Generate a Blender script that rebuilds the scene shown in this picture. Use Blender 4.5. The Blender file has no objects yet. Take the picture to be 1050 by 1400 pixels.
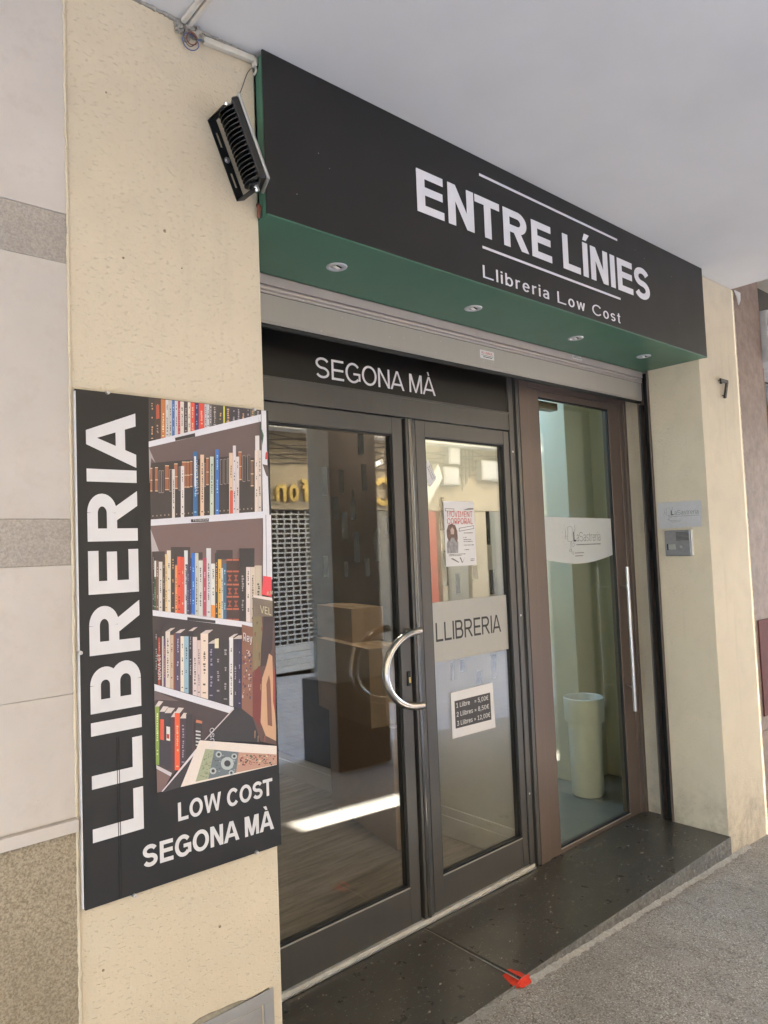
import bpy, math, random, os
from mathutils import Vector, Matrix
random.seed(7)
SC = bpy.context.scene
COL = SC.collection
R = math.radians

# ---------------------------------------------------------------- camera, sky, sun, exposure
cam_d = bpy.data.cameras.new('camera')
cam = bpy.data.objects.new('camera', cam_d); COL.objects.link(cam); SC.camera = cam
cam_d.sensor_fit = 'HORIZONTAL'; cam_d.sensor_width = 36.0
cam_d.lens = 36.0 * 982.75 / 1050.0
cam_d.clip_start = 0.05; cam_d.clip_end = 400
_y, _t, _r = R(41.402), R(3.038), R(-2.24)
_f = Vector((math.sin(_y)*math.cos(_t), math.cos(_y)*math.cos(_t), math.sin(_t)))
_rt = Vector((math.cos(_y), -math.sin(_y), 0)); _up = _rt.cross(_f)
_c, _s = math.cos(_r), math.sin(_r)
_R = _rt*_c + _up*_s; _U = _up*_c - _rt*_s
cam.matrix_world = Matrix(((_R.x, _U.x, -_f.x, -1.0832), (_R.y, _U.y, -_f.y, -1.7196), (_R.z, _U.z, -_f.z, 1.5416), (0, 0, 0, 1)))

SUN_TAN = 2.25                                  # height over run of the sun, seen along the street
SUN_EL = math.atan(SUN_TAN)
world = bpy.data.worlds.new('World'); SC.world = world; world.use_nodes = True
wn = world.node_tree.nodes; wl = world.node_tree.links
for n in list(wn): wn.remove(n)
sky = wn.new('ShaderNodeTexSky'); sky.sky_type = 'NISHITA'; sky.sun_disc = False
sky.sun_elevation = SUN_EL; sky.sun_rotation = R(180)
bg = wn.new('ShaderNodeBackground'); bg.inputs['Strength'].default_value = 0.15
wo = wn.new('ShaderNodeOutputWorld')
wl.new(sky.outputs[0], bg.inputs[0]); wl.new(bg.outputs[0], wo.inputs[0])
sun_d = bpy.data.lights.new('sun', 'SUN'); sun_d.energy = 5.0; sun_d.angle = R(0.4); sun_d.color = (1.0, 0.94, 0.86)
sun = bpy.data.objects.new('sun', sun_d); COL.objects.link(sun)
sun.rotation_euler = Vector((0, 1, -SUN_TAN)).to_track_quat('-Z', 'Y').to_euler()   # from over the roofs across the street
SC.view_settings.view_transform = 'Standard'; SC.view_settings.look = 'None'
SC.view_settings.exposure = 4.45; SC.view_settings.gamma = 1.0
SC.view_settings.use_curve_mapping = False
SC.view_settings.use_white_balance = True; SC.view_settings.white_balance_temperature = 6350; SC.view_settings.white_balance_tint = 8
SC.render.engine = 'CYCLES'
SC.cycles.use_denoising = True
SC.cycles.max_bounces = 14; SC.cycles.diffuse_bounces = 8; SC.cycles.glossy_bounces = 6
SC.cycles.transparent_max_bounces = 16; SC.cycles.transmission_bounces = 6
SC.cycles.sample_clamp_indirect = 6.0
SC.cycles.caustics_reflective = False; SC.cycles.caustics_refractive = False

# ---------------------------------------------------------------- helpers
def lin(c):
    c = c/255.0
    return c/12.92 if c <= 0.04045 else ((c+0.055)/1.055)**2.4

class NT:
    def __init__(self, m):
        m.use_nodes = True; self.t = m.node_tree; self.n = self.t.nodes; self.l = self.t.links
        for x in list(self.n): self.n.remove(x)
        self.out = self.n.new('ShaderNodeOutputMaterial')
        self.tc = self.n.new('ShaderNodeTexCoord').outputs['Object']
    def new(self, typ, **kw):
        x = self.n.new('ShaderNode'+typ)
        for k, v in kw.items():
            if k.startswith('_'): setattr(x, k[1:], v)
            else:
                k2 = int(k[1:]) if k[0] == 'i' and k[1:].isdigit() else k.replace('_', ' ')
                if hasattr(v, 'is_output'): self.l.new(v, x.inputs[k2])
                else: x.inputs[k2].default_value = v
        return x
    def noise(self, scale, detail=4, rough=.55, vec=None, dist=0):
        return self.new('TexNoise', Vector=vec or self.tc, Scale=scale, Detail=detail, Roughness=rough, Distortion=dist).outputs[0]
    def vor(self, scale, feature='F1', vec=None, out=0, rnd=1.0):
        return self.new('TexVoronoi', _feature=feature, Vector=vec or self.tc, Scale=scale, Randomness=rnd).outputs[out]
    def ramp(self, fac, stops):
        x = self.n.new('ShaderNodeValToRGB'); self.l.new(fac, x.inputs[0]); cr = x.color_ramp
        while len(cr.elements) < len(stops): cr.elements.new(.5)
        for e, (p, c) in zip(cr.elements, stops):
            e.position = p; e.color = (c, c, c, 1) if not isinstance(c, (tuple, list)) else tuple(c)+(1,)
        return x.outputs[0]
    def mix(self, fac, a, b, blend='MIX'):
        x = self.n.new('ShaderNodeMix'); x.data_type = 'RGBA'; x.blend_type = blend
        for k, v in ((0, fac), (6, a), (7, b)):
            if hasattr(v, 'is_output'): self.l.new(v, x.inputs[k])
            elif k == 0: x.inputs[0].default_value = v
            else: x.inputs[k].default_value = tuple(v)+(1,) if len(v) == 3 else v
        return x.outputs[2]
    def math(self, op, a, b=0.0, c=0.0):
        x = self.n.new('ShaderNodeMath'); x.operation = op
        for k, v in enumerate((a, b, c)):
            if hasattr(v, 'is_output'): self.l.new(v, x.inputs[k])
            else: x.inputs[k].default_value = v
        return x.outputs[0]
    def map(self, scale=(1, 1, 1), rot=(0, 0, 0)):
        x = self.n.new('ShaderNodeMapping'); self.l.new(self.tc, x.inputs[0])
        x.inputs['Scale'].default_value = scale; x.inputs['Rotation'].default_value = rot
        return x.outputs[0]
    def bump(self, h, strength, dist=.002, normal=None):
        x = self.new('Bump', Height=h, Strength=strength, Distance=dist)
        if normal is not None: self.l.new(normal, x.inputs['Normal'])
        return x.outputs[0]
    def principled(self, color, rough=.6, metal=0.0, normal=None, **kw):
        p = self.n.new('ShaderNodeBsdfPrincipled')
        for k, v in (('Base Color', color), ('Roughness', rough), ('Metallic', metal)):
            if hasattr(v, 'is_output'): self.l.new(v, p.inputs[k])
            else: p.inputs[k].default_value = tuple(v)+(1,) if isinstance(v, (tuple, list)) else v
        if normal is not None: self.l.new(normal, p.inputs['Normal'])
        for k, v in kw.items(): p.inputs[k.replace('_', ' ')].default_value = v
        self.l.new(p.outputs[0], self.out.inputs[0])
        return p

def simple(name, col, rough=.5, metal=0.0, var=.12, scale=14, bump=0.0, bscale=60, rvar=.12):
    m = bpy.data.materials.new(name); t = NT(m)
    n = t.noise(scale, 5)
    dark = tuple(c*(1-var) for c in col); lite = tuple(min(1, c*(1+var)) for c in col)
    c = t.mix(t.ramp(n, [(.3, 0), (.7, 1)]), dark, lite)
    r = t.math('ADD', rough-rvar/2, t.math('MULTIPLY', t.noise(scale*2.3, 4), rvar))
    nrm = t.bump(t.noise(bscale, 4), bump) if bump else None
    t.principled(c, r, metal, nrm)
    return m

class MB:
    def __init__(self): self.v = []; self.f = []; self.m = []
    def poly(self, pts, mi=0):
        k = len(self.v); self.v += [tuple(p) for p in pts]; self.f.append(tuple(range(k, k+len(pts)))); self.m.append(mi); return self
    def hexa(self, p, mi=0):
        k = len(self.v); self.v += [tuple(q) for q in p]
        for f in ((0, 3, 2, 1), (4, 5, 6, 7), (0, 1, 5, 4), (1, 2, 6, 5), (2, 3, 7, 6), (3, 0, 4, 7)):
            self.f.append(tuple(k+i for i in f)); self.m.append(mi)
        return self
    def box(self, x0, x1, y0, y1, z0, z1, mi=0):
        return self.hexa([(x0, y0, z0), (x1, y0, z0), (x1, y1, z0), (x0, y1, z0), (x0, y0, z1), (x1, y0, z1), (x1, y1, z1), (x0, y1, z1)], mi)
    def obox(self, c, ax, ay, az, mi=0):          # oriented box: centre and three half axis vectors
        c, ax, ay, az = map(Vector, (c, ax, ay, az))
        return self.hexa([c-ax-ay-az, c+ax-ay-az, c+ax+ay-az, c-ax+ay-az, c-ax-ay+az, c+ax-ay+az, c+ax+ay+az, c-ax+ay+az], mi)
    def prism(self, pts, d, mi=0):                # closed outline pushed along d
        pts = [Vector(p) for p in pts]; d = Vector(d); n = len(pts); k = len(self.v)
        self.v += [tuple(p) for p in pts]+[tuple(p+d) for p in pts]
        self.f += [tuple(range(k, k+n))[::-1], tuple(range(k+n, k+2*n))]; self.m += [mi, mi]
        for i in range(n):
            j = (i+1) % n; self.f.append((k+i, k+j, k+n+j, k+n+i)); self.m.append(mi)
        return self
    def tube(self, path, r, n=8, mi=0, caps=True):
        path = [Vector(p) for p in path]; k = len(self.v); N = len(path); prev = None
        rs = r if isinstance(r, (list, tuple)) else [r]*N
        for i, p in enumerate(path):
            d = (path[min(i+1, N-1)]-path[max(i-1, 0)]).normalized()
            if prev is None:
                a = d.cross(Vector((0, 0, 1)))
                if a.length < .1: a = d.cross(Vector((1, 0, 0)))
            else: a = prev-d*prev.dot(d)
            a.normalize(); prev = a; b = d.cross(a)
            for q in range(n):
                th = 2*math.pi*q/n; self.v.append(tuple(p+(a*math.cos(th)+b*math.sin(th))*rs[i]))
        for i in range(N-1):
            for q in range(n):
                q2 = (q+1) % n
                self.f.append((k+i*n+q, k+i*n+q2, k+(i+1)*n+q2, k+(i+1)*n+q)); self.m.append(mi)
        if caps:
            self.f.append(tuple(k+q for q in range(n))[::-1]); self.m.append(mi)
            self.f.append(tuple(k+(N-1)*n+q for q in range(n))); self.m.append(mi)
        return self
    def lathe(self, c, prof, n=24, mi=0, axis='z', closed=False):   # prof: (radius, height)
        k = len(self.v); c = Vector(c)
        for r, h in prof:
            for q in range(n):
                th = 2*math.pi*q/n
                o = Vector((r*math.cos(th), r*math.sin(th), h)) if axis == 'z' else (Vector((r*math.cos(th), h, r*math.sin(th))) if axis == 'y' else Vector((h, r*math.cos(th), r*math.sin(th))))
                self.v.append(tuple(c+o))
        for i in range(len(prof)-1):
            for q in range(n):
                q2 = (q+1) % n; self.f.append((k+i*n+q, k+i*n+q2, k+(i+1)*n+q2, k+(i+1)*n+q)); self.m.append(mi)
        return self

def parent_loc(p):
    l = Vector((0, 0, 0))
    while p is not None: l += p.location; p = p.parent
    return l

def link(name, me, mats, parent=None, smooth=False, bevel=0.0, kind=None, label=None):
    o = bpy.data.objects.new(name, me); COL.objects.link(o)
    for m in (mats if isinstance(mats, (list, tuple)) else [mats]): me.materials.append(m)
    if smooth:
        for p in me.polygons: p.use_smooth = True
        me.set_sharp_from_angle(angle=R(35))
    if bevel:
        b = o.modifiers.new('bevel', 'BEVEL'); b.width = bevel; b.segments = 2; b.limit_method = 'ANGLE'; b.harden_normals = False
    if parent is not None: o.parent = parent
    if kind: o['kind'] = kind
    if label: o['label'] = label
    return o

def build(name, mb, mats, parent=None, smooth=False, bevel=0.0, kind=None, label=None):
    off = parent_loc(parent); me = bpy.data.meshes.new(name)
    me.from_pydata([tuple(Vector(v)-off) for v in mb.v], [], mb.f)
    for p, mi in zip(me.polygons, mb.m): p.material_index = mi
    import bmesh
    bm = bmesh.new(); bm.from_mesh(me); bmesh.ops.recalc_face_normals(bm, faces=bm.faces) if not getattr(mb, 'raw', False) else None
    bm.to_mesh(me); bm.free(); me.update()
    return link(name, me, mats, parent, smooth, bevel, kind, label)

def thing(name, label, cat, loc=(0, 0, 0), group=None):
    o = bpy.data.objects.new(name, None); COL.objects.link(o); o.location = loc; o.empty_display_size = .1
    o['label'] = label; o['category'] = cat
    if group: o['group'] = group
    return o

def tag(o, label, cat, group=None):
    o['label'] = label; o['category'] = cat
    if group: o['group'] = group
    return o

def box(name, x0, x1, y0, y1, z0, z1, mat, parent=None, bevel=.0015, **kw):
    return build(name, MB().box(x0, x1, y0, y1, z0, z1), mat, parent, bevel=bevel, **kw)

_fp = os.path.join(bpy.utils.system_resource('DATAFILES'), 'fonts', 'Inter.woff2')   # the sans serif that ships with Blender
try: FONT = bpy.data.fonts.load(_fp)
except Exception: FONT = None
def _textmesh(s, offset, spacing, res):
    c = bpy.data.curves.new('lettering', 'FONT'); c.body = s; c.resolution_u = res
    if FONT: c.font = FONT
    c.offset = offset; c.space_character = spacing
    o = bpy.data.objects.new('lettering', c); COL.objects.link(o)
    me = bpy.data.meshes.new_from_object(o.evaluated_get(bpy.context.evaluated_depsgraph_get()))
    bpy.data.objects.remove(o); bpy.data.curves.remove(c)
    return me

def text(name, s, a0, a1, base, cap, O, U, V, mat, parent, bold=.0, spacing=1.0, thick=.0006, res=3, shear=0.0, lower=False):
    """lettering fitted between a0 and a1 along U, cap height cap above base along V, proud along U x V"""
    O, U, V = Vector(O), Vector(U), Vector(V); N = U.cross(V)
    ref = _textmesh('E', bold, 1, res); ys = [v.co.y for v in ref.vertices]; e0, e1 = min(ys), max(ys); bpy.data.meshes.remove(ref)
    me = _textmesh(s, bold, spacing, res)
    xs = [v.co.x for v in me.vertices]; x0, x1 = min(xs), max(xs)
    k = (a1-a0)/(x1-x0); h = cap/(e1-e0); off = parent_loc(parent)
    import bmesh
    bm = bmesh.new(); bm.from_mesh(me)
    for v in bm.verts:
        a = a0+(v.co.x-x0)*k; b = base+(v.co.y-e0)*h+shear*(a-a0)
        v.co = O+U*a+V*b-off
    if thick:
        g = bmesh.ops.extrude_face_region(bm, geom=bm.faces[:])
        for e in g['geom']:
            if isinstance(e, bmesh.types.BMVert): e.co += N*thick
    bmesh.ops.recalc_face_normals(bm, faces=bm.faces)
    if ' ' in s.strip():                                  # one object per word
        spans = sorted((min((v.co+off-O).dot(U) for v in f.verts), max((v.co+off-O).dot(U) for v in f.verts)) for f in bm.faces)
        words = [list(spans[0])]
        for p, q in spans[1:]:
            if p > words[-1][1]+.19*k: words.append([p, q])
            else: words[-1][1] = max(words[-1][1], q)
        first = None
        for p, q in words:
            b2 = bm.copy(); dead = [v for v in b2.verts if not (p-1e-5 <= (v.co+off-O).dot(U) <= q+1e-5)]
            bmesh.ops.delete(b2, geom=dead, context='VERTS'); m2 = bpy.data.meshes.new(name); b2.to_mesh(m2); b2.free()
            o = link(name, m2, mat, parent); first = first or o
        bm.free(); bpy.data.meshes.remove(me); return first
    bm.to_mesh(me); bm.free(); me.materials.clear()
    return link(name, me, mat, parent)

# drawn capitals: strokes of a plain grotesque, unit cap height
def _arc(cx, cy, rx, ry, a0, a1, n=20): return [(cx+rx*math.cos(R(a0+(a1-a0)*i/n)), cy+ry*math.sin(R(a0+(a1-a0)*i/n))) for i in range(n+1)]
def glyph(ch, w, t):
    P = []; B = []                                        # polygons, bands (centre lines)
    def r(x0, x1, y0, y1): P.append([(x0, y0), (x1, y0), (x1, y1), (x0, y1)])
    h = w/2; k = t/2
    if ch in 'IÍ':
        W = w; r(0, w, 0, 1)
        if ch == 'Í': P.append([(w*.1, 1.07), (w*.75, 1.07), (w*1.45, 1.27), (w*.45, 1.27)])
    elif ch == 'L': W = .74; r(0, w, 0, 1); r(w, W, 0, t)
    elif ch == 'E': W = .77; r(0, w, 0, 1); r(w, W, 0, t); r(w, W*.955, .435, .435+t); r(w, W*.98, 1-t, 1)
    elif ch == 'T': W = .82; r(0, W, 1-t, 1); r(W/2-h, W/2+h, 0, 1-t)
    elif ch == 'N': W = .80; r(0, w, 0, 1); r(W-w, W, 0, 1); P.append([(w*.0, 1), (w*1.02, 1), (W, 0), (W-w*1.02, 0)])
    elif ch == 'M': W = .95; r(0, w*.92, 0, 1); r(W-w*.92, W, 0, 1); P.append([(0, 1), (w*1.35, 1), (W/2+h*.75, 0), (W/2-h*.75, 0)]); P.append([(W-w*1.35, 1), (W, 1), (W/2+h*.75, 0), (W/2-h*.75, 0)])
    elif ch in 'AÀ':
        W = 1.0; P.append([(0, 0), (w*1.06, 0), (W/2+h*.62, 1), (W/2-h*1.1, 1)]); P.append([(W-w*1.06, 0), (W, 0), (W/2+h*1.1, 1), (W/2-h*.62, 1)])
        i0 = (W/2)*.30; r(i0, W-i0, .225, .225+t*.95)
        if ch == 'À': P.append([(W/2-w*1.0, 1.27), (W/2-w*.05, 1.27), (W/2+w*.35, 1.07), (W/2-w*.25, 1.07)])
    elif ch == 'W':
        W = 1.32; q = W/4
        P += [[(0, 1), (w*1.02, 1), (q+h*.75, 0), (q-h*.75, 0)], [(q-h*.75, 0), (q+h*.75, 0), (2*q+h*.9, 1), (2*q-h*.9, 1)],
              [(2*q-h*.9, 1), (2*q+h*.9, 1), (3*q+h*.75, 0), (3*q-h*.75, 0)], [(W-w*1.02, 1), (W, 1), (3*q+h*.75, 0), (3*q-h*.75, 0)]]
    elif ch == 'O': W = .99; B.append(_arc(W/2, .5, W/2-h, .515-k, 0, 360, 44))
    elif ch == 'C': W = .92; B.append(_arc(.48, .5, .48-h, .515-k, 38, 322, 34))
    elif ch == 'G': W = .96; B.append(_arc(.49, .5, .49-h, .515-k, 40, 318, 34)); r(W*.53, W, .40, .40+t*.95); r(W-w*.92, W, .115, .40)
    elif ch == 'S':
        W = .82; ry = (.5-k)/2+.004; up = _arc(W/2, .5+ry, W/2-h, ry, 22, 262, 22); lo = _arc(W/2, .5-ry, W/2-h, ry, 82, -158, 22)
        up = [(x*.985+.006, y) for x, y in up]; B.append(up+lo)
    elif ch == 'R':
        W = .90; r(0, w, 0, 1); y0 = .42; r(w, .5, 1-t, 1); r(w, .5, y0, y0+t); B.append(_arc(.5, (1+y0)/2, .34-h, (1-y0)/2-k, 90, -90, 16))
        P.append([(.36, y0+.02), (.36+w*1.15, y0+.02), (W, 0), (W-w*1.2, 0)])
    elif ch == 'B':
        W = .84; r(0, w, 0, 1); m = .50; r(w, .47, 1-t, 1); r(w, .48, m-k+.02, m+k+.02); r(w, .50, 0, t)
        B.append(_arc(.47, (1+m-k+.02)/2, .31-h, (1-m+k-.02)/2-k, 90, -90, 16)); B.append(_arc(.50, (m+k+.02)/2, .34-h, (m+k+.02)/2-k, 90, -90, 16))
    elif ch == 'l': W = w; r(0, w, 0, 1)
    elif ch == 'i': W = w; r(0, w, 0, .73); r(0, w, .86, 1)
    elif ch == 'b': W = .56; r(0, w, 0, 1); B.append(_arc(.29, .365, .27-h, .38-k, 150, -150, 24))
    elif ch == 'o': W = .56; B.append(_arc(.28, .365, .28-h, .38-k, 0, 360, 30))
    elif ch == 'e': W = .55; r(w*.6, .55-w*.3, .335, .335+t*.85); B.append(_arc(.275, .365, .275-h, .38-k, 4, 318, 26))
    elif ch == 'r': W = .33; r(0, w, 0, .73); B.append(_arc(.27, .42, .27-h, .31-k+.01, 168, 72, 10))
    elif ch == 'a': W = .53; r(.50-w, .50, 0, .52); B.append(_arc(.255, .50, .245-h, .245-k, 0, 160, 14)); B.append([(.5-w*.6, .42), (.22, .37)]+_arc(.225, .205, .215-h, .215-k, 95, 290, 14)+[(.38, .06), (.5-w*.6, .18)])
    elif ch == 's':
        W = .48; ry = (.365-k)/2+.006; B.append(_arc(.24, .365+ry, .235-h, ry, 24, 262, 18)+_arc(.24, .365-ry, .235-h, ry, 82, -156, 18))
    elif ch == 't': W = .32; r(.09, .09+w, .06, .93); r(0, .30, .73-t, .73); B.append([(.09+h, .12), (.14+h, .05), (.30, .045)])
    elif ch == 'w':
        W = .76; q = W/4; P += [[(0, .73), (w, .73), (q+h*.8, 0), (q-h*.8, 0)], [(q-h*.8, 0), (q+h*.8, 0), (2*q+h*.8, .73), (2*q-h*.8, .73)],
              [(2*q-h*.8, .73), (2*q+h*.8, .73), (3*q+h*.8, 0), (3*q-h*.8, 0)], [(W-w, .73), (W, .73), (3*q+h*.8, 0), (3*q-h*.8, 0)]]
    elif ch == 'f': W = .34; r(.09, .09+w, 0, .80); r(0, .32, .73-t, .73); B.append(_arc(.09+h+.13, .80, .13, .2-k, 180, 80, 8))
    elif ch == 'n': W = .52; r(0, w, 0, .73); r(.52-w, .52, 0, .48); B.append(_arc(.27, .44, .25-h, .30-k, 165, 0, 14))
    else: W = .3
    return W, P, B
def caps(s, a0, a1, base, cap, O, U, V, mat, parent, w=.2, t=.175, gap=.13, thick=.0006, shear=0.0):
    O, U, V = Vector(O), Vector(U), Vector(V); N = U.cross(V)
    x = 0; L = []
    for i, ch in enumerate(s):
        if ch == ' ': x += .34 if s.isupper() else .5; continue
        g = gap
        nx = s[i+1] if i+1 < len(s) else ''
        if ch in 'AÀ' or nx in ('A', 'À', 'T') and nx: g *= .35
        if ch in 'OCG' or (nx and nx in 'OCGS'): g *= .75
        W, P, B = glyph(ch, w, t); L.append((x, P, B)); x += W+g
        last = x-g
    kx = (a1-a0)/last
    for x0, P, B in L:
        mb = MB(); d = 0
        pt = lambda p: O+U*(a0+(x0+p[0])*kx)+V*(base+p[1]*cap+shear*((x0+p[0])*kx))
        for p in P: mb.prism([pt(q) for q in p], N*(thick+d)); d += .00006
        for c in B:
            n = len(c); cl = math.dist(c[0], c[-1]) < 1e-4; l = []; rr = []
            for i, (px, py) in enumerate(c):
                q0 = c[i-1] if i else (c[-2] if cl else c[0]); q1 = c[i+1] if i < n-1 else (c[1] if cl else c[-1])
                dx, dy = q1[0]-q0[0], q1[1]-q0[1]; m = math.hypot(dx, dy); nx_, ny_ = -dy/m, dx/m
                ww = (w*abs(nx_)**1.5+t*(1-abs(nx_)**1.5))/2
                l.append((px+nx_*ww, py+ny_*ww)); rr.append((px-nx_*ww, py-ny_*ww))
            for i in range(n-1):
                mb.prism([pt(q) for q in (l[i], l[i+1], rr[i+1], rr[i])], N*(thick+d))
            d += .00006
        build('letter', mb, mat, parent)


def ribbon(mb, pts, w, O, U, V, thick=.0004, mi=0):      # printed line of width w in the plane O,U,V
    O, U, V = Vector(O), Vector(U), Vector(V); N = U.cross(V)
    for (a, b), (c, d) in zip(pts, pts[1:]):
        L = math.hypot(c-a, d-b) or 1e-6; nx, ny = -(d-b)/L*w/2, (c-a)/L*w/2
        q = [(a+nx, b+ny), (c+nx, d+ny), (c-nx, d-ny), (a-nx, b-ny)]
        mb.prism([O+U*x+V*y for x, y in q], N*thick, mi)
FR = (Vector((1, 0, 0)), Vector((0, 0, 1)))               # reads from the street
# ---------------------------------------------------------------- materials
def m_stucco(name, base, bump=.5, seed=0.0, dirt=.5):
    m = bpy.data.materials.new(name); t = NT(m)
    big = t.noise(1.7, 4); med = t.noise(9, 5); fine = t.noise(170, 3)
    c = t.mix(t.ramp(big, [(.35, 0), (.68, 1)]), tuple(x*.93 for x in base), tuple(min(1, x*1.04) for x in base))
    c = t.mix(t.math('MULTIPLY', t.ramp(med, [(.5, 0), (.75, 1)]), .25*dirt*2), c, tuple(x*.82 for x in base))
    z = t.new('SeparateXYZ', Vector=t.tc).outputs[2]
    low = t.math('MULTIPLY', t.ramp(z, [(.02, 1), (.30, 0)]), t.ramp(t.noise(12, 6, .7), [(.42, 0), (.66, 1)]))
    c = t.mix(t.math('MULTIPLY', low, .55), c, (.27, .21, .15))
    v2 = t.map((22, 22, 1.4)); dr = t.new('TexNoise', Vector=v2, Scale=1.0, Detail=4.0, Roughness=.6).outputs[0]
    c = t.mix(t.math('MULTIPLY', t.ramp(dr, [(.58, 0), (.78, 1)]), .22*dirt*2), c, tuple(x*.72 for x in base))
    # short dragged dents of the roller
    v = t.map((70, 70, 150), (0, R(28), 0)); d1 = t.new('TexNoise', Vector=v, Scale=1.0, Detail=2.0, Roughness=.5).outputs[0]
    dents = t.ramp(d1, [(.30, 0), (.43, 1)])
    msk = t.ramp(t.noise(4.5, 3), [(.38, 0), (.62, 1)])
    lumps = t.noise(75, 3, .6)
    specks = t.ramp(t.vor(34), [(.0, 0), (.075, 1)])
    c = t.mix(t.math('MULTIPLY', t.math('SUBTRACT', 1.0, specks), .16*dirt), c, tuple(x*.4 for x in base))
    h = t.math('ADD', t.math('MULTIPLY', t.math('MULTIPLY', dents, 1.0), .55), t.math('MULTIPLY', lumps, t.math('ADD', .25, t.math('MULTIPLY', msk, .9))))
    h = t.math('ADD', h, t.math('MULTIPLY', fine, .18))
    c = t.mix(t.math('MULTIPLY', t.math('SUBTRACT', 1.0, t.ramp(d1, [(.27, 0), (.36, 1)])), .16), c, tuple(x*.55 for x in base))  # dents darkened in the colour too, standing in for their shade
    n = t.bump(h, bump, .0030)
    t.principled(c, .85, 0, n)
    return m
BEIGE = (.60, .525, .40)
M = {}
M['stucco'] = m_stucco('cream stucco paint', BEIGE, .8)
M['stucco2'] = m_stucco('cream stucco paint smooth', (.61, .54, .415), .55, dirt=.9)
def m_lime():
    m = bpy.data.materials.new('pale limestone'); t = NT(m)
    c = t.mix(t.ramp(t.noise(2.2, 6, .6), [(.3, 0), (.7, 1)]), (.46, .425, .39), (.57, .53, .495))
    c = t.mix(t.math('MULTIPLY', t.ramp(t.noise(16, 6, .7), [(.52, 0), (.8, 1)]), .5), c, (.40, .35, .31))
    pit = t.ramp(t.vor(70), [(.02, 0), (.09, 1)]); c = t.mix(t.math('MULTIPLY', t.math('SUBTRACT', 1.0, pit), .35), c, (.24, .21, .18))
    n = t.bump(t.math('ADD', t.math('MULTIPLY', pit, .5), t.noise(40, 5)), .22, .0015)
    t.principled(c, .75, 0, n); return m
M['lime'] = m_lime()
def m_granular(name, a, b, scale, bump, rough=.85, spots=None):
    m = bpy.data.materials.new(name); t = NT(m)
    c = t.mix(t.ramp(t.noise(scale, 3, .7), [(.33, 0), (.66, 1)]), a, b)
    c = t.mix(t.math('MULTIPLY', t.ramp(t.noise(3, 4), [(.4, 0), (.7, 1)]), .35), c, tuple(x*.7 for x in a))
    if spots: c = t.mix(t.ramp(t.vor(scale*.55), [(.10, 1), (.2, 0)]), c, spots)
    n = t.bump(t.noise(scale*.8, 3, .7), bump, .003); t.principled(c, rough, 0, n); return m
M['rough_band'] = m_granular('bush hammered stone', (.30, .27, .24), (.45, .41, .37), 190, .35)
M['plinth'] = m_granular('rough tan plinth render', (.19, .155, .105), (.42, .36, .265), 210, .9)
M['ceiling'] = simple('white ceiling plaster', (.61, .61, .615), .8, 0, .07, 1.3, .3, 14)
def m_paving():
    m = bpy.data.materials.new('washed aggregate paving'); t = NT(m)
    cell = t.new('TexVoronoi', Vector=t.tc, Scale=185.0); cc = cell.outputs['Color']; dd = cell.outputs['Distance']
    sep = t.new('SeparateColor', Color=cc).outputs
    c = t.mix(sep[0], (.27, .245, .215), (.36, .33, .295))
    c = t.mix(t.ramp(sep[1], [(.86, 0), (.9, 1)]), c, (.50, .47, .43))
    c = t.mix(t.ramp(sep[2], [(.84, 0), (.9, 1)]), c, (.15, .125, .10))
    c = t.mix(t.ramp(dd, [(.5, 0), (.8, 1)]), c, (.19, .17, .145))
    c = t.mix(t.math('MULTIPLY', t.ramp(t.noise(2.6, 5, .6), [(.42, 0), (.72, 1)]), .45), c, (.17, .155, .135))
    c = t.mix(t.math('MULTIPLY', t.ramp(t.noise(7, 5, .65), [(.55, 0), (.75, 1)]), .35), c, (.40, .37, .33))
    gum = t.math('ADD', t.vor(2.6), t.math('MULTIPLY', t.noise(60, 3), .03)); c = t.mix(t.math('MULTIPLY', t.ramp(gum, [(.055, 1), (.07, 0)]), .7), c, (.09, .085, .075))
    crk = t.vor(1.1, 'DISTANCE_TO_EDGE', t.new('VectorMath', _operation='ADD', i0=t.tc, i1=t.new('TexNoise', Vector=t.tc, Scale=6.0, Detail=5.0).outputs[1]).outputs[0]); c = t.mix(t.math('MULTIPLY', t.ramp(crk, [(.004, 1), (.009, 0)]), .6), c, (.10, .09, .075))
    h = t.math('SUBTRACT', t.math('MULTIPLY', sep[0], .4), dd)
    n = t.bump(t.math('ADD', h, t.noise(60, 3)), .35, .002); t.principled(c, .72, 0, n); return m
M['paving'] = m_paving()
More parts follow.
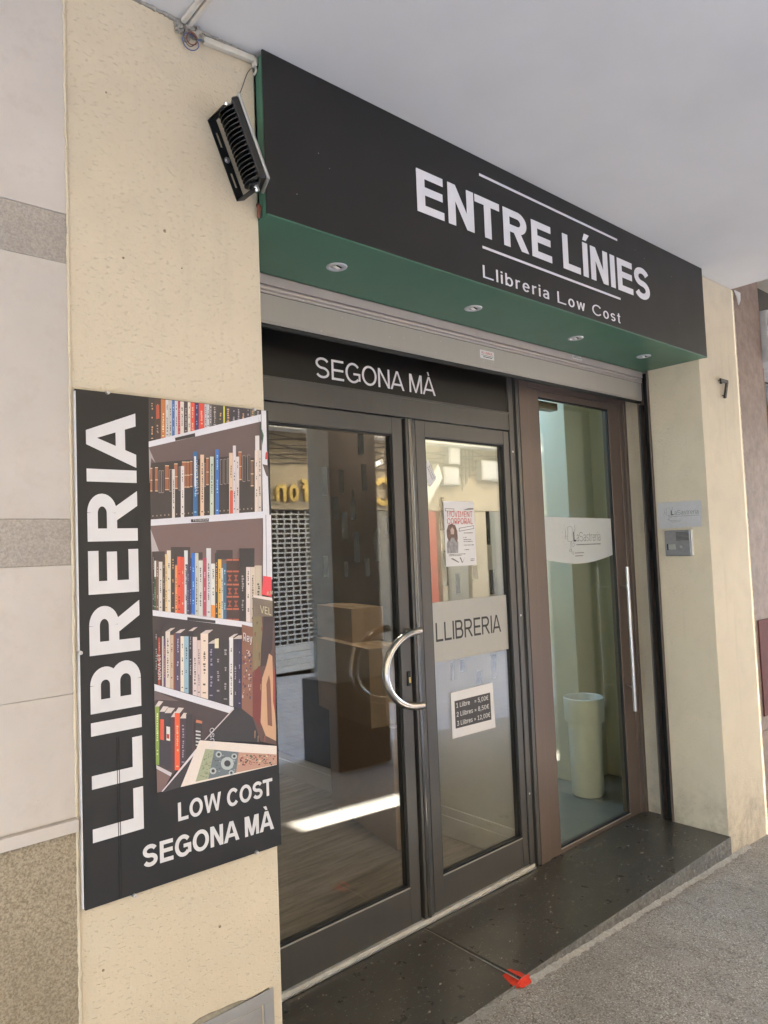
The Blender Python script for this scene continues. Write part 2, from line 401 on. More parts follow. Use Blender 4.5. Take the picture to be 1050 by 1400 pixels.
def m_granite(name, dust=1.0):
    m = bpy.data.materials.new(name); t = NT(m)
    c = t.mix(t.noise(130, 3, .7), (.026, .025, .021), (.075, .070, .060))
    c = t.mix(t.math('MULTIPLY', t.ramp(t.noise(5, 6, .65), [(.40, 0), (.75, 1)]), .35), c, (.095, .088, .075))
    sp = t.vor(90, out=0); spc = t.new('SeparateColor', Color=t.vor(90, out=1)).outputs[0]
    s = t.math('MULTIPLY', t.ramp(sp, [(.12, 1), (.28, 0)]), t.ramp(spc, [(.74, 0), (.80, 1)]))
    c = t.mix(t.math('MULTIPLY', s, .8), c, (.30, .28, .24))
    sp2 = t.vor(17, out=0); sc2 = t.new('SeparateColor', Color=t.vor(17, out=1)).outputs[1]
    s2 = t.math('MULTIPLY', t.ramp(t.math('ADD', sp2, t.math('MULTIPLY', t.noise(150, 3), .16)), [(.12, 1), (.155, 0)]), t.ramp(sc2, [(.45, 0), (.5, 1)]))
    c = t.mix(t.math('MULTIPLY', s2, .75*dust), c, (.42, .39, .33))
    v = t.map((10, 60, 1), (0, 0, R(20))); scr = t.new('TexNoise', Vector=v, Scale=1.3, Detail=6.0, Roughness=.75).outputs[0]
    c = t.mix(t.math('MULTIPLY', t.ramp(scr, [(.60, 0), (.70, 1)]), .5*dust), c, (.26, .245, .21))
    sm = t.ramp(t.noise(26, 6, .75), [(.60, 0), (.72, 1)]); c = t.mix(t.math('MULTIPLY', t.math('MULTIPLY', sm, t.ramp(t.noise(3.1, 3), [(.5, 0), (.62, 1)])), .6*dust), c, (.30, .28, .24))
    r = t.math('ADD', .20, t.math('MULTIPLY', t.noise(14, 5), .20))
    n = t.bump(t.noise(160, 3), .06, .001); t.principled(c, r, 0, n); return m
M['granite'] = m_granite('dark polished granite')
M['riser'] = m_granular('rough granite riser', (.075, .07, .062), (.21, .20, .18), 60, .5, .6, (.30, .29, .27))
M['mortar'] = m_granular('pale mortar', (.25, .235, .21), (.40, .38, .345), 90, .6)
M['cement'] = m_granular('grey cement smear', (.22, .20, .15), (.33, .305, .24), 60, .5)
M['black_panel'] = simple('matt black sign panel', (.0085, .0082, .0085), .5, 0, .1, 3, .04, 90)
M['black_gloss'] = simple('satin black film', (.006, .006, .006), .3, 0, .1, 3)
M['green'] = simple('dark green sheet', (.055, .150, .100), .40, 0, .06, 2.5, .03, 60)
M['white_vinyl'] = simple('white lettering vinyl', (.72, .72, .78), .4, 0, .03)
M['white_print'] = simple('white print', (.62, .61, .63), .5, 0, .03)
M['black_print'] = simple('black print', (.02, .02, .022), .5)
M['red_print'] = simple('red print', (.55, .06, .05), .5)
M['grey_print'] = simple('grey print', (.16, .16, .16), .5)
def m_alu(name, col, rough, metal, streak=.08):
    m = bpy.data.materials.new(name); t = NT(m)
    v = t.map((30, 30, 2.0)); s = t.new('TexNoise', Vector=v, Scale=1.0, Detail=5.0, Roughness=.6).outputs[0]
    c = t.mix(s, tuple(x*(1-streak) for x in col), tuple(x*(1+streak) for x in col))
    c = t.mix(t.math('MULTIPLY', t.ramp(t.vor(26), [(.03, 1), (.07, 0)]), .5), c, tuple(min(1, x*2.2) for x in col))
    r = t.math('ADD', rough-.07, t.math('MULTIPLY', t.noise(8, 5), .14))
    t.principled(c, r, metal, t.bump(t.noise(250, 2), .04, .0005)); return m
M['graphite'] = m_alu('graphite anodised aluminium', (.105, .103, .100), .33, .45)
M['brown'] = m_alu('brown lacquered aluminium', (.150, .115, .098), .36, .15)
M['graphite_gloss'] = m_alu('polished graphite profile', (.14, .138, .135), .16, .8)
M['rubber'] = simple('black rubber seal', (.012, .012, .012), .6)
M['chrome'] = simple('brushed stainless steel', (.62, .60, .57), .16, 1.0, .06, 40, 0)
M['steel'] = simple('satin steel bar', (.60, .59, .60), .3, .9, .05, 30)
M['shutter'] = m_alu('warm grey shutter slat', (.43, .415, .395), .36, .3, .05)
M['shutter_pink'] = m_alu('pale worn shutter rail', (.43, .39, .38), .45, .1, .04)
M['sill'] = simple('white threshold strip', (.58, .57, .54), .4, .2, .15, 30)
M['dark'] = simple('unlit hollow', (.01, .01, .01), .8)
M['iron'] = simple('black cast aluminium', (.016, .016, .017), .45, .3, .2, 40, .2, 200)
M['rim'] = simple('grey cast rim', (.36, .36, .35), .4, .4)
M['conduit'] = simple('cream plastic conduit', (.56, .53, .47), .45, 0, .08, 30)
M['bronze'] = simple('dark bronze numeral', (.055, .045, .04), .45, .5, .3, 60, .2, 200)
M['white_plastic'] = simple('white plastic', (.78, .77, .73), .4, 0, .04)
M['plate'] = simple('brushed silver plate', (.50, .50, .52), .38, .25, .04, 50)
M['intercom'] = simple('grey aluminium intercom', (.25, .25, .265), .35, .5, .08, 60)
M['meter'] = simple('grey meter box metal', (.33, .33, .335), .42, .3, .08, 12)
M['paper'] = simple('white paper', (.72, .72, .74), .6, 0, .03)
M['wall_in'] = simple('cream interior wall', (.62, .60, .49), .8, 0, .05, 2, .1, 40)
M['wall_in2'] = simple('pale green interior wall', (.64, .59, .46), .8, 0, .05, 2, .1, 40)
M['skirt'] = simple('white skirting', (.68, .67, .60), .5, 0, .04)
def m_wood():
    m = bpy.data.materials.new('grey oak laminate'); t = NT(m)
    v = t.map((3, 26, 1)); g = t.new('TexNoise', Vector=v, Scale=1.0, Detail=7.0, Roughness=.65, Distortion=.6).outputs[0]
    c = t.mix(t.ramp(g, [(.3, 0), (.72, 1)]), (.13, .10, .08), (.36, .31, .26))
    t.principled(c, .42); return m
M['laminate'] = m_wood()
M['wall_dark'] = simple('dark brown room shade', (.07, .05, .04), .7, 0, .3, 4)  # dark colour stands in for shade deep in the bookshop
M['tile_floor'] = simple('grey floor tile', (.22, .21, .18), .35, 0, .1, 6)
def m_card():
    m = bpy.data.materials.new('brown cardboard'); t = NT(m)
    v = t.map((180, 180, 1)); w = t.new('TexNoise', Vector=v, Scale=1.0, Detail=2.0).outputs[0]
    c = t.mix(t.noise(5, 4), (.34, .225, .135), (.45, .315, .195)); t.principled(c, .85, 0, t.bump(w, .2, .001)); return m
M['card'] = m_card()
M['tape'] = simple('brown parcel tape', (.38, .25, .14), .35)
def m_glass(name, tint, k):
    m = bpy.data.materials.new(name); t = NT(m)
    geo = t.n.new('ShaderNodeNewGeometry')
    ior = t.math('ADD', 1.5, t.math('MULTIPLY', geo.outputs['Backfacing'], -.8333))
    fr = t.n.new('ShaderNodeFresnel'); t.l.new(ior, fr.inputs[0])
    f = t.math('MINIMUM', t.math('MULTIPLY', fr.outputs[0], k), 1.0)
    tr = t.new('BsdfTransparent', Color=tuple(tint)+(1,)); gl = t.new('BsdfGlossy', Color=(.96, .97, .96, 1), Roughness=.0)
    mx = t.new('MixShader', i0=f, i1=tr.outputs[0], i2=gl.outputs[0]); t.l.new(mx.outputs[0], t.out.inputs[0]); return m
M['glass'] = m_glass('double glazed pane', (.95, .96, .94), 2.3)
M['glass_green'] = m_glass('greenish safety pane', (.91, .93, .84), 1.0)
def m_frost(name, col, alpha):
    m = bpy.data.materials.new(name); t = NT(m)
    p = t.new('BsdfPrincipled', Roughness=.55); p.inputs['Base Color'].default_value = tuple(col)+(1,)
    tr = t.new('BsdfTransparent'); a = t.math('ADD', alpha-.03, t.math('MULTIPLY', t.noise(40, 3), .06))
    mx = t.new('MixShader', i0=a, i1=tr.outputs[0], i2=p.outputs[0]); t.l.new(mx.outputs[0], t.out.inputs[0]); return m
M['frost'] = m_frost('frosted film', (.50, .50, .47), .80)
M['frost2'] = m_frost('pale frosted film', (.60, .63, .62), .9)
M['strip'] = m_frost('dark translucent strip', (.03, .03, .028), .78)
M['column'] = simple('grey rendered column', (.30, .29, .265), .8, 0, .08, 3, .3, 60)
M['col_base'] = simple('dark granite column base', (.055, .052, .05), .4, 0, .2, 30, .1, 60)
M['gold'] = simple('brushed gold letters', (.62, .46, .17), .3, .8, .08, 30)
M['opp'] = simple('beige street facade', (.50, .43, .33), .85, 0, .07, 1.2, .2, 30)
M['opp_dark'] = simple('dark shop window', (.05, .045, .04), .15)
M['opp_red'] = simple('red shop pilaster', (.50, .075, .05), .5)
M['opp_grey'] = simple('grey shop panel', (.27, .26, .24), .6)
M['opp_wood'] = simple('brown timber frame', (.17, .075, .04), .5)
M['grille'] = simple('galvanised shutter grille', (.62, .64, .67), .55, .0, .06, 20)
M['cable'] = simple('grey cable', (.10, .095, .09), .6)
M['dark_print'] = simple('dark notice print', (.055, .055, .06), .5)
M['box_grey'] = simple('grey service box', (.42, .42, .42), .5)
def m_street():
    m = bpy.data.materials.new('grey stone street paving'); t = NT(m)
    b = t.new('TexBrick', Vector=t.tc, Scale=1.0, Mortar_Size=.006, Brick_Width=.4, Row_Height=.2)
    b.inputs['Color1'].default_value = (.42, .42, .44, 1); b.inputs['Color2'].default_value = (.50, .50, .52, 1); b.inputs['Mortar'].default_value = (.2, .2, .2, 1)
    c = t.mix(t.math('MULTIPLY', t.noise(8, 5), .3), b.outputs[0], (.2, .19, .18)); t.principled(c, .6); return m
M['street'] = m_street()
M['brown_wall'] = m_granular('aged brown stone cladding', (.20, .145, .12), (.29, .215, .18), 14, .25, .7)
M['maroon'] = simple('maroon shopfront paint', (.10, .02, .016), .8)
def m_photo():
    m = bpy.data.materials.new('printed photograph'); t = NT(m)
    a = t.new('VertexColor', _layer_name='print'); c = t.mix(t.math('ADD', .06, t.math('MULTIPLY', t.noise(420, 3, .7), .30)), a.outputs[0], (.10, .085, .085))
    t.principled(c, .45); return m
M['photo'] = m_photo()
PHOTO = """
0 52 44 44 -3455 18329 -201 19316 -75 19445 -3430 19431
1 45 42 45 -3422 18337 -3298 18375 -3274 19432 -3398 19431
2 32 30 32 -3305 18375 -3298 18375 -3274 19432 -3281 19431
2 190 150 110 -3363 19279 -3327 19283 -3326 19307 -3363 19303
2 190 150 110 -3364 19222 -3331 19225 -3331 19250 -3363 19246
2 190 150 110 -3356 19143 -3323 19146 -3322 19185 -3356 19182
2 190 150 110 -3365 18917 -3339 18920 -3338 18960 -3364 18957
2 190 150 110 -3370 18670 -3333 18673 -3332 18720 -3369 18717
2 190 150 110 -3373 18612 -3346 18614 -3345 18652 -3372 18649
2 190 150 110 -3371 18578 -3345 18580 -3344 18601 -3370 18598
2 190 150 110 -3379 18511 -3344 18514 -3343 18564 -3378 18561
2 190 150 110 -3390 18405 -3335 18409 -3334 18434 -3390 18430
1 62 46 40 -3298 18375 -3134 18426 -3110 19433 -3274 19432
2 44 33 28 -3140 18426 -3134 18426 -3110 19433 -3117 19432
2 157 141 135 -3212 19253 -3186 19256 -3185 19293 -3211 19290
2 157 141 135 -3221 19200 -3189 19203 -3188 19228 -3221 19224
2 157 141 135 -3213 19135 -3174 19139 -3174 19167 -3212 19163
2 157 141 135 -3228 19074 -3188 19078 -3187 19123 -3227 19119
2 157 141 135 -3228 19009 -3194 19013 -3193 19062 -3227 19059
2 157 141 135 -3228 18935 -3191 18938 -3190 18989 -3227 18985
2 157 141 135 -3239 18725 -3200 18728 -3199 18769 -3238 18766
2 157 141 135 -3235 18657 -3201 18660 -3201 18687 -3234 18684
2 157 141 135 -3240 18595 -3199 18598 -3199 18625 -3239 18622
2 157 141 135 -3227 18563 -3192 18566 -3192 18587 -3227 18584
1 180 110 60 -3134 18426 -3011 18464 -2987 19433 -3110 19433
2 129 79 43 -3017 18463 -3011 18464 -2987 19433 -2994 19433
2 255 205 155 -3070 19030 -3037 19033 -3036 19080 -3068 19077
2 255 205 155 -3074 18958 -3050 18960 -3049 19001 -3073 18998
2 255 205 155 -3072 18887 -3045 18889 -3044 18940 -3071 18937
2 255 205 155 -3078 18826 -3056 18828 -3055 18878 -3077 18876
2 255 205 155 -3075 18772 -3055 18774 -3054 18817 -3074 18815
2 255 205 155 -3089 18714 -3047 18718 -3046 18765 -3088 18762
2 255 205 155 -3089 18648 -3051 18651 -3049 18698 -3088 18695
2 255 205 155 -3084 18599 -3055 18601 -3054 18621 -3084 18619
2 255 205 155 -3102 18488 -3047 18493 -3046 18518 -3101 18514
1 190 188 185 -3011 18464 -2920 18492 -2897 19434 -2987 19433
2 136 135 133 -2927 18491 -2920 18492 -2897 19434 -2904 19433
2 76 75 74 -2955 19280 -2932 19282 -2931 19302 -2954 19299
2 76 75 74 -2962 19224 -2940 19226 -2939 19271 -2961 19268
2 76 75 74 -2959 19185 -2933 19188 -2933 19211 -2959 19208
2 76 75 74 -2970 18929 -2948 18931 -2947 18978 -2969 18976
2 76 75 74 -2966 18865 -2951 18867 -2950 18915 -2965 18913
2 76 75 74 -2970 18809 -2952 18811 -2951 18853 -2969 18851
2 76 75 74 -2966 18753 -2947 18755 -2946 18799 -2965 18797
2 76 75 74 -2973 18686 -2945 18688 -2944 18737 -2972 18735
2 76 75 74 -2976 18611 -2950 18613 -2949 18657 -2975 18655
2 76 75 74 -2987 18524 -2946 18527 -2945 18552 -2986 18549
1 178 176 175 -2920 18492 -2832 18519 -2809 19434 -2897 19434
2 128 126 126 -2839 18518 -2832 18519 -2809 19434 -2816 19433
2 71 70 70 -2876 19177 -2850 19180 -2849 19219 -2875 19217
2 71 70 70 -2875 19126 -2856 19128 -2855 19158 -2874 19156
2 71 70 70 -2870 19047 -2850 19049 -2849 19087 -2869 19085
2 71 70 70 -2877 18842 -2856 18844 -2855 18885 -2876 18883
2 71 70 70 -2881 18759 -2854 18761 -2853 18791 -2880 18788
2 71 70 70 -2886 18692 -2862 18694 -2861 18739 -2885 18737
2 71 70 70 -2884 18641 -2864 18642 -2863 18684 -2883 18682
2 71 70 70 -2897 18550 -2857 18553 -2857 18578 -2896 18575
1 40 100 170 -2832 18519 -2764 18540 -2742 19435 -2809 19434
2 28 72 122 -2771 18539 -2764 18540 -2742 19435 -2748 19434
2 135 195 255 -2790 19309 -2773 19310 -2773 19333 -2790 19331
2 135 195 255 -2793 19225 -2770 19227 -2769 19278 -2792 19275
2 135 195 255 -2795 19171 -2776 19173 -2775 19195 -2795 19193
2 135 195 255 -2796 18927 -2780 18929 -2779 18971 -2795 18969
2 135 195 255 -2805 18710 -2787 18712 -2786 18759 -2804 18758
2 135 195 255 -2805 18660 -2791 18661 -2790 18693 -2804 18692
1 190 190 192 -2764 18540 -2672 18568 -2650 19435 -2742 19435
2 136 136 138 -2679 18567 -2672 18568 -2650 19435 -2657 19434
2 76 76 76 -2710 19288 -2693 19290 -2692 19325 -2709 19323
2 76 76 76 -2711 19199 -2690 19201 -2689 19248 -2710 19246
2 76 76 76 -2716 18995 -2694 18997 -2694 19024 -2715 19022
2 76 76 76 -2717 18950 -2693 18953 -2692 18983 -2716 18981
2 76 76 76 -2721 18887 -2699 18889 -2698 18931 -2720 18929
2 76 76 76 -2724 18822 -2700 18824 -2699 18866 -2723 18864
2 76 76 76 -2722 18783 -2697 18785 -2696 18807 -2721 18805
1 180 50 60 -2672 18568 -2613 18586 -2591 19435 -2650 19435
2 129 36 43 -2620 18585 -2613 18586 -2591 19435 -2598 19435
2 255 145 155 -2634 19199 -2619 19200 -2618 19247 -2633 19246
2 255 145 155 -2638 19153 -2622 19155 -2621 19190 -2638 19188
2 255 145 155 -2638 19098 -2619 19100 -2618 19120 -2637 19119
2 255 145 155 -2637 19037 -2623 19038 -2621 19080 -2636 19079
2 255 145 155 -2638 18973 -2627 18974 -2626 19022 -2636 19021
2 255 145 155 -2643 18906 -2626 18908 -2625 18955 -2642 18953
2 255 145 155 -2645 18865 -2625 18867 -2625 18895 -2644 18893
2 255 145 155 -2647 18803 -2633 18804 -2632 18855 -2646 18854
2 255 145 155 -2647 18739 -2628 18740 -2627 18771 -2646 18769
2 255 145 155 -2656 18621 -2630 18623 -2629 18649 -2655 18647
1 205 198 190 -2613 18586 -2509 18618 -2488 19436 -2591 19435
2 147 142 136 -2516 18617 -2509 18618 -2488 19436 -2495 19435
2 82 79 76 -2565 19235 -2530 19238 -2528 19281 -2564 19278
2 82 79 76 -2563 19193 -2528 19196 -2527 19226 -2562 19223
2 82 79 76 -2568 19086 -2537 19089 -2537 19115 -2567 19112
2 82 79 76 -2561 19026 -2535 19028 -2534 19072 -2560 19070
2 82 79 76 -2565 18988 -2544 18990 -2543 19017 -2564 19015
2 82 79 76 -2562 18928 -2545 18929 -2544 18972 -2561 18971
2 82 79 76 -2572 18892 -2538 18896 -2537 18916 -2572 18913
2 82 79 76 -2572 18852 -2540 18855 -2540 18876 -2571 18873
2 82 79 76 -2572 18803 -2545 18805 -2544 18840 -2572 18838
1 60 48 50 -2509 18618 -2405 18650 -2384 19436 -2488 19436
2 43 34 36 -2412 18649 -2405 18650 -2384 19436 -2391 19436
2 155 143 145 -2455 19243 -2424 19246 -2423 19275 -2454 19272
2 155 143 145 -2456 19201 -2429 19204 -2428 19229 -2455 19227
2 155 143 145 -2455 19150 -2437 19152 -2436 19186 -2454 19184
2 155 143 145 -2462 19105 -2431 19108 -2430 19142 -2461 19139
2 155 143 145 -2463 19026 -2430 19029 -2429 19066 -2462 19063
2 155 143 145 -2462 18965 -2430 18968 -2429 19017 -2461 19014
2 155 143 145 -2460 18932 -2432 18935 -2432 18956 -2459 18954
2 155 143 145 -2466 18882 -2434 18885 -2433 18906 -2465 18904
2 155 143 145 -2461 18828 -2435 18830 -2434 18872 -2460 18870
2 155 143 145 -2464 18777 -2437 18780 -2436 18817 -2463 18814
2 155 143 145 -2482 18669 -2436 18672 -2435 18699 -2482 18695
1 205 200 190 -2405 18650 -2324 18675 -2304 19437 -2384 19436
2 147 144 136 -2331 18674 -2324 18675 -2304 19437 -2311 19436
2 82 80 76 -2355 19272 -2336 19274 -2335 19322 -2354 19320
2 82 80 76 -2364 19089 -2345 19091 -2344 19120 -2364 19118
2 82 80 76 -2371 19017 -2347 19019 -2345 19062 -2369 19059
2 82 80 76 -2375 18835 -2349 18837 -2348 18876 -2374 18874
2 82 80 76 -2372 18780 -2353 18781 -2352 18826 -2371 18824
1 215 75 50 -2324 18675 -2208 18710 -2188 19437 -2304 19437
2 154 54 36 -2215 18710 -2208 18710 -2188 19437 -2195 19437
2 255 170 145 -2271 19271 -2237 19274 -2236 19315 -2270 19311
2 255 170 145 -2272 19214 -2232 19218 -2231 19257 -2271 19253
2 255 170 145 -2273 19149 -2243 19152 -2242 19182 -2272 19180
2 255 170 145 -2269 19105 -2244 19108 -2243 19140 -2268 19137
2 255 170 145 -2277 19036 -2249 19039 -2248 19086 -2276 19083
2 255 170 145 -2285 18851 -2246 18854 -2245 18902 -2284 18899
2 255 170 145 -2281 18782 -2254 18785 -2253 18836 -2280 18834
2 255 170 145 -2294 18723 -2242 18727 -2241 18753 -2293 18749
1 40 45 95 -2208 18710 -2093 18745 -2074 19438 -2188 19437
2 28 32 68 -2101 18745 -2093 18745 -2074 19438 -2082 19437
2 135 140 190 -2156 19350 -2113 19354 -2113 19376 -2156 19372
2 135 140 190 -2153 19283 -2125 19286 -2123 19338 -2152 19335
2 135 140 190 -2155 19110 -2127 19112 -2126 19157 -2154 19155
2 135 140 190 -2167 18936 -2135 18939 -2134 18966 -2166 18963
2 135 140 190 -2157 18864 -2135 18865 -2134 18907 -2156 18905
1 205 65 48 -2093 18745 -1931 18795 -1913 19439 -2074 19438
2 147 46 34 -1939 18795 -1931 18795 -1913 19439 -1921 19438
2 255 160 143 -2028 19192 -1986 19196 -1984 19247 -2026 19243
2 255 160 143 -2030 19140 -1990 19143 -1989 19186 -2029 19182
2 255 160 143 -2028 19090 -1978 19094 -1977 19128 -2027 19124
2 255 160 143 -2023 19036 -1987 19039 -1986 19082 -2022 19079
2 255 160 143 -2034 18983 -1984 18988 -1983 19020 -2033 19015
2 255 160 143 -2027 18887 -1985 18891 -1984 18928 -2026 18924
1 180 182 190 -1931 18795 -1859 18817 -1841 19439 -1913 19439
2 129 131 136 -1866 18817 -1859 18817 -1841 19439 -1848 19439
2 72 72 76 -1894 19320 -1877 19322 -1876 19364 -1892 19362
2 72 72 76 -1889 19276 -1871 19278 -1870 19300 -1889 19298
2 72 72 76 -1894 19224 -1873 19226 -1872 19248 -1893 19246
2 72 72 76 -1898 19174 -1874 19177 -1873 19197 -1897 19195
2 72 72 76 -1898 19034 -1880 19035 -1879 19067 -1897 19065
2 72 72 76 -1904 18973 -1884 18974 -1883 19015 -1903 19014
2 72 72 76 -1899 18918 -1885 18920 -1884 18963 -1898 18962
2 72 72 76 -1912 18835 -1880 18838 -1879 18865 -1912 18862
1 190 192 196 -1859 18817 -1786 18840 -1769 19440 -1841 19439
2 136 138 141 -1793 18839 -1786 18840 -1769 19440 -1776 19439
2 76 76 78 -1817 19250 -1802 19252 -1801 19287 -1816 19286
2 76 76 78 -1821 19200 -1806 19202 -1805 19230 -1820 19229
2 76 76 78 -1825 19140 -1801 19143 -1800 19192 -1824 19190
2 76 76 78 -1829 19041 -1804 19044 -1803 19084 -1828 19082
2 76 76 78 -1840 18856 -1807 18859 -1806 18886 -1839 18883
1 110 105 110 -1786 18840 -1712 18862 -1696 19440 -1769 19440
2 79 75 79 -1720 18862 -1712 18862 -1696 19440 -1703 19439
2 205 200 205 -1747 19348 -1723 19350 -1722 19388 -1746 19386
2 205 200 205 -1747 19274 -1725 19276 -1724 19302 -1747 19300
2 205 200 205 -1745 19207 -1734 19208 -1732 19261 -1744 19260
2 205 200 205 -1749 19159 -1732 19161 -1731 19188 -1748 19186
2 205 200 205 -1752 19110 -1730 19112 -1729 19144 -1751 19142
2 205 200 205 -1752 19016 -1732 19018 -1731 19060 -1751 19058
2 205 200 205 -1760 18941 -1739 18942 -1738 18995 -1759 18993
1 66 60 58 -1712 18862 -1546 18914 -1530 19441 -1696 19440
2 47 43 41 -1553 18913 -1546 18914 -1530 19441 -1538 19440
2 161 155 153 -1645 19350 -1601 19355 -1600 19388 -1644 19384
2 161 155 153 -1637 19297 -1603 19300 -1602 19336 -1636 19333
2 161 155 153 -1649 19221 -1594 19227 -1592 19277 -1647 19272
2 161 155 153 -1639 19166 -1610 19168 -1609 19215 -1638 19212
2 161 155 153 -1649 19121 -1606 19125 -1605 19158 -1648 19154
2 161 155 153 -1638 19069 -1599 19072 -1598 19108 -1637 19105
2 161 155 153 -1643 19016 -1615 19019 -1614 19051 -1642 19049
2 161 155 153 -1645 18958 -1618 18961 -1617 18998 -1644 18996
2 161 155 153 -1670 18901 -1596 18907 -1595 18934 -1670 18927
1 56 54 52 -1546 18914 -1377 18965 -1363 19442 -1530 19441
2 40 38 37 -1385 18965 -1377 18965 -1363 19442 -1371 19441
2 190 150 110 -1468 19204 -1425 19208 -1424 19246 -1467 19242
2 190 150 110 -1473 19146 -1435 19149 -1434 19197 -1472 19193
2 190 150 110 -1485 19063 -1444 19067 -1444 19088 -1484 19084
1 190 190 60 -1377 18965 -1328 18980 -1314 19442 -1363 19442
1 50 48 55 -1328 18980 -1131 19041 -1118 19443 -1314 19442
2 36 34 39 -1138 19040 -1131 19041 -1118 19443 -1126 19442
2 190 150 110 -1257 19338 -1188 19344 -1186 19385 -1255 19378
2 190 150 110 -1242 19291 -1198 19296 -1197 19330 -1241 19325
2 190 150 110 -1250 19225 -1206 19229 -1204 19279 -1249 19274
2 190 150 110 -1252 19174 -1198 19179 -1197 19215 -1251 19210
2 190 150 110 -1250 19110 -1194 19115 -1192 19158 -1248 19153
2 190 150 110 -1248 19047 -1210 19050 -1209 19083 -1247 19080
2 190 150 110 -1279 19012 -1190 19020 -1189 19048 -1278 19040
1 46 44 54 -1131 19041 -976 19088 -965 19444 -1118 19443
2 33 31 38 -984 19088 -976 19088 -965 19444 -973 19443
2 141 139 149 -1064 19313 -1028 19316 -1027 19353 -1063 19349
2 141 139 149 -1077 19149 -1031 19154 -1030 19180 -1076 19175
2 141 139 149 -1082 19084 -1035 19088 -1034 19141 -1080 19137
2 141 139 149 -1092 19069 -1023 19075 -1022 19102 -1091 19096
1 52 50 60 -976 19088 -840 19130 -830 19445 -965 19444
2 37 36 43 -848 19130 -840 19130 -830 19445 -838 19444
2 147 145 155 -920 19358 -886 19362 -885 19402 -919 19398
2 147 145 155 -923 19296 -881 19300 -879 19344 -921 19339
2 147 145 155 -918 19242 -886 19245 -885 19288 -917 19285
2 147 145 155 -926 19168 -889 19172 -887 19227 -925 19223
2 147 145 155 -942 19113 -881 19118 -880 19146 -941 19140
1 46 44 54 -840 19130 -683 19179 -674 19445 -830 19445
2 33 31 38 -691 19178 -683 19179 -674 19445 -682 19445
2 190 150 110 -781 19263 -736 19267 -735 19298 -780 19294
2 190 150 110 -777 19219 -735 19223 -734 19247 -776 19243
2 190 150 110 -792 19151 -742 19156 -740 19211 -790 19206
1 50 48 58 -683 19179 -544 19221 -536 19445 -674 19445
2 36 34 41 -552 19220 -544 19221 -536 19445 -544 19445
2 145 143 153 -620 19388 -591 19391 -591 19417 -619 19414
2 145 143 153 -628 19248 -591 19252 -589 19308 -627 19304
1 90 90 80 -544 19221 -383 19270 -377 19445 -536 19445
2 64 64 57 -391 19270 -383 19270 -377 19445 -385 19445
2 190 150 110 -481 19356 -436 19360 -434 19414 -480 19409
2 190 150 110 -478 19304 -444 19307 -442 19348 -476 19345
2 190 150 110 -504 19238 -432 19245 -431 19273 -503 19266
1 60 58 60 -383 19270 -201 19327 -196 19445 -377 19445
2 43 41 43 -209 19326 -201 19327 -196 19445 -205 19445
2 155 153 155 -318 19363 -260 19368 -259 19404 -317 19399
2 155 153 155 -319 19295 -279 19298 -277 19346 -317 19342
3 165 75 50 -3247 18913 -3161 18936 -3160 19286 -3245 19261
3 205 205 214 -3455 18188 -208 19122 -201 19327 -3455 18329
4 30 28 28 -2754 18395 -2205 18549 -2209 18640 -2766 18474
0 92 76 76 -3455 17299 -200 17614 -208 19122 -3455 18188
1 150 145 148 -3455 17299 -3399 17926 -3289 17806 -3452 18173
0 66 55 54 -3441 16384 -243 16604 -196 17964 -3207 17810 -3436 17736
1 52 46 46 -3434 16393 -482 16603 -431 18091 -1084 18106 -1755 18017 -3402 17800
3 150 95 65 -3444 17082 -3393 17083 -3379 17676 -3431 17674
4 215 190 160 -3431 17655 -3380 17658 -3379 17676 -3431 17674
4 215 190 160 -3438 17359 -3386 17361 -3386 17379 -3438 17377
4 215 190 160 -3444 17093 -3393 17094 -3392 17113 -3444 17111
3 150 95 65 -3322 17085 -3250 17086 -3236 17699 -3308 17695
4 215 190 160 -3308 17677 -3236 17680 -3236 17699 -3308 17695
4 215 190 160 -3315 17371 -3244 17373 -3243 17392 -3315 17390
4 215 190 160 -3321 17096 -3250 17098 -3250 17117 -3321 17115
3 150 92 62 -3059 17123 -2960 17125 -2944 17760 -3044 17755
4 215 190 160 -3045 17736 -2945 17741 -2944 17760 -3044 17755
4 215 190 160 -3052 17420 -2953 17423 -2952 17442 -3052 17439
4 215 190 160 -3059 17135 -2960 17138 -2959 17157 -3059 17154
3 155 100 70 -2819 17161 -2724 17163 -2708 17820 -2802 17815
4 215 190 160 -2803 17796 -2708 17801 -2708 17820 -2802 17815
4 215 190 160 -2811 17468 -2716 17472 -2716 17491 -2811 17487
4 215 190 160 -2818 17174 -2724 17177 -2723 17196 -2818 17193
3 150 92 62 -2604 17198 -2491 17202 -2474 17880 -2587 17874
4 215 190 160 -2588 17855 -2474 17861 -2474 17880 -2587 17874
4 215 190 160 -2596 17517 -2483 17521 -2482 17540 -2596 17536
4 215 190 160 -2604 17213 -2491 17216 -2490 17235 -2604 17232
3 145 90 62 -2484 17202 -2398 17204 -2380 17885 -2467 17880
4 215 190 160 -2467 17861 -2381 17866 -2380 17885 -2467 17880
4 215 190 160 -2476 17521 -2390 17525 -2389 17544 -2476 17541
4 215 190 160 -2484 17216 -2398 17219 -2397 17238 -2484 17236
3 145 90 62 -2380 17221 -2318 17223 -2299 17906 -2362 17902
4 215 190 160 -2363 17883 -2300 17886 -2299 17906 -2362 17902
4 215 190 160 -2372 17542 -2309 17544 -2309 17564 -2371 17561
4 215 190 160 -2380 17235 -2317 17237 -2317 17257 -2379 17255
3 150 95 65 -1928 17283 -1856 17285 -1835 18013 -1907 18009
4 215 190 160 -1908 17989 -1835 17993 -1835 18013 -1907 18009
4 215 190 160 -1918 17626 -1846 17629 -1845 17648 -1917 17645
4 215 190 160 -1927 17299 -1855 17302 -1855 17321 -1927 17319
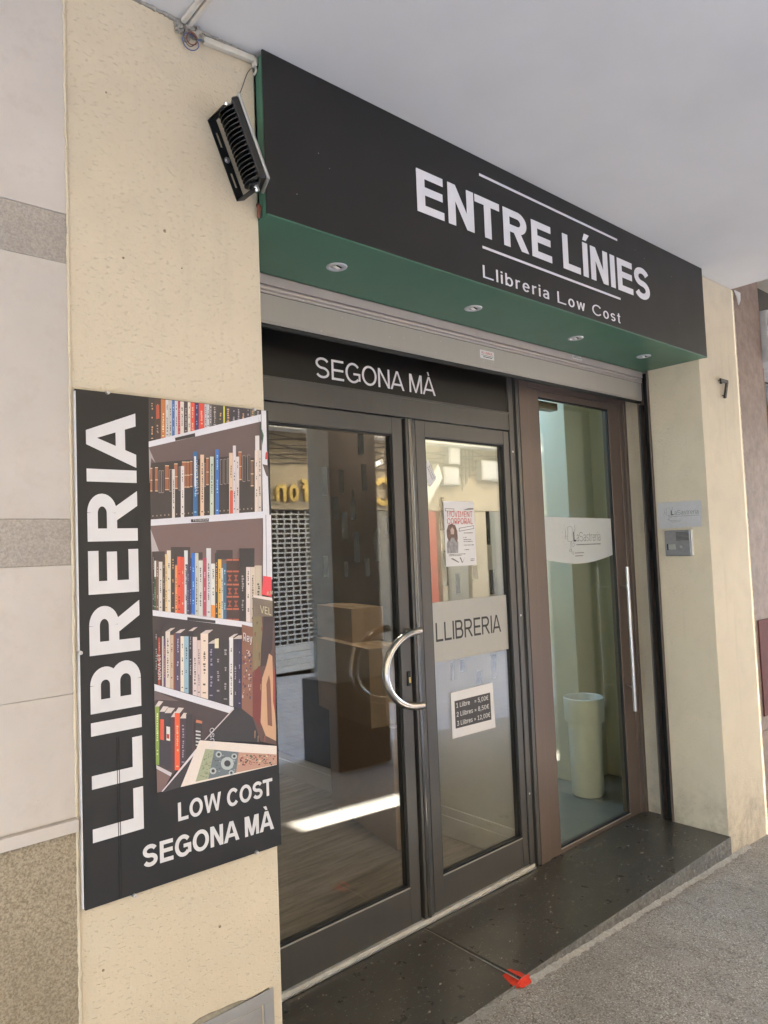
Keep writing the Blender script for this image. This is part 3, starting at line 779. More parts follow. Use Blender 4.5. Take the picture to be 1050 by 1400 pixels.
3 155 95 60 -971 17448 -875 17451 -850 18239 -946 18233
4 215 190 160 -947 18213 -850 18219 -850 18239 -946 18233
4 215 190 160 -959 17819 -863 17824 -862 17845 -959 17840
4 215 190 160 -971 17467 -875 17470 -874 17490 -970 17487
3 110 85 70 -597 17289 -510 17291 -485 18019 -572 18014
4 215 190 160 -573 17993 -486 17998 -485 18019 -572 18014
4 215 190 160 -585 17630 -498 17634 -498 17655 -585 17651
4 215 190 160 -596 17304 -509 17307 -509 17328 -595 17325
3 150 142 140 -3225 17056 -3166 17057 -3153 17624 -3212 17621
4 58 50 50 -3215 17068 -3176 17069 -3163 17611 -3202 17609
3 150 142 140 -3153 17057 -3094 17059 -3080 17627 -3140 17624
4 58 50 50 -3143 17070 -3103 17071 -3090 17614 -3130 17612
3 150 142 140 -2944 17094 -2887 17095 -2873 17668 -2930 17665
4 58 50 50 -2934 17107 -2897 17108 -2884 17655 -2920 17653
3 150 142 140 -2691 17132 -2644 17133 -2628 17743 -2676 17741
4 58 50 50 -2681 17145 -2654 17146 -2639 17730 -2666 17729
3 150 142 140 -2171 17210 -2122 17212 -2105 17801 -2155 17799
4 58 50 50 -2160 17224 -2132 17225 -2116 17787 -2145 17786
3 150 142 140 -1986 17248 -1939 17250 -1922 17876 -1968 17874
4 58 50 50 -1975 17262 -1950 17263 -1933 17862 -1958 17861
3 150 142 140 -1527 17312 -1453 17314 -1433 18002 -1507 17998
4 58 50 50 -1516 17325 -1464 17327 -1444 17988 -1496 17985
3 150 142 140 -1416 17332 -1334 17334 -1313 18015 -1395 18010
4 58 50 50 -1404 17346 -1345 17348 -1325 18001 -1384 17998
3 150 142 140 -1303 17352 -1258 17354 -1237 18046 -1282 18044
4 58 50 50 -1292 17366 -1269 17367 -1249 18032 -1271 18031
3 150 142 140 -845 17418 -760 17421 -736 18143 -822 18138
4 58 50 50 -833 17432 -771 17434 -749 18128 -811 18125
3 150 142 140 -689 17441 -611 17443 -587 18169 -665 18164
4 58 50 50 -677 17455 -622 17457 -599 18154 -654 18151
3 150 135 120 -3400 16463 -3375 16464 -3374 16501 -3400 16501
3 150 135 120 -3299 16471 -3273 16471 -3272 16508 -3298 16508
3 150 135 120 -3196 16479 -3170 16479 -3169 16516 -3195 16516
3 150 135 120 -3093 16486 -3066 16486 -3066 16524 -3092 16524
3 150 135 120 -2989 16494 -2962 16494 -2961 16532 -2988 16532
3 150 135 120 -2884 16502 -2857 16502 -2856 16540 -2883 16540
3 150 135 120 -2778 16509 -2751 16509 -2750 16548 -2777 16547
3 150 135 120 -2671 16517 -2644 16517 -2643 16556 -2670 16555
3 150 135 120 -2564 16525 -2537 16525 -2536 16564 -2563 16564
3 150 135 120 -2456 16533 -2428 16533 -2427 16572 -2455 16572
3 150 135 120 -2346 16541 -2319 16541 -2318 16580 -2345 16580
3 150 135 120 -2236 16549 -2208 16549 -2207 16588 -2235 16588
3 150 135 120 -2126 16557 -2097 16558 -2096 16597 -2125 16596
3 150 135 120 -2014 16566 -1985 16566 -1984 16605 -2013 16605
3 150 135 120 -1901 16574 -1873 16574 -1871 16613 -1900 16613
3 150 135 120 -1788 16582 -1759 16582 -1758 16622 -1787 16622
3 150 135 120 -1673 16591 -1644 16591 -1643 16631 -1672 16630
3 150 135 120 -1558 16599 -1528 16599 -1527 16639 -1557 16639
3 150 135 120 -1441 16608 -1412 16608 -1411 16648 -1440 16648
3 150 135 120 -1324 16616 -1294 16617 -1293 16657 -1323 16657
3 150 135 120 -1206 16625 -1176 16625 -1174 16666 -1205 16665
3 150 135 120 -1087 16634 -1056 16634 -1055 16675 -1085 16674
3 150 135 120 -966 16643 -936 16643 -934 16684 -965 16683
3 150 135 120 -845 16652 -814 16652 -813 16693 -844 16693
3 150 135 120 -723 16661 -692 16661 -690 16702 -722 16702
3 150 135 120 -600 16670 -568 16670 -567 16711 -598 16711
5 205 198 195 -2894 16431 -2817 16437 -2786 17672 -2863 17668
6 147 142 140 -2823 16437 -2817 16437 -2786 17672 -2792 17672
6 82 79 78 -2842 17376 -2826 17377 -2825 17401 -2841 17400
6 82 79 78 -2847 17319 -2827 17320 -2826 17364 -2846 17364
6 82 79 78 -2845 17256 -2823 17257 -2822 17301 -2844 17300
6 82 79 78 -2847 17204 -2829 17204 -2829 17236 -2847 17235
6 82 79 78 -2849 17129 -2825 17129 -2824 17173 -2848 17173
6 82 79 78 -2850 17090 -2828 17091 -2827 17116 -2849 17115
6 82 79 78 -2851 17028 -2828 17029 -2827 17079 -2850 17078
6 82 79 78 -2851 16992 -2832 16992 -2832 17016 -2850 17016
6 82 79 78 -2855 16935 -2833 16936 -2832 16976 -2854 16975
6 82 79 78 -2858 16864 -2839 16864 -2838 16897 -2858 16897
6 82 79 78 -2854 16804 -2832 16805 -2831 16849 -2853 16849
6 82 79 78 -2863 16674 -2842 16674 -2841 16716 -2862 16716
5 210 205 205 -2658 16448 -2566 16455 -2532 17764 -2624 17760
6 151 147 147 -2573 16455 -2566 16455 -2532 17764 -2539 17764
6 84 82 82 -2589 17618 -2574 17619 -2574 17650 -2589 17649
6 84 82 82 -2594 17541 -2569 17542 -2568 17575 -2593 17574
6 84 82 82 -2602 17448 -2577 17449 -2576 17488 -2601 17487
6 84 82 82 -2602 17410 -2573 17411 -2572 17432 -2601 17431
6 84 82 82 -2599 17358 -2582 17359 -2581 17398 -2598 17397
6 84 82 82 -2604 17119 -2589 17119 -2588 17141 -2604 17141
6 84 82 82 -2605 17077 -2587 17078 -2586 17100 -2605 17100
6 84 82 82 -2609 17021 -2586 17022 -2585 17056 -2608 17055
6 84 82 82 -2610 16948 -2587 16949 -2585 17000 -2608 16999
6 84 82 82 -2621 16691 -2594 16691 -2593 16736 -2620 16736
6 84 82 82 -2633 16527 -2591 16527 -2591 16552 -2632 16552
5 50 100 150 -2324 16472 -2191 16481 -2145 18159 -2279 18151
6 36 72 108 -2198 16481 -2191 16481 -2145 18159 -2152 18159
6 145 195 245 -2235 17964 -2197 17966 -2196 18002 -2234 18000
6 145 195 245 -2232 17888 -2203 17890 -2202 17935 -2231 17933
6 145 195 245 -2233 17802 -2210 17803 -2209 17847 -2232 17846
6 145 195 245 -2243 17480 -2214 17481 -2213 17516 -2242 17515
6 145 195 245 -2245 17383 -2210 17384 -2209 17425 -2244 17424
6 145 195 245 -2255 17328 -2211 17329 -2210 17362 -2254 17361
6 145 195 245 -2252 17247 -2224 17248 -2222 17299 -2251 17298
6 145 195 245 -2259 17188 -2224 17189 -2223 17232 -2258 17231
6 145 195 245 -2251 17109 -2220 17109 -2219 17149 -2250 17148
6 145 195 245 -2267 17041 -2223 17042 -2222 17088 -2266 17087
6 145 195 245 -2263 16992 -2232 16992 -2231 17028 -2262 17028
6 145 195 245 -2288 16572 -2228 16573 -2228 16598 -2288 16598
5 215 185 160 -2121 16486 -2014 16494 -1969 18088 -2076 18081
6 154 133 115 -2021 16494 -2014 16494 -1969 18088 -1976 18087
6 86 74 64 -2040 17831 -2020 17832 -2019 17869 -2039 17868
6 86 74 64 -2046 17779 -2023 17780 -2022 17819 -2045 17817
6 86 74 64 -2050 17690 -2019 17692 -2018 17731 -2049 17729
6 86 74 64 -2051 17625 -2025 17626 -2024 17669 -2050 17668
6 86 74 64 -2054 17568 -2020 17569 -2018 17617 -2053 17615
6 86 74 64 -2049 17492 -2026 17493 -2025 17519 -2049 17518
6 86 74 64 -2051 17421 -2026 17422 -2024 17473 -2049 17472
6 86 74 64 -2054 17373 -2028 17374 -2027 17404 -2053 17403
6 86 74 64 -2055 17330 -2027 17330 -2026 17354 -2055 17353
6 86 74 64 -2057 17265 -2040 17266 -2039 17301 -2056 17300
6 86 74 64 -2063 17222 -2035 17223 -2034 17244 -2063 17243
6 86 74 64 -2058 17152 -2037 17153 -2035 17201 -2057 17200
6 86 74 64 -2066 17101 -2042 17102 -2041 17136 -2065 17136
6 86 74 64 -2063 17053 -2034 17054 -2033 17089 -2062 17088
6 86 74 64 -2071 16972 -2040 16973 -2038 17020 -2070 17019
6 86 74 64 -2076 16912 -2043 16913 -2042 16951 -2075 16950
6 86 74 64 -2067 16840 -2041 16840 -2040 16865 -2067 16865
6 86 74 64 -2091 16582 -2044 16582 -2043 16608 -2091 16608
5 190 200 185 -1846 16506 -1737 16514 -1692 18054 -1801 18048
6 136 144 133 -1744 16514 -1737 16514 -1692 18054 -1700 18054
6 76 80 74 -1772 17807 -1735 17809 -1733 17860 -1771 17858
6 76 80 74 -1769 17757 -1749 17758 -1748 17796 -1768 17795
6 76 80 74 -1770 17716 -1747 17717 -1747 17740 -1770 17739
6 76 80 74 -1775 17668 -1751 17669 -1750 17705 -1774 17704
6 76 80 74 -1770 17630 -1746 17631 -1745 17657 -1769 17656
6 76 80 74 -1776 17590 -1751 17591 -1750 17616 -1775 17615
6 76 80 74 -1775 17545 -1749 17546 -1748 17570 -1774 17569
6 76 80 74 -1777 17495 -1744 17496 -1743 17532 -1776 17531
6 76 80 74 -1779 17440 -1750 17442 -1749 17478 -1778 17477
6 76 80 74 -1789 17355 -1761 17356 -1760 17396 -1787 17395
6 76 80 74 -1784 17273 -1753 17274 -1751 17313 -1783 17313
6 76 80 74 -1792 17217 -1763 17218 -1762 17251 -1791 17250
6 76 80 74 -1782 17166 -1761 17166 -1760 17206 -1780 17205
6 76 80 74 -1794 17118 -1763 17118 -1762 17143 -1793 17142
6 76 80 74 -1796 17076 -1765 17076 -1764 17098 -1795 17097
6 76 80 74 -1802 16786 -1778 16786 -1776 16828 -1801 16827
5 60 110 180 -1690 16517 -1580 16525 -1529 18258 -1639 18251
6 43 79 129 -1587 16525 -1580 16525 -1529 18258 -1536 18257
6 155 205 255 -1609 18066 -1572 18068 -1571 18100 -1608 18098
6 155 205 255 -1609 18025 -1581 18026 -1581 18052 -1608 18051
6 155 205 255 -1610 17929 -1585 17930 -1584 17976 -1608 17975
6 155 205 255 -1611 17880 -1585 17881 -1584 17914 -1610 17912
6 155 205 255 -1610 17835 -1589 17836 -1588 17869 -1609 17868
6 155 205 255 -1614 17772 -1587 17774 -1585 17823 -1613 17821
6 155 205 255 -1617 17712 -1594 17713 -1593 17755 -1616 17754
6 155 205 255 -1623 17413 -1593 17414 -1592 17441 -1623 17440
6 155 205 255 -1621 17371 -1597 17371 -1596 17398 -1620 17397
6 155 205 255 -1627 17298 -1605 17298 -1603 17347 -1626 17347
6 155 205 255 -1625 17238 -1605 17238 -1604 17285 -1623 17284
6 155 205 255 -1635 17173 -1602 17174 -1601 17221 -1633 17220
6 155 205 255 -1632 17096 -1602 17097 -1601 17127 -1632 17127
6 155 205 255 -1660 16621 -1610 16621 -1609 16647 -1659 16647
5 210 185 160 -1283 16546 -1170 16554 -1119 18189 -1233 18182
6 151 133 115 -1178 16554 -1170 16554 -1119 18189 -1127 18188
6 84 74 64 -1198 17804 -1171 17805 -1170 17839 -1197 17838
6 84 74 64 -1205 17751 -1177 17752 -1176 17787 -1204 17785
6 84 74 64 -1205 17713 -1180 17714 -1180 17741 -1204 17739
6 84 74 64 -1208 17650 -1183 17651 -1182 17702 -1206 17701
6 84 74 64 -1217 17582 -1185 17583 -1184 17628 -1215 17626
6 84 74 64 -1210 17519 -1185 17520 -1184 17544 -1209 17543
6 84 74 64 -1228 17219 -1191 17220 -1190 17255 -1227 17254
6 84 74 64 -1220 17150 -1197 17150 -1196 17186 -1219 17185
6 84 74 64 -1220 17070 -1205 17070 -1203 17124 -1218 17123
6 84 74 64 -1225 17028 -1199 17029 -1198 17052 -1224 17051
6 84 74 64 -1252 16644 -1202 16644 -1201 16671 -1251 16671
5 200 195 205 -1170 16554 -1079 16560 -1021 18392 -1113 18386
6 144 140 147 -1087 16560 -1079 16560 -1021 18392 -1029 18392
6 80 78 82 -1095 17942 -1068 17944 -1066 17986 -1094 17985
6 80 78 82 -1104 17625 -1076 17626 -1075 17648 -1103 17646
6 80 78 82 -1111 17526 -1084 17527 -1083 17581 -1109 17580
6 80 78 82 -1114 17443 -1089 17444 -1088 17485 -1112 17484
6 80 78 82 -1117 17124 -1095 17125 -1094 17148 -1116 17147
6 80 78 82 -1126 17070 -1095 17071 -1093 17113 -1125 17112
6 80 78 82 -1127 17004 -1097 17005 -1096 17051 -1125 17051
6 80 78 82 -1125 16956 -1097 16957 -1097 16987 -1124 16986
6 80 78 82 -1127 16865 -1108 16866 -1106 16916 -1126 16915
6 80 78 82 -1144 16663 -1104 16664 -1103 16691 -1144 16690
5 205 195 195 -1079 16560 -980 16567 -931 18097 -1031 18092
6 147 140 140 -988 16567 -980 16567 -931 18097 -939 18097
6 82 78 78 -1002 17911 -978 17912 -977 17951 -1000 17950
6 82 78 78 -1002 17837 -983 17838 -982 17868 -1001 17867
6 82 78 78 -1001 17784 -982 17785 -981 17827 -1000 17827
6 82 78 78 -1026 17209 -998 17210 -997 17254 -1025 17254
6 82 78 78 -1024 17141 -996 17142 -994 17190 -1022 17190
6 82 78 78 -1025 17099 -998 17100 -997 17131 -1024 17130
6 82 78 78 -1032 17039 -1005 17040 -1004 17081 -1031 17080
6 82 78 78 -1052 16652 -1007 16652 -1006 16679 -1051 16679
5 215 200 190 -494 16602 -395 16609 -336 18306 -436 18299
6 154 144 136 -403 16609 -395 16609 -336 18306 -344 18305
6 86 80 76 -409 17911 -393 17912 -391 17965 -407 17965
6 86 80 76 -416 17860 -395 17861 -394 17889 -415 17888
6 86 80 76 -424 17560 -402 17561 -401 17587 -423 17586
6 86 80 76 -425 17492 -406 17493 -404 17539 -424 17538
6 86 80 76 -435 17171 -408 17172 -406 17216 -434 17216
6 86 80 76 -442 17082 -422 17082 -420 17130 -440 17129
6 86 80 76 -449 17027 -413 17027 -412 17060 -448 17059
5 205 192 185 -395 16609 -283 16617 -224 18313 -336 18306
6 147 138 133 -291 16617 -283 16617 -224 18313 -232 18312
6 82 76 74 -299 18050 -273 18051 -272 18084 -298 18082
6 82 76 74 -308 17959 -281 17960 -279 18013 -307 18012
6 82 76 74 -303 17917 -285 17918 -285 17941 -302 17940
6 82 76 74 -312 17869 -289 17870 -288 17899 -311 17898
6 82 76 74 -315 17834 -288 17835 -287 17858 -314 17857
6 82 76 74 -319 17746 -281 17747 -279 17790 -318 17788
6 82 76 74 -314 17708 -288 17709 -287 17733 -313 17732
6 82 76 74 -320 17588 -287 17589 -285 17640 -319 17638
6 82 76 74 -339 17263 -306 17264 -305 17300 -337 17299
6 82 76 74 -340 17197 -309 17198 -307 17252 -338 17251
6 82 76 74 -340 17154 -310 17155 -309 17187 -339 17186
6 82 76 74 -341 17091 -303 17092 -301 17133 -340 17132
6 82 76 74 -334 17043 -310 17043 -308 17082 -332 17081
6 82 76 74 -363 16711 -313 16711 -312 16739 -362 16738
5 205 200 200 -424 18300 -288 18309 -282 18722 -411 18705
7 190 80 60 -1265 16548 -1171 16551 -1151 17171 -1246 17162
7 215 225 235 -2268 17240 -2219 17242 -2205 18031 -2254 18029
6 205 205 212 -256 16015 -34 16012 -53 18323 -42 19438 -197 19436
7 60 90 70 -251 19047 -140 18740 -191 18455 -243 18908 -303 19271
7 70 62 60 -209 17929 -27 17902 -7 17552 -98 17618
7 190 60 60 -123 18073 -30 18061 -29 18307 -96 18250
7 205 205 214 -3454 16238 -249 16431 -243 16618 -3450 16393
8 30 28 28 -2387 16321 -1886 16339 -1888 16424 -2388 16398
0 108 88 86 -3455 14927 -300 14749 -238 16513 -3448 16343
0 96 78 78 -3455 14072 -343 13523 -300 14749 -3455 14927
1 168 160 164 -3436 15601 -3252 15611 -3452 16157
1 58 50 50 -3427 15293 -3104 15279 -3096 15597 -3420 15607
1 58 50 50 -2946 15273 -2426 15251 -2414 15691 -2935 15705
1 58 50 50 -2326 15375 -2081 15365 -2076 15543 -2321 15551
1 58 50 50 -1688 15344 -1209 15326 -1201 15579 -1681 15593
2 50 46 46 -3453 14179 -3408 14170 -3375 15599 -3420 15601
3 36 33 33 -3414 14170 -3408 14170 -3375 15599 -3382 15600
3 145 141 141 -3410 15438 -3397 15437 -3396 15466 -3409 15467
3 145 141 141 -3409 15378 -3398 15378 -3397 15423 -3408 15423
3 145 141 141 -3409 15335 -3398 15334 -3398 15367 -3408 15368
3 145 141 141 -3409 15277 -3397 15276 -3396 15323 -3408 15323
3 145 141 141 -3414 15220 -3400 15219 -3400 15261 -3413 15262
3 145 141 141 -3415 15166 -3402 15165 -3401 15206 -3414 15206
3 145 141 141 -3423 14830 -3408 14829 -3408 14855 -3422 14856
3 145 141 141 -3430 14533 -3416 14532 -3416 14561 -3429 14562
3 145 141 141 -3427 14483 -3421 14482 -3420 14518 -3427 14519
3 145 141 141 -3433 14426 -3418 14425 -3417 14469 -3432 14470
3 145 141 141 -3439 14263 -3419 14261 -3419 14285 -3439 14287
2 50 80 55 -3414 14171 -3357 14159 -3329 15382 -3387 15384
3 36 57 39 -3364 14160 -3357 14159 -3329 15382 -3335 15382
3 145 175 150 -3373 15121 -3356 15120 -3355 15144 -3372 15145
3 145 175 150 -3376 15063 -3358 15062 -3357 15103 -3375 15104
3 145 175 150 -3373 14995 -3358 14995 -3357 15043 -3371 15044
3 145 175 150 -3373 14930 -3360 14930 -3359 14976 -3372 14977
3 145 175 150 -3380 14695 -3370 14694 -3370 14730 -3379 14730
3 145 175 150 -3382 14634 -3370 14633 -3369 14674 -3381 14675
3 145 175 150 -3385 14572 -3370 14571 -3369 14617 -3384 14618
3 145 175 150 -3385 14529 -3370 14528 -3369 14558 -3385 14559
3 145 175 150 -3388 14482 -3372 14481 -3371 14507 -3388 14508
3 145 175 150 -3388 14453 -3370 14452 -3369 14470 -3388 14472
3 145 175 150 -3387 14398 -3377 14397 -3376 14422 -3386 14423
3 145 175 150 -3398 14242 -3373 14240 -3372 14265 -3398 14267
2 110 80 60 -3357 14159 -3293 14146 -3264 15379 -3329 15382
3 79 57 43 -3300 14147 -3293 14146 -3264 15379 -3271 15379
3 205 175 155 -3314 15186 -3295 15186 -3295 15213 -3313 15214
3 205 175 155 -3315 15111 -3293 15110 -3293 15140 -3314 15141
3 205 175 155 -3317 15051 -3296 15050 -3295 15078 -3316 15079
3 205 175 155 -3318 14986 -3298 14985 -3297 15034 -3317 15035
3 205 175 155 -3326 14491 -3313 14490 -3312 14525 -3325 14526
3 205 175 155 -3326 14451 -3310 14450 -3310 14473 -3325 14474
3 205 175 155 -3339 14231 -3311 14229 -3310 14253 -3339 14255
2 200 195 190 -3293 14146 -3197 14126 -3168 15344 -3265 15348
3 144 140 136 -3203 14127 -3197 14126 -3168 15344 -3174 15344
3 80 78 76 -3237 15137 -3213 15136 -3212 15165 -3237 15166
3 80 78 76 -3244 14865 -3212 14863 -3211 14895 -3243 14897
3 80 78 76 -3239 14807 -3224 14806 -3223 14831 -3239 14832
3 80 78 76 -3242 14766 -3222 14765 -3222 14792 -3241 14793
3 80 78 76 -3244 14714 -3225 14713 -3224 14744 -3243 14745
3 80 78 76 -3251 14673 -3221 14671 -3221 14696 -3251 14698
3 80 78 76 -3250 14624 -3221 14622 -3220 14659 -3249 14660
3 80 78 76 -3250 14588 -3222 14586 -3221 14605 -3250 14606
3 80 78 76 -3249 14332 -3235 14331 -3234 14375 -3248 14376
3 80 78 76 -3267 14216 -3224 14212 -3223 14237 -3267 14240
2 70 50 40 -3197 14126 -3125 14112 -3093 15466 -3165 15468
3 50 36 28 -3132 14112 -3125 14112 -3093 15466 -3099 15466
3 165 145 135 -3142 15243 -3123 15242 -3122 15266 -3142 15267
3 165 145 135 -3149 15189 -3125 15188 -3124 15229 -3148 15230
3 165 145 135 -3147 14943 -3135 14943 -3134 14969 -3146 14970
3 165 145 135 -3157 14894 -3138 14893 -3138 14926 -3156 14927
3 165 145 135 -3153 14859 -3137 14858 -3137 14877 -3153 14878
3 165 145 135 -3155 14772 -3137 14771 -3136 14820 -3154 14821
3 165 145 135 -3156 14717 -3134 14715 -3133 14757 -3155 14759
3 165 145 135 -3161 14676 -3138 14675 -3137 14703 -3160 14705
3 165 145 135 -3167 14426 -3144 14424 -3143 14460 -3167 14461
2 215 185 130 -3132 14113 -3073 14101 -3039 15527 -3098 15528
3 154 133 93 -3080 14102 -3073 14101 -3039 15527 -3045 15527
3 86 74 52 -3083 15197 -3071 15196 -3071 15222 -3083 15223
3 86 74 52 -3083 15140 -3073 15140 -3072 15176 -3083 15176
3 86 74 52 -3085 15093 -3069 15092 -3068 15116 -3084 15117
3 86 74 52 -3089 15042 -3071 15041 -3070 15079 -3088 15080
3 86 74 52 -3090 14964 -3076 14963 -3076 14985 -3089 14986
3 86 74 52 -3091 14923 -3075 14922 -3074 14952 -3091 14953
3 86 74 52 -3091 14858 -3077 14857 -3076 14902 -3090 14903
3 86 74 52 -3101 14583 -3081 14581 -3079 14630 -3100 14632
3 86 74 52 -3104 14505 -3089 14504 -3088 14546 -3103 14548
3 86 74 52 -3099 14467 -3084 14466 -3084 14485 -3099 14487
3 86 74 52 -3105 14416 -3089 14415 -3088 14445 -3104 14446
3 86 74 52 -3105 14355 -3093 14354 -3092 14402 -3103 14403
3 86 74 52 -3115 14196 -3089 14194 -3088 14219 -3114 14221
2 210 200 185 -3083 14103 -2978 14082 -2940 15617 -3046 15621
3 151 144 133 -2985 14082 -2978 14082 -2940 15617 -2947 15618
3 84 80 74 -3015 15272 -2987 15270 -2987 15299 -3014 15300
3 84 80 74 -3023 15220 -2988 15218 -2987 15255 -3022 15257
3 84 80 74 -3015 15180 -2991 15179 -2990 15204 -3014 15205
3 84 80 74 -3027 14893 -3003 14892 -3002 14935 -3026 14937
3 84 80 74 -3027 14621 -3007 14619 -3007 14644 -3026 14646
3 84 80 74 -3038 14355 -3008 14352 -3008 14373 -3038 14376
2 58 52 50 -2978 14082 -2870 14059 -2829 15693 -2939 15696
3 41 37 36 -2876 14060 -2870 14059 -2829 15693 -2835 15693
3 190 150 110 -2906 15360 -2879 15359 -2878 15402 -2905 15403
3 190 150 110 -2906 15301 -2880 15300 -2879 15322 -2906 15323
3 190 150 110 -2909 15225 -2879 15224 -2878 15266 -2908 15267
3 190 150 110 -2916 15182 -2878 15180 -2878 15202 -2916 15204
3 190 150 110 -2911 15150 -2883 15149 -2882 15169 -2910 15170
3 190 150 110 -2920 14851 -2897 14849 -2896 14897 -2919 14898
3 190 150 110 -2918 14820 -2889 14818 -2889 14838 -2917 14840
3 190 150 110 -2930 14530 -2898 14528 -2897 14559 -2929 14561
3 190 150 110 -2949 14176 -2900 14172 -2899 14197 -2948 14201
2 225 140 90 -2876 14061 -2803 14046 -2773 15234 -2847 15237
3 162 100 64 -2810 14046 -2803 14046 -2773 15234 -2780 15234
3 90 56 36 -2830 14889 -2814 14888 -2813 14925 -2829 14926
3 90 56 36 -2832 14838 -2814 14837 -2813 14877 -2831 14878
3 90 56 36 -2835 14758 -2813 14756 -2812 14791 -2834 14792
3 90 56 36 -2837 14707 -2818 14706 -2817 14725 -2836 14726
3 90 56 36 -2839 14495 -2819 14493 -2818 14514 -2839 14515
3 90 56 36 -2840 14442 -2822 14440 -2821 14475 -2839 14476
3 90 56 36 -2842 14370 -2826 14369 -2825 14413 -2841 14414
3 90 56 36 -2846 14295 -2823 14294 -2822 14337 -2845 14339
3 90 56 36 -2847 14248 -2825 14246 -2824 14278 -2847 14280
3 90 56 36 -2856 14130 -2823 14127 -2823 14152 -2856 14154
2 215 85 65 -2810 14047 -2710 14027 -2673 15451 -2774 15455
3 154 61 46 -2717 14027 -2710 14027 -2673 15451 -2680 15451
3 86 34 26 -2747 15095 -2727 15094 -2727 15116 -2746 15117
3 86 34 26 -2754 15016 -2718 15014 -2718 15037 -2753 15039
3 86 34 26 -2762 14693 -2726 14691 -2725 14736 -2761 14739
3 86 34 26 -2767 14411 -2735 14409 -2734 14456 -2765 14458
3 86 34 26 -2770 14326 -2735 14324 -2734 14371 -2769 14374
3 86 34 26 -2764 14269 -2742 14267 -2741 14308 -2763 14309
3 86 34 26 -2783 14129 -2738 14125 -2737 14150 -2782 14154
2 208 80 62 -2710 14027 -2619 14008 -2582 15441 -2673 15445
3 149 57 44 -2626 14009 -2619 14008 -2582 15441 -2589 15442
3 255 175 157 -2655 15073 -2631 15072 -2630 15091 -2655 15092
3 255 175 157 -2651 15022 -2628 15021 -2627 15062 -2650 15063
3 255 175 157 -2658 14777 -2631 14775 -2630 14796 -2657 14798
3 255 175 157 -2676 14251 -2645 14249 -2644 14296 -2675 14299
2 200 205 210 -2626 14010 -2528 13990 -2485 15604 -2584 15607
3 144 147 151 -2535 13990 -2528 13990 -2485 15604 -2492 15604
3 80 82 84 -2563 15203 -2530 15201 -2529 15251 -2562 15253
3 80 82 84 -2557 15150 -2532 15149 -2531 15186 -2556 15187
3 80 82 84 -2567 15083 -2541 15082 -2540 15115 -2566 15116
3 80 82 84 -2569 15040 -2533 15038 -2532 15072 -2568 15073
3 80 82 84 -2565 14991 -2535 14989 -2534 15028 -2564 15029
3 80 82 84 -2567 14946 -2535 14944 -2534 14979 -2566 14981
3 80 82 84 -2565 14901 -2547 14900 -2546 14925 -2565 14926
3 80 82 84 -2570 14849 -2541 14847 -2541 14868 -2569 14869
3 80 82 84 -2568 14796 -2546 14795 -2545 14836 -2567 14838
3 80 82 84 -2572 14745 -2549 14744 -2548 14781 -2571 14783
3 80 82 84 -2583 14466 -2559 14465 -2559 14485 -2582 14487
3 80 82 84 -2576 14408 -2555 14406 -2554 14448 -2575 14450
3 80 82 84 -2578 14345 -2556 14343 -2554 14393 -2577 14394
2 50 50 85 -2562 13996 -2487 13981 -2453 15252 -2529 15255
3 36 36 61 -2494 13982 -2487 13981 -2453 15252 -2460 15252
3 145 145 180 -2508 14967 -2489 14966 -2488 15009 -2507 15010
3 145 145 180 -2507 14930 -2495 14930 -2495 14950 -2507 14950
3 145 145 180 -2509 14880 -2490 14879 -2489 14902 -2508 14903
3 145 145 180 -2513 14836 -2491 14834 -2490 14859 -2512 14860
3 145 145 180 -2523 14557 -2501 14556 -2500 14598 -2521 14599
3 145 145 180 -2522 14513 -2506 14512 -2505 14540 -2521 14541
3 145 145 180 -2525 14460 -2506 14459 -2505 14492 -2524 14494
3 145 145 180 -2523 14407 -2509 14406 -2509 14436 -2522 14437
3 145 145 180 -2529 14345 -2511 14343 -2510 14379 -2528 14380
3 145 145 180 -2528 14304 -2511 14303 -2510 14322 -2527 14323
3 145 145 180 -2527 14235 -2512 14233 -2511 14281 -2526 14282
3 145 145 180 -2541 14070 -2507 14067 -2507 14092 -2540 14095
2 45 50 90 -2487 13981 -2426 13969 -2387 15409 -2449 15411
3 32 36 64 -2433 13969 -2426 13969 -2387 15409 -2394 15409
3 140 145 185 -2435 15160 -2414 15159 -2413 15189 -2434 15190
3 140 145 185 -2438 15111 -2420 15110 -2419 15132 -2438 15133
3 140 145 185 -2449 14574 -2435 14573 -2434 14620 -2448 14621
3 140 145 185 -2449 14511 -2434 14510 -2433 14540 -2448 14541
3 140 145 185 -2450 14445 -2438 14444 -2437 14468 -2450 14469
3 140 145 185 -2451 14385 -2440 14385 -2439 14433 -2449 14434
3 140 145 185 -2458 14330 -2439 14329 -2438 14371 -2457 14372
3 140 145 185 -2458 14289 -2442 14288 -2441 14316 -2457 14317
3 140 145 185 -2461 14240 -2445 14238 -2444 14263 -2460 14264
2 40 105 190 -2433 13970 -2330 13949 -2287 15534 -2391 15537
3 28 75 136 -2337 13950 -2330 13949 -2287 15534 -2294 15534
3 135 200 255 -2361 15118 -2345 15117 -2343 15163 -2360 15164
3 135 200 255 -2364 15056 -2340 15055 -2339 15096 -2363 15097
3 135 200 255 -2373 14775 -2349 14773 -2348 14806 -2372 14808
3 135 200 255 -2377 14731 -2349 14729 -2348 14756 -2377 14757
3 135 200 255 -2375 14670 -2345 14668 -2344 14711 -2374 14713
3 135 200 255 -2375 14606 -2356 14604 -2355 14631 -2375 14633
3 135 200 255 -2391 14310 -2356 14307 -2355 14337 -2391 14339
3 135 200 255 -2390 14240 -2368 14238 -2367 14260 -2389 14262
2 185 190 180 -2337 13950 -2237 13930 -2193 15531 -2294 15534
3 133 136 129 -2244 13931 -2237 13930 -2193 15531 -2200 15531
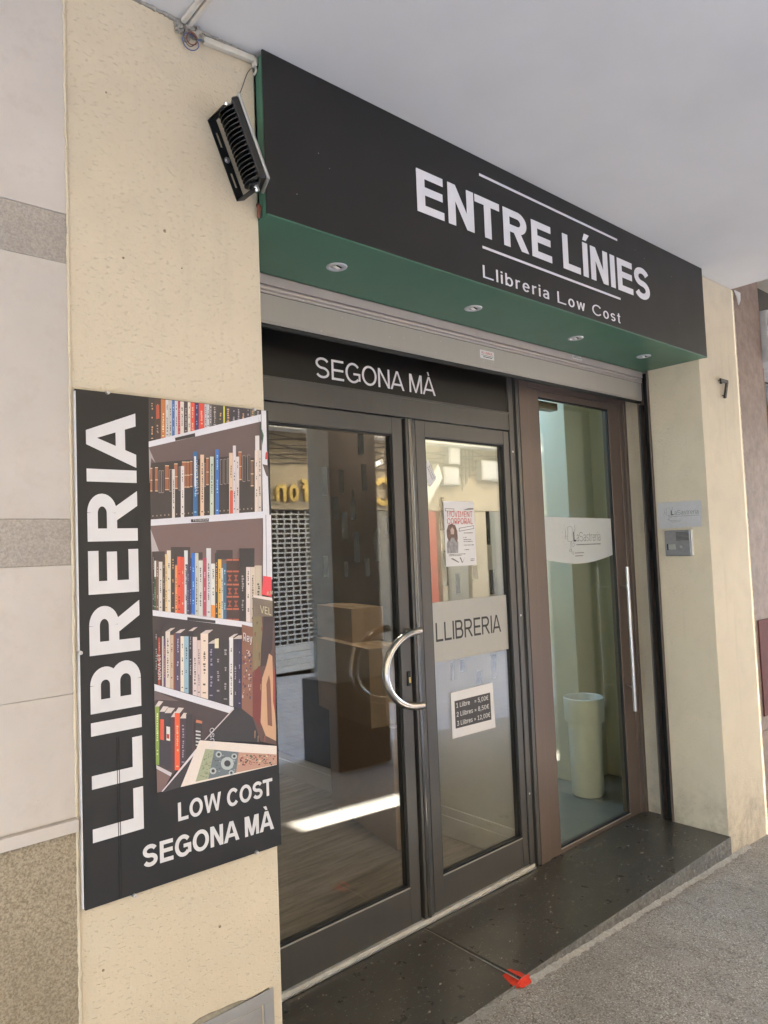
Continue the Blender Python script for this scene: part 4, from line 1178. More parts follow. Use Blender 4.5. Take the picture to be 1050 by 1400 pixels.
3 74 76 72 -2266 15156 -2242 15155 -2241 15196 -2265 15197
3 74 76 72 -2279 14872 -2256 14870 -2255 14902 -2278 14903
3 74 76 72 -2276 14810 -2248 14808 -2247 14855 -2275 14857
3 74 76 72 -2284 14738 -2258 14737 -2257 14777 -2283 14779
3 74 76 72 -2276 14672 -2260 14671 -2259 14718 -2275 14719
3 74 76 72 -2277 14625 -2260 14624 -2259 14644 -2277 14645
3 74 76 72 -2280 14570 -2258 14569 -2257 14610 -2279 14611
3 74 76 72 -2281 14520 -2259 14519 -2258 14556 -2280 14558
3 74 76 72 -2290 14445 -2263 14443 -2262 14493 -2289 14495
3 74 76 72 -2284 14403 -2267 14402 -2266 14424 -2284 14425
3 74 76 72 -2295 14350 -2259 14347 -2257 14390 -2293 14393
3 74 76 72 -2297 14285 -2265 14283 -2264 14330 -2296 14332
3 74 76 72 -2295 14219 -2272 14217 -2271 14256 -2294 14258
3 74 76 72 -2309 14043 -2264 14039 -2263 14064 -2308 14068
2 200 200 195 -2244 13931 -2115 13905 -2075 15333 -2205 15338
3 144 144 140 -2122 13906 -2115 13905 -2075 15333 -2082 15333
3 80 80 78 -2172 15117 -2128 15115 -2127 15147 -2171 15149
3 80 80 78 -2168 15053 -2138 15051 -2136 15102 -2167 15103
3 80 80 78 -2173 15018 -2138 15016 -2138 15037 -2172 15039
3 80 80 78 -2168 14950 -2130 14948 -2129 14984 -2167 14986
3 80 80 78 -2169 14908 -2133 14906 -2132 14937 -2168 14939
3 80 80 78 -2168 14838 -2143 14837 -2142 14870 -2167 14872
3 80 80 78 -2173 14791 -2136 14789 -2136 14814 -2172 14816
3 80 80 78 -2175 14483 -2144 14481 -2143 14513 -2174 14515
3 80 80 78 -2189 14418 -2144 14415 -2143 14456 -2188 14459
3 80 80 78 -2178 14360 -2155 14358 -2153 14402 -2177 14403
3 80 80 78 -2191 14307 -2156 14305 -2155 14327 -2190 14329
3 80 80 78 -2193 14268 -2152 14265 -2151 14295 -2192 14298
3 80 80 78 -2185 14218 -2158 14216 -2157 14249 -2184 14252
3 80 80 78 -2191 14168 -2156 14166 -2155 14199 -2190 14202
2 170 70 90 -2115 13905 -2010 13884 -1967 15394 -2073 15398
3 122 50 64 -2017 13884 -2010 13884 -1967 15394 -1974 15394
3 255 165 185 -2048 14995 -2014 14993 -2013 15030 -2047 15032
3 255 165 185 -2054 14930 -2021 14928 -2020 14974 -2053 14976
3 255 165 185 -2044 14877 -2025 14876 -2024 14919 -2043 14920
3 255 165 185 -2061 14593 -2037 14592 -2035 14636 -2060 14637
3 255 165 185 -2062 14555 -2034 14553 -2033 14580 -2061 14582
3 255 165 185 -2068 14272 -2036 14269 -2035 14310 -2067 14313
2 200 200 205 -2017 13885 -1886 13858 -1835 15643 -1967 15647
3 144 144 147 -1893 13859 -1886 13858 -1835 15643 -1842 15644
3 80 80 82 -1933 15210 -1904 15209 -1902 15250 -1932 15252
3 80 80 82 -1935 15174 -1900 15173 -1900 15194 -1934 15196
3 80 80 82 -1938 15109 -1900 15107 -1899 15157 -1937 15158
3 80 80 82 -1936 15067 -1895 15065 -1895 15085 -1936 15087
3 80 80 82 -1940 14986 -1912 14984 -1911 15022 -1939 15024
3 80 80 82 -1947 14913 -1906 14911 -1905 14962 -1945 14965
3 80 80 82 -1938 14864 -1905 14862 -1904 14899 -1937 14901
3 80 80 82 -1940 14792 -1917 14791 -1915 14841 -1938 14842
3 80 80 82 -1938 14717 -1906 14715 -1904 14765 -1937 14767
3 80 80 82 -1949 14675 -1920 14674 -1919 14701 -1949 14702
3 80 80 82 -1943 14636 -1908 14633 -1907 14657 -1942 14659
3 80 80 82 -1956 14587 -1914 14585 -1913 14614 -1956 14616
3 80 80 82 -1946 14520 -1917 14518 -1916 14548 -1945 14550
3 80 80 82 -1951 14450 -1925 14448 -1924 14480 -1950 14482
3 80 80 82 -1962 14412 -1923 14410 -1922 14435 -1961 14438
3 80 80 82 -1954 14362 -1924 14360 -1923 14400 -1953 14402
3 80 80 82 -1954 14307 -1928 14305 -1927 14350 -1953 14352
3 80 80 82 -1981 13987 -1922 13982 -1921 14008 -1980 14013
2 215 215 210 -1886 13858 -1769 13834 -1727 15238 -1846 15243
3 154 154 151 -1776 13835 -1769 13834 -1727 15238 -1735 15238
3 86 86 84 -1815 15073 -1777 15071 -1777 15093 -1814 15095
3 86 86 84 -1810 15014 -1773 15012 -1772 15051 -1809 15053
3 86 86 84 -1815 14959 -1784 14958 -1783 14992 -1814 14994
3 86 86 84 -1810 14896 -1780 14894 -1779 14941 -1808 14943
3 86 86 84 -1819 14856 -1787 14855 -1787 14878 -1818 14880
3 86 86 84 -1820 14575 -1791 14573 -1790 14617 -1819 14618
3 86 86 84 -1826 14480 -1800 14479 -1799 14519 -1824 14521
3 86 86 84 -1826 14420 -1794 14417 -1793 14460 -1825 14462
3 86 86 84 -1834 14133 -1799 14130 -1798 14167 -1833 14170
3 86 86 84 -1854 13938 -1801 13934 -1801 13960 -1854 13964
2 50 55 60 -1776 13836 -1690 13818 -1639 15513 -1727 15516
3 36 39 43 -1697 13819 -1690 13818 -1639 15513 -1647 15513
3 190 150 110 -1702 15228 -1682 15227 -1680 15266 -1701 15267
3 190 150 110 -1708 15175 -1683 15173 -1682 15207 -1707 15208
3 190 150 110 -1712 15081 -1685 15079 -1684 15120 -1711 15121
3 190 150 110 -1705 15024 -1684 15023 -1683 15057 -1704 15058
3 190 150 110 -1716 14969 -1688 14967 -1688 14988 -1716 14989
3 190 150 110 -1710 14913 -1686 14912 -1685 14947 -1709 14948
3 190 150 110 -1710 14840 -1690 14839 -1689 14890 -1709 14892
3 190 150 110 -1719 14788 -1693 14786 -1692 14825 -1718 14826
3 190 150 110 -1714 14718 -1701 14717 -1699 14768 -1713 14768
3 190 150 110 -1723 14658 -1699 14657 -1698 14704 -1722 14706
3 190 150 110 -1718 14612 -1698 14610 -1697 14641 -1717 14643
3 190 150 110 -1724 14553 -1702 14551 -1701 14593 -1723 14595
3 190 150 110 -1724 14506 -1698 14504 -1697 14541 -1723 14543
3 190 150 110 -1736 14151 -1712 14149 -1711 14196 -1735 14198
3 190 150 110 -1736 14095 -1711 14093 -1710 14132 -1735 14134
3 190 150 110 -1751 13934 -1712 13931 -1712 13957 -1751 13960
2 220 175 80 -1690 13818 -1589 13797 -1542 15345 -1644 15349
3 158 126 57 -1596 13798 -1589 13797 -1542 15345 -1549 15345
3 88 70 32 -1622 15065 -1590 15063 -1590 15089 -1621 15090
3 88 70 32 -1615 15023 -1596 15022 -1595 15052 -1614 15053
3 88 70 32 -1624 14952 -1588 14950 -1588 14978 -1624 14980
3 88 70 32 -1620 14901 -1592 14899 -1591 14928 -1620 14929
3 88 70 32 -1619 14844 -1598 14843 -1596 14889 -1618 14890
3 88 70 32 -1634 14559 -1600 14557 -1599 14577 -1633 14579
3 88 70 32 -1635 14516 -1600 14514 -1599 14547 -1634 14549
3 88 70 32 -1638 14461 -1602 14458 -1601 14493 -1637 14496
3 88 70 32 -1646 14176 -1619 14174 -1617 14215 -1645 14217
3 88 70 32 -1643 14127 -1612 14125 -1611 14158 -1642 14160
3 88 70 32 -1648 14059 -1623 14057 -1621 14106 -1646 14108
3 88 70 32 -1662 13907 -1616 13903 -1615 13929 -1661 13933
2 200 205 205 -1607 13801 -1534 13786 -1494 15112 -1567 15116
3 144 147 147 -1542 13787 -1534 13786 -1494 15112 -1501 15113
3 80 82 82 -1551 14817 -1529 14815 -1528 14836 -1551 14838
3 80 82 82 -1556 14753 -1532 14752 -1531 14801 -1554 14802
3 80 82 82 -1550 14680 -1538 14679 -1536 14730 -1549 14731
3 80 82 82 -1552 14624 -1533 14623 -1532 14656 -1551 14657
3 80 82 82 -1554 14561 -1544 14560 -1542 14606 -1553 14606
3 80 82 82 -1558 14506 -1538 14504 -1536 14545 -1557 14546
3 80 82 82 -1559 14462 -1546 14461 -1545 14486 -1558 14487
3 80 82 82 -1571 14203 -1546 14201 -1545 14242 -1570 14244
3 80 82 82 -1573 14154 -1553 14153 -1552 14182 -1572 14184
3 80 82 82 -1571 14096 -1555 14094 -1554 14140 -1569 14142
3 80 82 82 -1570 14037 -1551 14036 -1550 14067 -1569 14068
2 60 100 130 -1545 13789 -1443 13768 -1398 15224 -1502 15228
3 43 72 93 -1450 13768 -1443 13768 -1398 15224 -1406 15224
3 155 195 225 -1475 15011 -1440 15010 -1439 15060 -1474 15062
3 155 195 225 -1469 14951 -1451 14950 -1449 14990 -1468 14991
3 155 195 225 -1481 14669 -1456 14667 -1455 14719 -1480 14721
3 155 195 225 -1501 14175 -1467 14173 -1466 14194 -1500 14196
3 155 195 225 -1495 14109 -1468 14107 -1467 14150 -1494 14152
3 155 195 225 -1504 14075 -1475 14072 -1474 14094 -1503 14096
3 155 195 225 -1500 14025 -1472 14022 -1471 14057 -1499 14059
2 66 46 42 -1443 13768 -1259 13730 -1208 15349 -1394 15356
2 66 46 42 -1259 13730 -1065 13690 -1012 15342 -1208 15349
2 48 44 44 -1065 13690 -861 13649 -813 15115 -1019 15124
3 34 31 31 -869 13649 -861 13649 -813 15115 -820 15115
3 143 139 139 -959 14840 -906 14837 -904 14886 -957 14889
3 143 139 139 -959 14773 -891 14770 -890 14814 -957 14818
3 143 139 139 -962 14709 -916 14706 -915 14751 -960 14754
3 143 139 139 -956 14639 -897 14635 -895 14687 -955 14690
3 143 139 139 -965 14587 -898 14583 -897 14618 -963 14622
3 143 139 139 -958 14523 -921 14520 -919 14573 -957 14576
3 143 139 139 -960 14468 -922 14465 -921 14499 -959 14501
3 143 139 139 -968 14194 -911 14190 -909 14233 -966 14237
3 143 139 139 -965 14144 -935 14142 -934 14166 -964 14168
3 143 139 139 -983 14074 -933 14070 -931 14121 -981 14124
3 143 139 139 -981 14031 -934 14027 -933 14053 -980 14057
3 143 139 139 -973 13954 -936 13951 -935 13986 -972 13989
2 215 200 195 -861 13649 -723 13620 -673 15126 -812 15132
3 154 144 140 -731 13621 -723 13620 -673 15126 -681 15126
3 86 80 78 -762 14954 -740 14953 -739 14998 -761 14999
3 86 80 78 -773 14899 -738 14897 -737 14939 -771 14940
3 86 80 78 -778 14832 -745 14830 -744 14868 -776 14870
3 86 80 78 -773 14769 -743 14768 -741 14818 -771 14820
3 86 80 78 -781 14733 -742 14731 -741 14753 -780 14755
3 86 80 78 -775 14626 -740 14624 -738 14675 -773 14677
3 86 80 78 -785 14349 -754 14347 -753 14372 -784 14374
3 86 80 78 -796 14278 -761 14276 -760 14328 -794 14330
3 86 80 78 -800 13963 -762 13960 -761 13998 -799 14001
3 86 80 78 -804 13910 -766 13907 -765 13942 -803 13945
2 205 190 175 -723 13620 -584 13592 -532 15120 -673 15126
3 147 136 126 -592 13593 -584 13592 -532 15120 -540 15120
3 82 76 70 -626 14847 -588 14845 -587 14870 -625 14872
3 82 76 70 -639 14764 -604 14762 -602 14810 -637 14812
3 82 76 70 -636 14702 -603 14700 -602 14749 -634 14751
3 82 76 70 -639 14650 -596 14648 -595 14678 -638 14680
3 82 76 70 -640 14587 -610 14585 -608 14627 -639 14628
3 82 76 70 -634 14516 -610 14514 -609 14563 -633 14565
3 82 76 70 -651 14454 -602 14451 -601 14492 -649 14495
3 82 76 70 -644 14379 -609 14376 -607 14429 -643 14432
3 82 76 70 -646 14301 -612 14298 -611 14349 -645 14352
3 82 76 70 -656 14233 -611 14230 -610 14257 -655 14260
3 82 76 70 -663 13966 -630 13963 -630 13986 -663 13989
3 82 76 70 -685 13707 -623 13701 -622 13728 -685 13734
2 190 178 160 -584 13592 -373 13549 -318 15127 -532 15137
3 136 128 115 -381 13550 -373 13549 -318 15127 -326 15128
3 76 71 64 -485 14601 -427 14597 -425 14644 -483 14648
3 76 71 64 -463 14548 -410 14545 -409 14575 -462 14578
3 76 71 64 -465 14489 -411 14486 -409 14531 -463 14534
3 76 71 64 -488 14395 -423 14391 -422 14443 -486 14447
3 76 71 64 -484 14323 -432 14320 -431 14370 -482 14374
3 76 71 64 -474 14280 -434 14277 -433 14308 -473 14311
3 76 71 64 -483 14227 -423 14223 -422 14253 -482 14257
3 76 71 64 -498 14186 -427 14181 -426 14211 -497 14217
3 76 71 64 -498 14137 -446 14133 -445 14165 -497 14169
3 76 71 64 -505 13841 -459 13837 -457 13878 -503 13882
5 205 205 205 -3389 14983 -3345 14981 -3335 15376 -3380 15377
5 225 140 60 -1890 13854 -1776 13831 -1766 14154 -1881 14176
5 175 95 70 -1396 15300 -1225 15293 -1224 15340 -1395 15346
5 175 95 70 -1405 14996 -1235 14987 -1233 15034 -1404 15042
5 175 95 70 -1416 14650 -1245 14639 -1244 14686 -1415 14696
5 175 95 70 -1426 14331 -1255 14319 -1254 14365 -1424 14377
5 175 95 70 -1436 14010 -1266 13995 -1264 14042 -1434 14056
5 175 95 70 -1444 13732 -1274 13716 -1273 13762 -1443 13777
5 150 78 62 -1383 14760 -1321 14849 -1257 14753
5 150 78 62 -1322 14829 -1378 14925 -1252 14919
5 150 78 62 -1394 14414 -1332 14503 -1268 14406
5 150 78 62 -1332 14483 -1389 14579 -1262 14571
5 150 78 62 -1404 14086 -1342 14173 -1278 14076
5 150 78 62 -1342 14153 -1399 14250 -1273 14241
5 175 95 70 -1210 15293 -1029 15286 -1028 15333 -1209 15339
5 175 95 70 -1220 14987 -1039 14978 -1037 15025 -1218 15033
5 175 95 70 -1230 14638 -1050 14627 -1049 14674 -1229 14685
5 175 95 70 -1241 14318 -1060 14304 -1059 14351 -1239 14364
5 175 95 70 -1251 13994 -1071 13979 -1069 14026 -1249 14040
5 175 95 70 -1259 13714 -1080 13698 -1078 13744 -1258 13760
5 150 78 62 -1197 14749 -1134 14839 -1069 14742
5 150 78 62 -1135 14819 -1192 14915 -1064 14909
5 150 78 62 -1208 14401 -1145 14490 -1080 14393
5 150 78 62 -1146 14470 -1203 14567 -1075 14559
5 150 78 62 -1218 14071 -1156 14159 -1091 14061
5 150 78 62 -1156 14139 -1213 14236 -1086 14226
5 42 40 40 -1019 15118 -557 15097 -539 15608 -1003 15614
6 205 205 212 -308 14750 -6 14733 13 16524 -238 16523
7 150 150 158 -200 14743 -172 14742 -137 16524 -165 16523
1 50 44 46 -3455 13002 -686 12644 -658 13470 -3455 14039
7 205 205 214 -3455 14039 -667 13447 -662 13601 -3455 14176
8 40 38 40 -2555 13848 -1773 13691 -1771 13765 -2553 13924
1 50 44 46 -3455 12348 -1072 11368 -1002 13519 -3453 14084
4 40 38 40 -3451 12392 -3351 12349 -3320 13685 -3421 13695
5 28 27 28 -3358 12350 -3351 12349 -3320 13685 -3327 13685
5 135 133 135 -3390 13555 -3357 13552 -3357 13576 -3389 13579
5 135 133 135 -3393 13487 -3363 13484 -3362 13533 -3392 13536
5 135 133 135 -3388 13456 -3368 13453 -3367 13474 -3388 13476
5 135 133 135 -3400 13199 -3365 13195 -3364 13225 -3400 13229
5 135 133 135 -3393 13151 -3365 13148 -3365 13170 -3393 13173
5 135 133 135 -3397 13107 -3373 13104 -3372 13133 -3396 13136
5 135 133 135 -3397 13030 -3371 13027 -3370 13069 -3396 13073
5 135 133 135 -3405 12980 -3378 12977 -3377 13000 -3404 13003
5 135 133 135 -3408 12909 -3378 12905 -3377 12942 -3407 12946
5 135 133 135 -3401 12845 -3381 12842 -3380 12878 -3400 12880
5 135 133 135 -3404 12782 -3376 12778 -3375 12823 -3403 12827
5 135 133 135 -3410 12725 -3386 12721 -3385 12767 -3409 12770
4 170 70 50 -3351 12349 -3298 12326 -3270 13485 -3324 13491
5 122 50 36 -3304 12327 -3298 12326 -3270 13485 -3277 13486
5 255 165 145 -3309 13340 -3294 13338 -3294 13363 -3308 13365
5 255 165 145 -3310 13276 -3299 13275 -3299 13306 -3310 13307
5 255 165 145 -3312 13230 -3297 13228 -3296 13255 -3312 13256
5 255 165 145 -3310 13165 -3301 13164 -3300 13214 -3309 13215
5 255 165 145 -3317 13015 -3303 13013 -3303 13044 -3316 13046
5 255 165 145 -3319 12978 -3305 12977 -3305 13002 -3318 13004
5 255 165 145 -3320 12894 -3305 12893 -3304 12943 -3318 12945
5 255 165 145 -3321 12669 -3310 12667 -3309 12706 -3320 12708
5 255 165 145 -3329 12600 -3312 12597 -3311 12627 -3328 12629
4 190 185 180 -3257 12308 -3217 12291 -3188 13509 -3229 13513
4 90 60 100 -3217 12291 -3163 12268 -3135 13438 -3189 13444
5 64 43 72 -3170 12269 -3163 12268 -3135 13438 -3141 13439
5 190 150 110 -3172 13234 -3163 13233 -3162 13264 -3171 13265
5 190 150 110 -3179 13165 -3161 13163 -3160 13202 -3178 13204
5 190 150 110 -3175 13110 -3163 13109 -3162 13149 -3174 13150
5 190 150 110 -3181 13071 -3162 13069 -3161 13099 -3180 13101
5 190 150 110 -3178 13029 -3165 13028 -3164 13054 -3177 13056
5 190 150 110 -3179 12937 -3169 12936 -3168 12968 -3178 12969
5 190 150 110 -3181 12888 -3166 12886 -3165 12922 -3181 12924
5 190 150 110 -3182 12821 -3172 12820 -3171 12866 -3181 12867
5 190 150 110 -3186 12764 -3171 12762 -3170 12801 -3185 12803
5 190 150 110 -3187 12693 -3171 12691 -3170 12737 -3185 12739
5 190 150 110 -3192 12633 -3178 12631 -3177 12673 -3191 12675
5 190 150 110 -3188 12568 -3177 12566 -3175 12612 -3187 12613
5 190 150 110 -3190 12502 -3179 12500 -3178 12540 -3189 12542
4 205 195 185 -3166 12269 -3047 12218 -3013 13604 -3134 13617
5 147 140 133 -3054 12219 -3047 12218 -3013 13604 -3020 13605
5 82 78 74 -3091 13414 -3072 13412 -3071 13448 -3090 13450
5 82 78 74 -3099 13348 -3065 13344 -3064 13396 -3098 13400
5 82 78 74 -3103 13303 -3075 13299 -3074 13324 -3102 13327
5 82 78 74 -3103 13250 -3063 13246 -3062 13287 -3102 13292
5 82 78 74 -3096 13186 -3077 13183 -3076 13213 -3095 13216
5 82 78 74 -3102 13133 -3076 13130 -3076 13161 -3101 13164
5 82 78 74 -3104 13077 -3066 13073 -3065 13118 -3103 13122
5 82 78 74 -3098 13018 -3079 13016 -3079 13037 -3097 13040
5 82 78 74 -3105 12942 -3082 12940 -3081 12974 -3104 12977
5 82 78 74 -3111 12890 -3074 12885 -3074 12921 -3110 12925
5 82 78 74 -3110 12827 -3084 12824 -3083 12875 -3109 12879
5 82 78 74 -3113 12775 -3075 12770 -3074 12791 -3112 12796
5 82 78 74 -3108 12722 -3087 12719 -3087 12754 -3107 12757
5 82 78 74 -3116 12672 -3080 12667 -3079 12697 -3116 12702
5 82 78 74 -3116 12610 -3087 12606 -3087 12642 -3115 12646
5 82 78 74 -3110 12529 -3079 12525 -3078 12570 -3109 12575
5 82 78 74 -3116 12491 -3090 12487 -3089 12516 -3115 12520
4 190 165 145 -3054 12221 -2958 12180 -2925 13513 -3022 13524
5 136 118 104 -2965 12181 -2958 12180 -2925 13513 -2932 13514
5 76 66 58 -2988 13278 -2963 13275 -2962 13300 -2988 13303
5 76 66 58 -2990 13194 -2971 13192 -2971 13212 -2990 13214
5 76 66 58 -2996 13140 -2969 13137 -2968 13176 -2995 13179
5 76 66 58 -2992 13098 -2977 13096 -2976 13120 -2991 13122
5 76 66 58 -3002 12807 -2983 12804 -2982 12830 -3002 12832
5 76 66 58 -3006 12760 -2987 12758 -2986 12783 -3005 12786
5 76 66 58 -3004 12722 -2980 12719 -2980 12741 -3003 12744
5 76 66 58 -3015 12453 -2988 12449 -2987 12488 -3014 12492
4 120 70 50 -2961 12181 -2917 12162 -2882 13542 -2928 13546
4 75 65 90 -2917 12162 -2778 12103 -2741 13543 -2882 13558
5 54 46 64 -2785 12104 -2778 12103 -2741 13543 -2748 13544
5 170 160 185 -2828 13365 -2799 13361 -2797 13405 -2827 13409
5 170 160 185 -2832 13297 -2805 13294 -2803 13346 -2831 13349
5 170 160 185 -2838 13262 -2811 13259 -2811 13279 -2837 13282
5 170 160 185 -2833 13219 -2797 13215 -2797 13246 -2832 13250
5 170 160 185 -2838 13182 -2806 13179 -2805 13200 -2837 13203
5 170 160 185 -2834 13129 -2815 13126 -2814 13160 -2833 13163
5 170 160 185 -2836 13074 -2804 13070 -2803 13105 -2835 13109
5 170 160 185 -2848 12802 -2812 12798 -2810 12846 -2846 12850
5 170 160 185 -2858 12739 -2825 12735 -2824 12777 -2857 12782
5 170 160 185 -2864 12459 -2832 12454 -2831 12491 -2863 12496
5 170 160 185 -2862 12397 -2832 12392 -2831 12434 -2861 12438
4 215 205 190 -2778 12103 -2680 12061 -2644 13450 -2743 13461
5 154 147 136 -2687 12062 -2680 12061 -2644 13450 -2651 13451
5 86 82 76 -2715 13228 -2689 13224 -2688 13267 -2714 13270
5 86 82 76 -2710 13161 -2692 13159 -2691 13203 -2708 13205
5 86 82 76 -2725 12905 -2695 12901 -2695 12926 -2724 12930
5 86 82 76 -2725 12834 -2693 12830 -2692 12881 -2724 12885
5 86 82 76 -2733 12568 -2702 12564 -2701 12604 -2731 12609
5 86 82 76 -2732 12502 -2710 12499 -2709 12545 -2731 12548
5 86 82 76 -2751 12180 -2707 12173 -2706 12199 -2751 12206
4 140 175 195 -2684 12062 -2561 12009 -2523 13437 -2648 13451
5 100 126 140 -2568 12010 -2561 12009 -2523 13437 -2530 13438
5 56 70 78 -2611 13120 -2582 13116 -2581 13165 -2610 13168
5 56 70 78 -2608 13068 -2573 13064 -2572 13102 -2607 13106
5 56 70 78 -2609 13008 -2579 13004 -2578 13027 -2609 13031
5 56 70 78 -2611 12952 -2585 12949 -2584 12983 -2610 12987
5 56 70 78 -2613 12881 -2587 12878 -2587 12909 -2612 12912
5 56 70 78 -2625 12585 -2600 12581 -2600 12604 -2625 12608
5 56 70 78 -2632 12541 -2599 12537 -2598 12560 -2631 12565
5 56 70 78 -2651 12140 -2595 12132 -2594 12158 -2650 12166
4 45 42 48 -2568 12012 -2454 11964 -2411 13559 -2526 13571
5 32 30 34 -2461 11965 -2454 11964 -2411 13559 -2418 13559
5 140 137 143 -2489 13392 -2465 13389 -2464 13422 -2488 13424
5 140 137 143 -2489 13341 -2467 13339 -2466 13379 -2488 13382
5 140 137 143 -2491 13293 -2456 13289 -2455 13310 -2490 13314
5 140 137 143 -2497 13222 -2470 13218 -2469 13271 -2496 13274
5 140 137 143 -2503 13116 -2474 13112 -2473 13161 -2502 13165
5 140 137 143 -2510 12836 -2473 12832 -2472 12865 -2509 12870
5 140 137 143 -2512 12760 -2481 12756 -2481 12780 -2511 12784
5 140 137 143 -2503 12685 -2473 12680 -2472 12716 -2502 12720
5 140 137 143 -2512 12628 -2486 12625 -2485 12670 -2511 12674
5 140 137 143 -2514 12559 -2482 12555 -2481 12607 -2513 12611
5 140 137 143 -2515 12514 -2491 12510 -2490 12534 -2514 12537
5 140 137 143 -2518 12476 -2486 12471 -2485 12491 -2517 12496
4 205 190 190 -2454 11964 -2332 11911 -2292 13396 -2415 13409
5 147 136 136 -2340 11913 -2332 11911 -2292 13396 -2299 13396
5 82 76 76 -2389 12834 -2355 12829 -2354 12874 -2388 12879
5 82 76 76 -2385 12785 -2360 12782 -2359 12816 -2384 12819
5 82 76 76 -2389 12719 -2352 12714 -2351 12752 -2388 12757
5 82 76 76 -2391 12680 -2361 12676 -2360 12700 -2390 12704
5 82 76 76 -2386 12628 -2367 12625 -2366 12664 -2385 12667
5 82 76 76 -2394 12582 -2366 12578 -2365 12602 -2394 12606
5 82 76 76 -2400 12505 -2356 12499 -2355 12548 -2398 12554
5 82 76 76 -2392 12442 -2361 12438 -2360 12488 -2391 12493
5 82 76 76 -2394 12378 -2369 12375 -2368 12425 -2392 12428
5 82 76 76 -2407 12301 -2370 12296 -2369 12347 -2405 12353
5 82 76 76 -2410 12218 -2367 12211 -2365 12257 -2409 12264
5 82 76 76 -2421 12045 -2366 12036 -2365 12063 -2421 12071
4 200 180 180 -2340 11914 -2232 11868 -2192 13301 -2301 13313
5 144 129 129 -2239 11869 -2232 11868 -2192 13301 -2199 13302
5 80 72 72 -2275 13051 -2243 13047 -2242 13075 -2274 13079
5 80 72 72 -2273 13008 -2248 13004 -2247 13025 -2273 13028
5 80 72 72 -2269 12961 -2239 12957 -2238 12988 -2268 12992
5 80 72 72 -2274 12903 -2247 12900 -2246 12942 -2273 12946
5 80 72 72 -2278 12836 -2244 12832 -2243 12879 -2277 12883
5 80 72 72 -2276 12780 -2249 12777 -2248 12802 -2275 12805
5 80 72 72 -2273 12738 -2243 12734 -2242 12761 -2272 12764
5 80 72 72 -2276 12701 -2246 12697 -2245 12720 -2276 12724
5 80 72 72 -2290 12415 -2265 12411 -2264 12440 -2289 12444
5 80 72 72 -2287 12377 -2262 12373 -2261 12394 -2287 12398
5 80 72 72 -2292 12337 -2257 12332 -2256 12355 -2291 12360
5 80 72 72 -2284 12278 -2266 12275 -2265 12323 -2283 12325
5 80 72 72 -2285 12236 -2262 12232 -2261 12255 -2285 12258
5 80 72 72 -2288 12165 -2270 12162 -2269 12211 -2287 12214
5 80 72 72 -2310 11994 -2261 11986 -2260 12012 -2309 12020
4 220 200 185 -2239 11871 -2031 11782 -1984 13447 -2194 13469
5 158 144 133 -2038 11783 -2031 11782 -1984 13447 -1991 13448
5 88 80 74 -2123 13263 -2065 13256 -2064 13287 -2122 13293
5 88 80 74 -2120 12978 -2085 12974 -2084 13002 -2120 13006
5 88 80 74 -2131 12916 -2078 12909 -2076 12962 -2129 12969
5 88 80 74 -2137 12862 -2081 12855 -2080 12889 -2136 12896
5 88 80 74 -2132 12824 -2071 12817 -2070 12843 -2131 12851
5 88 80 74 -2129 12776 -2096 12771 -2096 12801 -2129 12805
5 88 80 74 -2152 12664 -2081 12655 -2080 12702 -2150 12711
5 88 80 74 -2137 12611 -2090 12605 -2089 12634 -2136 12640
5 88 80 74 -2143 12520 -2083 12512 -2081 12562 -2142 12571
5 88 80 74 -2137 12449 -2097 12444 -2096 12473 -2136 12479
5 88 80 74 -2167 12155 -2099 12144 -2098 12192 -2166 12202
5 88 80 74 -2184 11958 -2090 11943 -2089 11970 -2183 11985
4 45 45 65 -2038 11785 -1854 11706 -1811 13173 -1998 13195
5 32 32 46 -1861 11707 -1854 11706 -1811 13173 -1818 13174
5 140 140 160 -1928 13010 -1886 13005 -1885 13039 -1927 13044
5 140 140 160 -1949 12950 -1890 12942 -1889 12985 -1948 12992
5 140 140 160 -1938 12883 -1900 12878 -1899 12916 -1937 12921
5 140 140 160 -1939 12773 -1889 12767 -1888 12795 -1938 12801
5 140 140 160 -1943 12730 -1903 12724 -1902 12751 -1943 12756
5 140 140 160 -1944 12627 -1888 12619 -1887 12672 -1942 12679
5 140 140 160 -1956 12308 -1897 12299 -1895 12351 -1954 12360
5 140 140 160 -1950 12263 -1921 12259 -1921 12281 -1950 12285
5 140 140 160 -1958 12171 -1904 12163 -1903 12214 -1956 12222
5 140 140 160 -1970 12096 -1921 12089 -1920 12137 -1969 12144
5 140 140 160 -1990 11862 -1906 11848 -1905 11875 -1989 11889
4 48 45 52 -1854 11706 -1648 11618 -1606 13030 -1814 13055
5 34 32 37 -1656 11619 -1648 11618 -1606 13030 -1613 13031
5 143 140 147 -1750 12742 -1696 12735 -1695 12765 -1749 12772
5 143 140 147 -1748 12683 -1706 12677 -1705 12721 -1746 12726
5 143 140 147 -1765 12442 -1713 12434 -1712 12455 -1765 12463
5 143 140 147 -1761 12391 -1712 12384 -1711 12417 -1760 12423
5 143 140 147 -1760 12322 -1697 12313 -1696 12346 -1760 12355
5 143 140 147 -1758 12282 -1712 12276 -1711 12300 -1758 12306
5 143 140 147 -1755 12205 -1708 12198 -1707 12248 -1754 12255
5 143 140 147 -1784 11937 -1710 11926 -1709 11970 -1782 11982
4 42 42 46 -1648 11618 -1432 11525 -1380 13210 -1600 13235
5 30 30 33 -1440 11526 -1432 11525 -1380 13210 -1387 13211
5 137 137 141 -1540 12943 -1467 12935 -1465 12985 -1538 12994
5 137 137 141 -1531 12901 -1486 12895 -1485 12919 -1530 12924
5 137 137 141 -1535 12846 -1474 12838 -1472 12881 -1534 12888
5 137 137 141 -1542 12498 -1486 12491 -1485 12524 -1541 12532
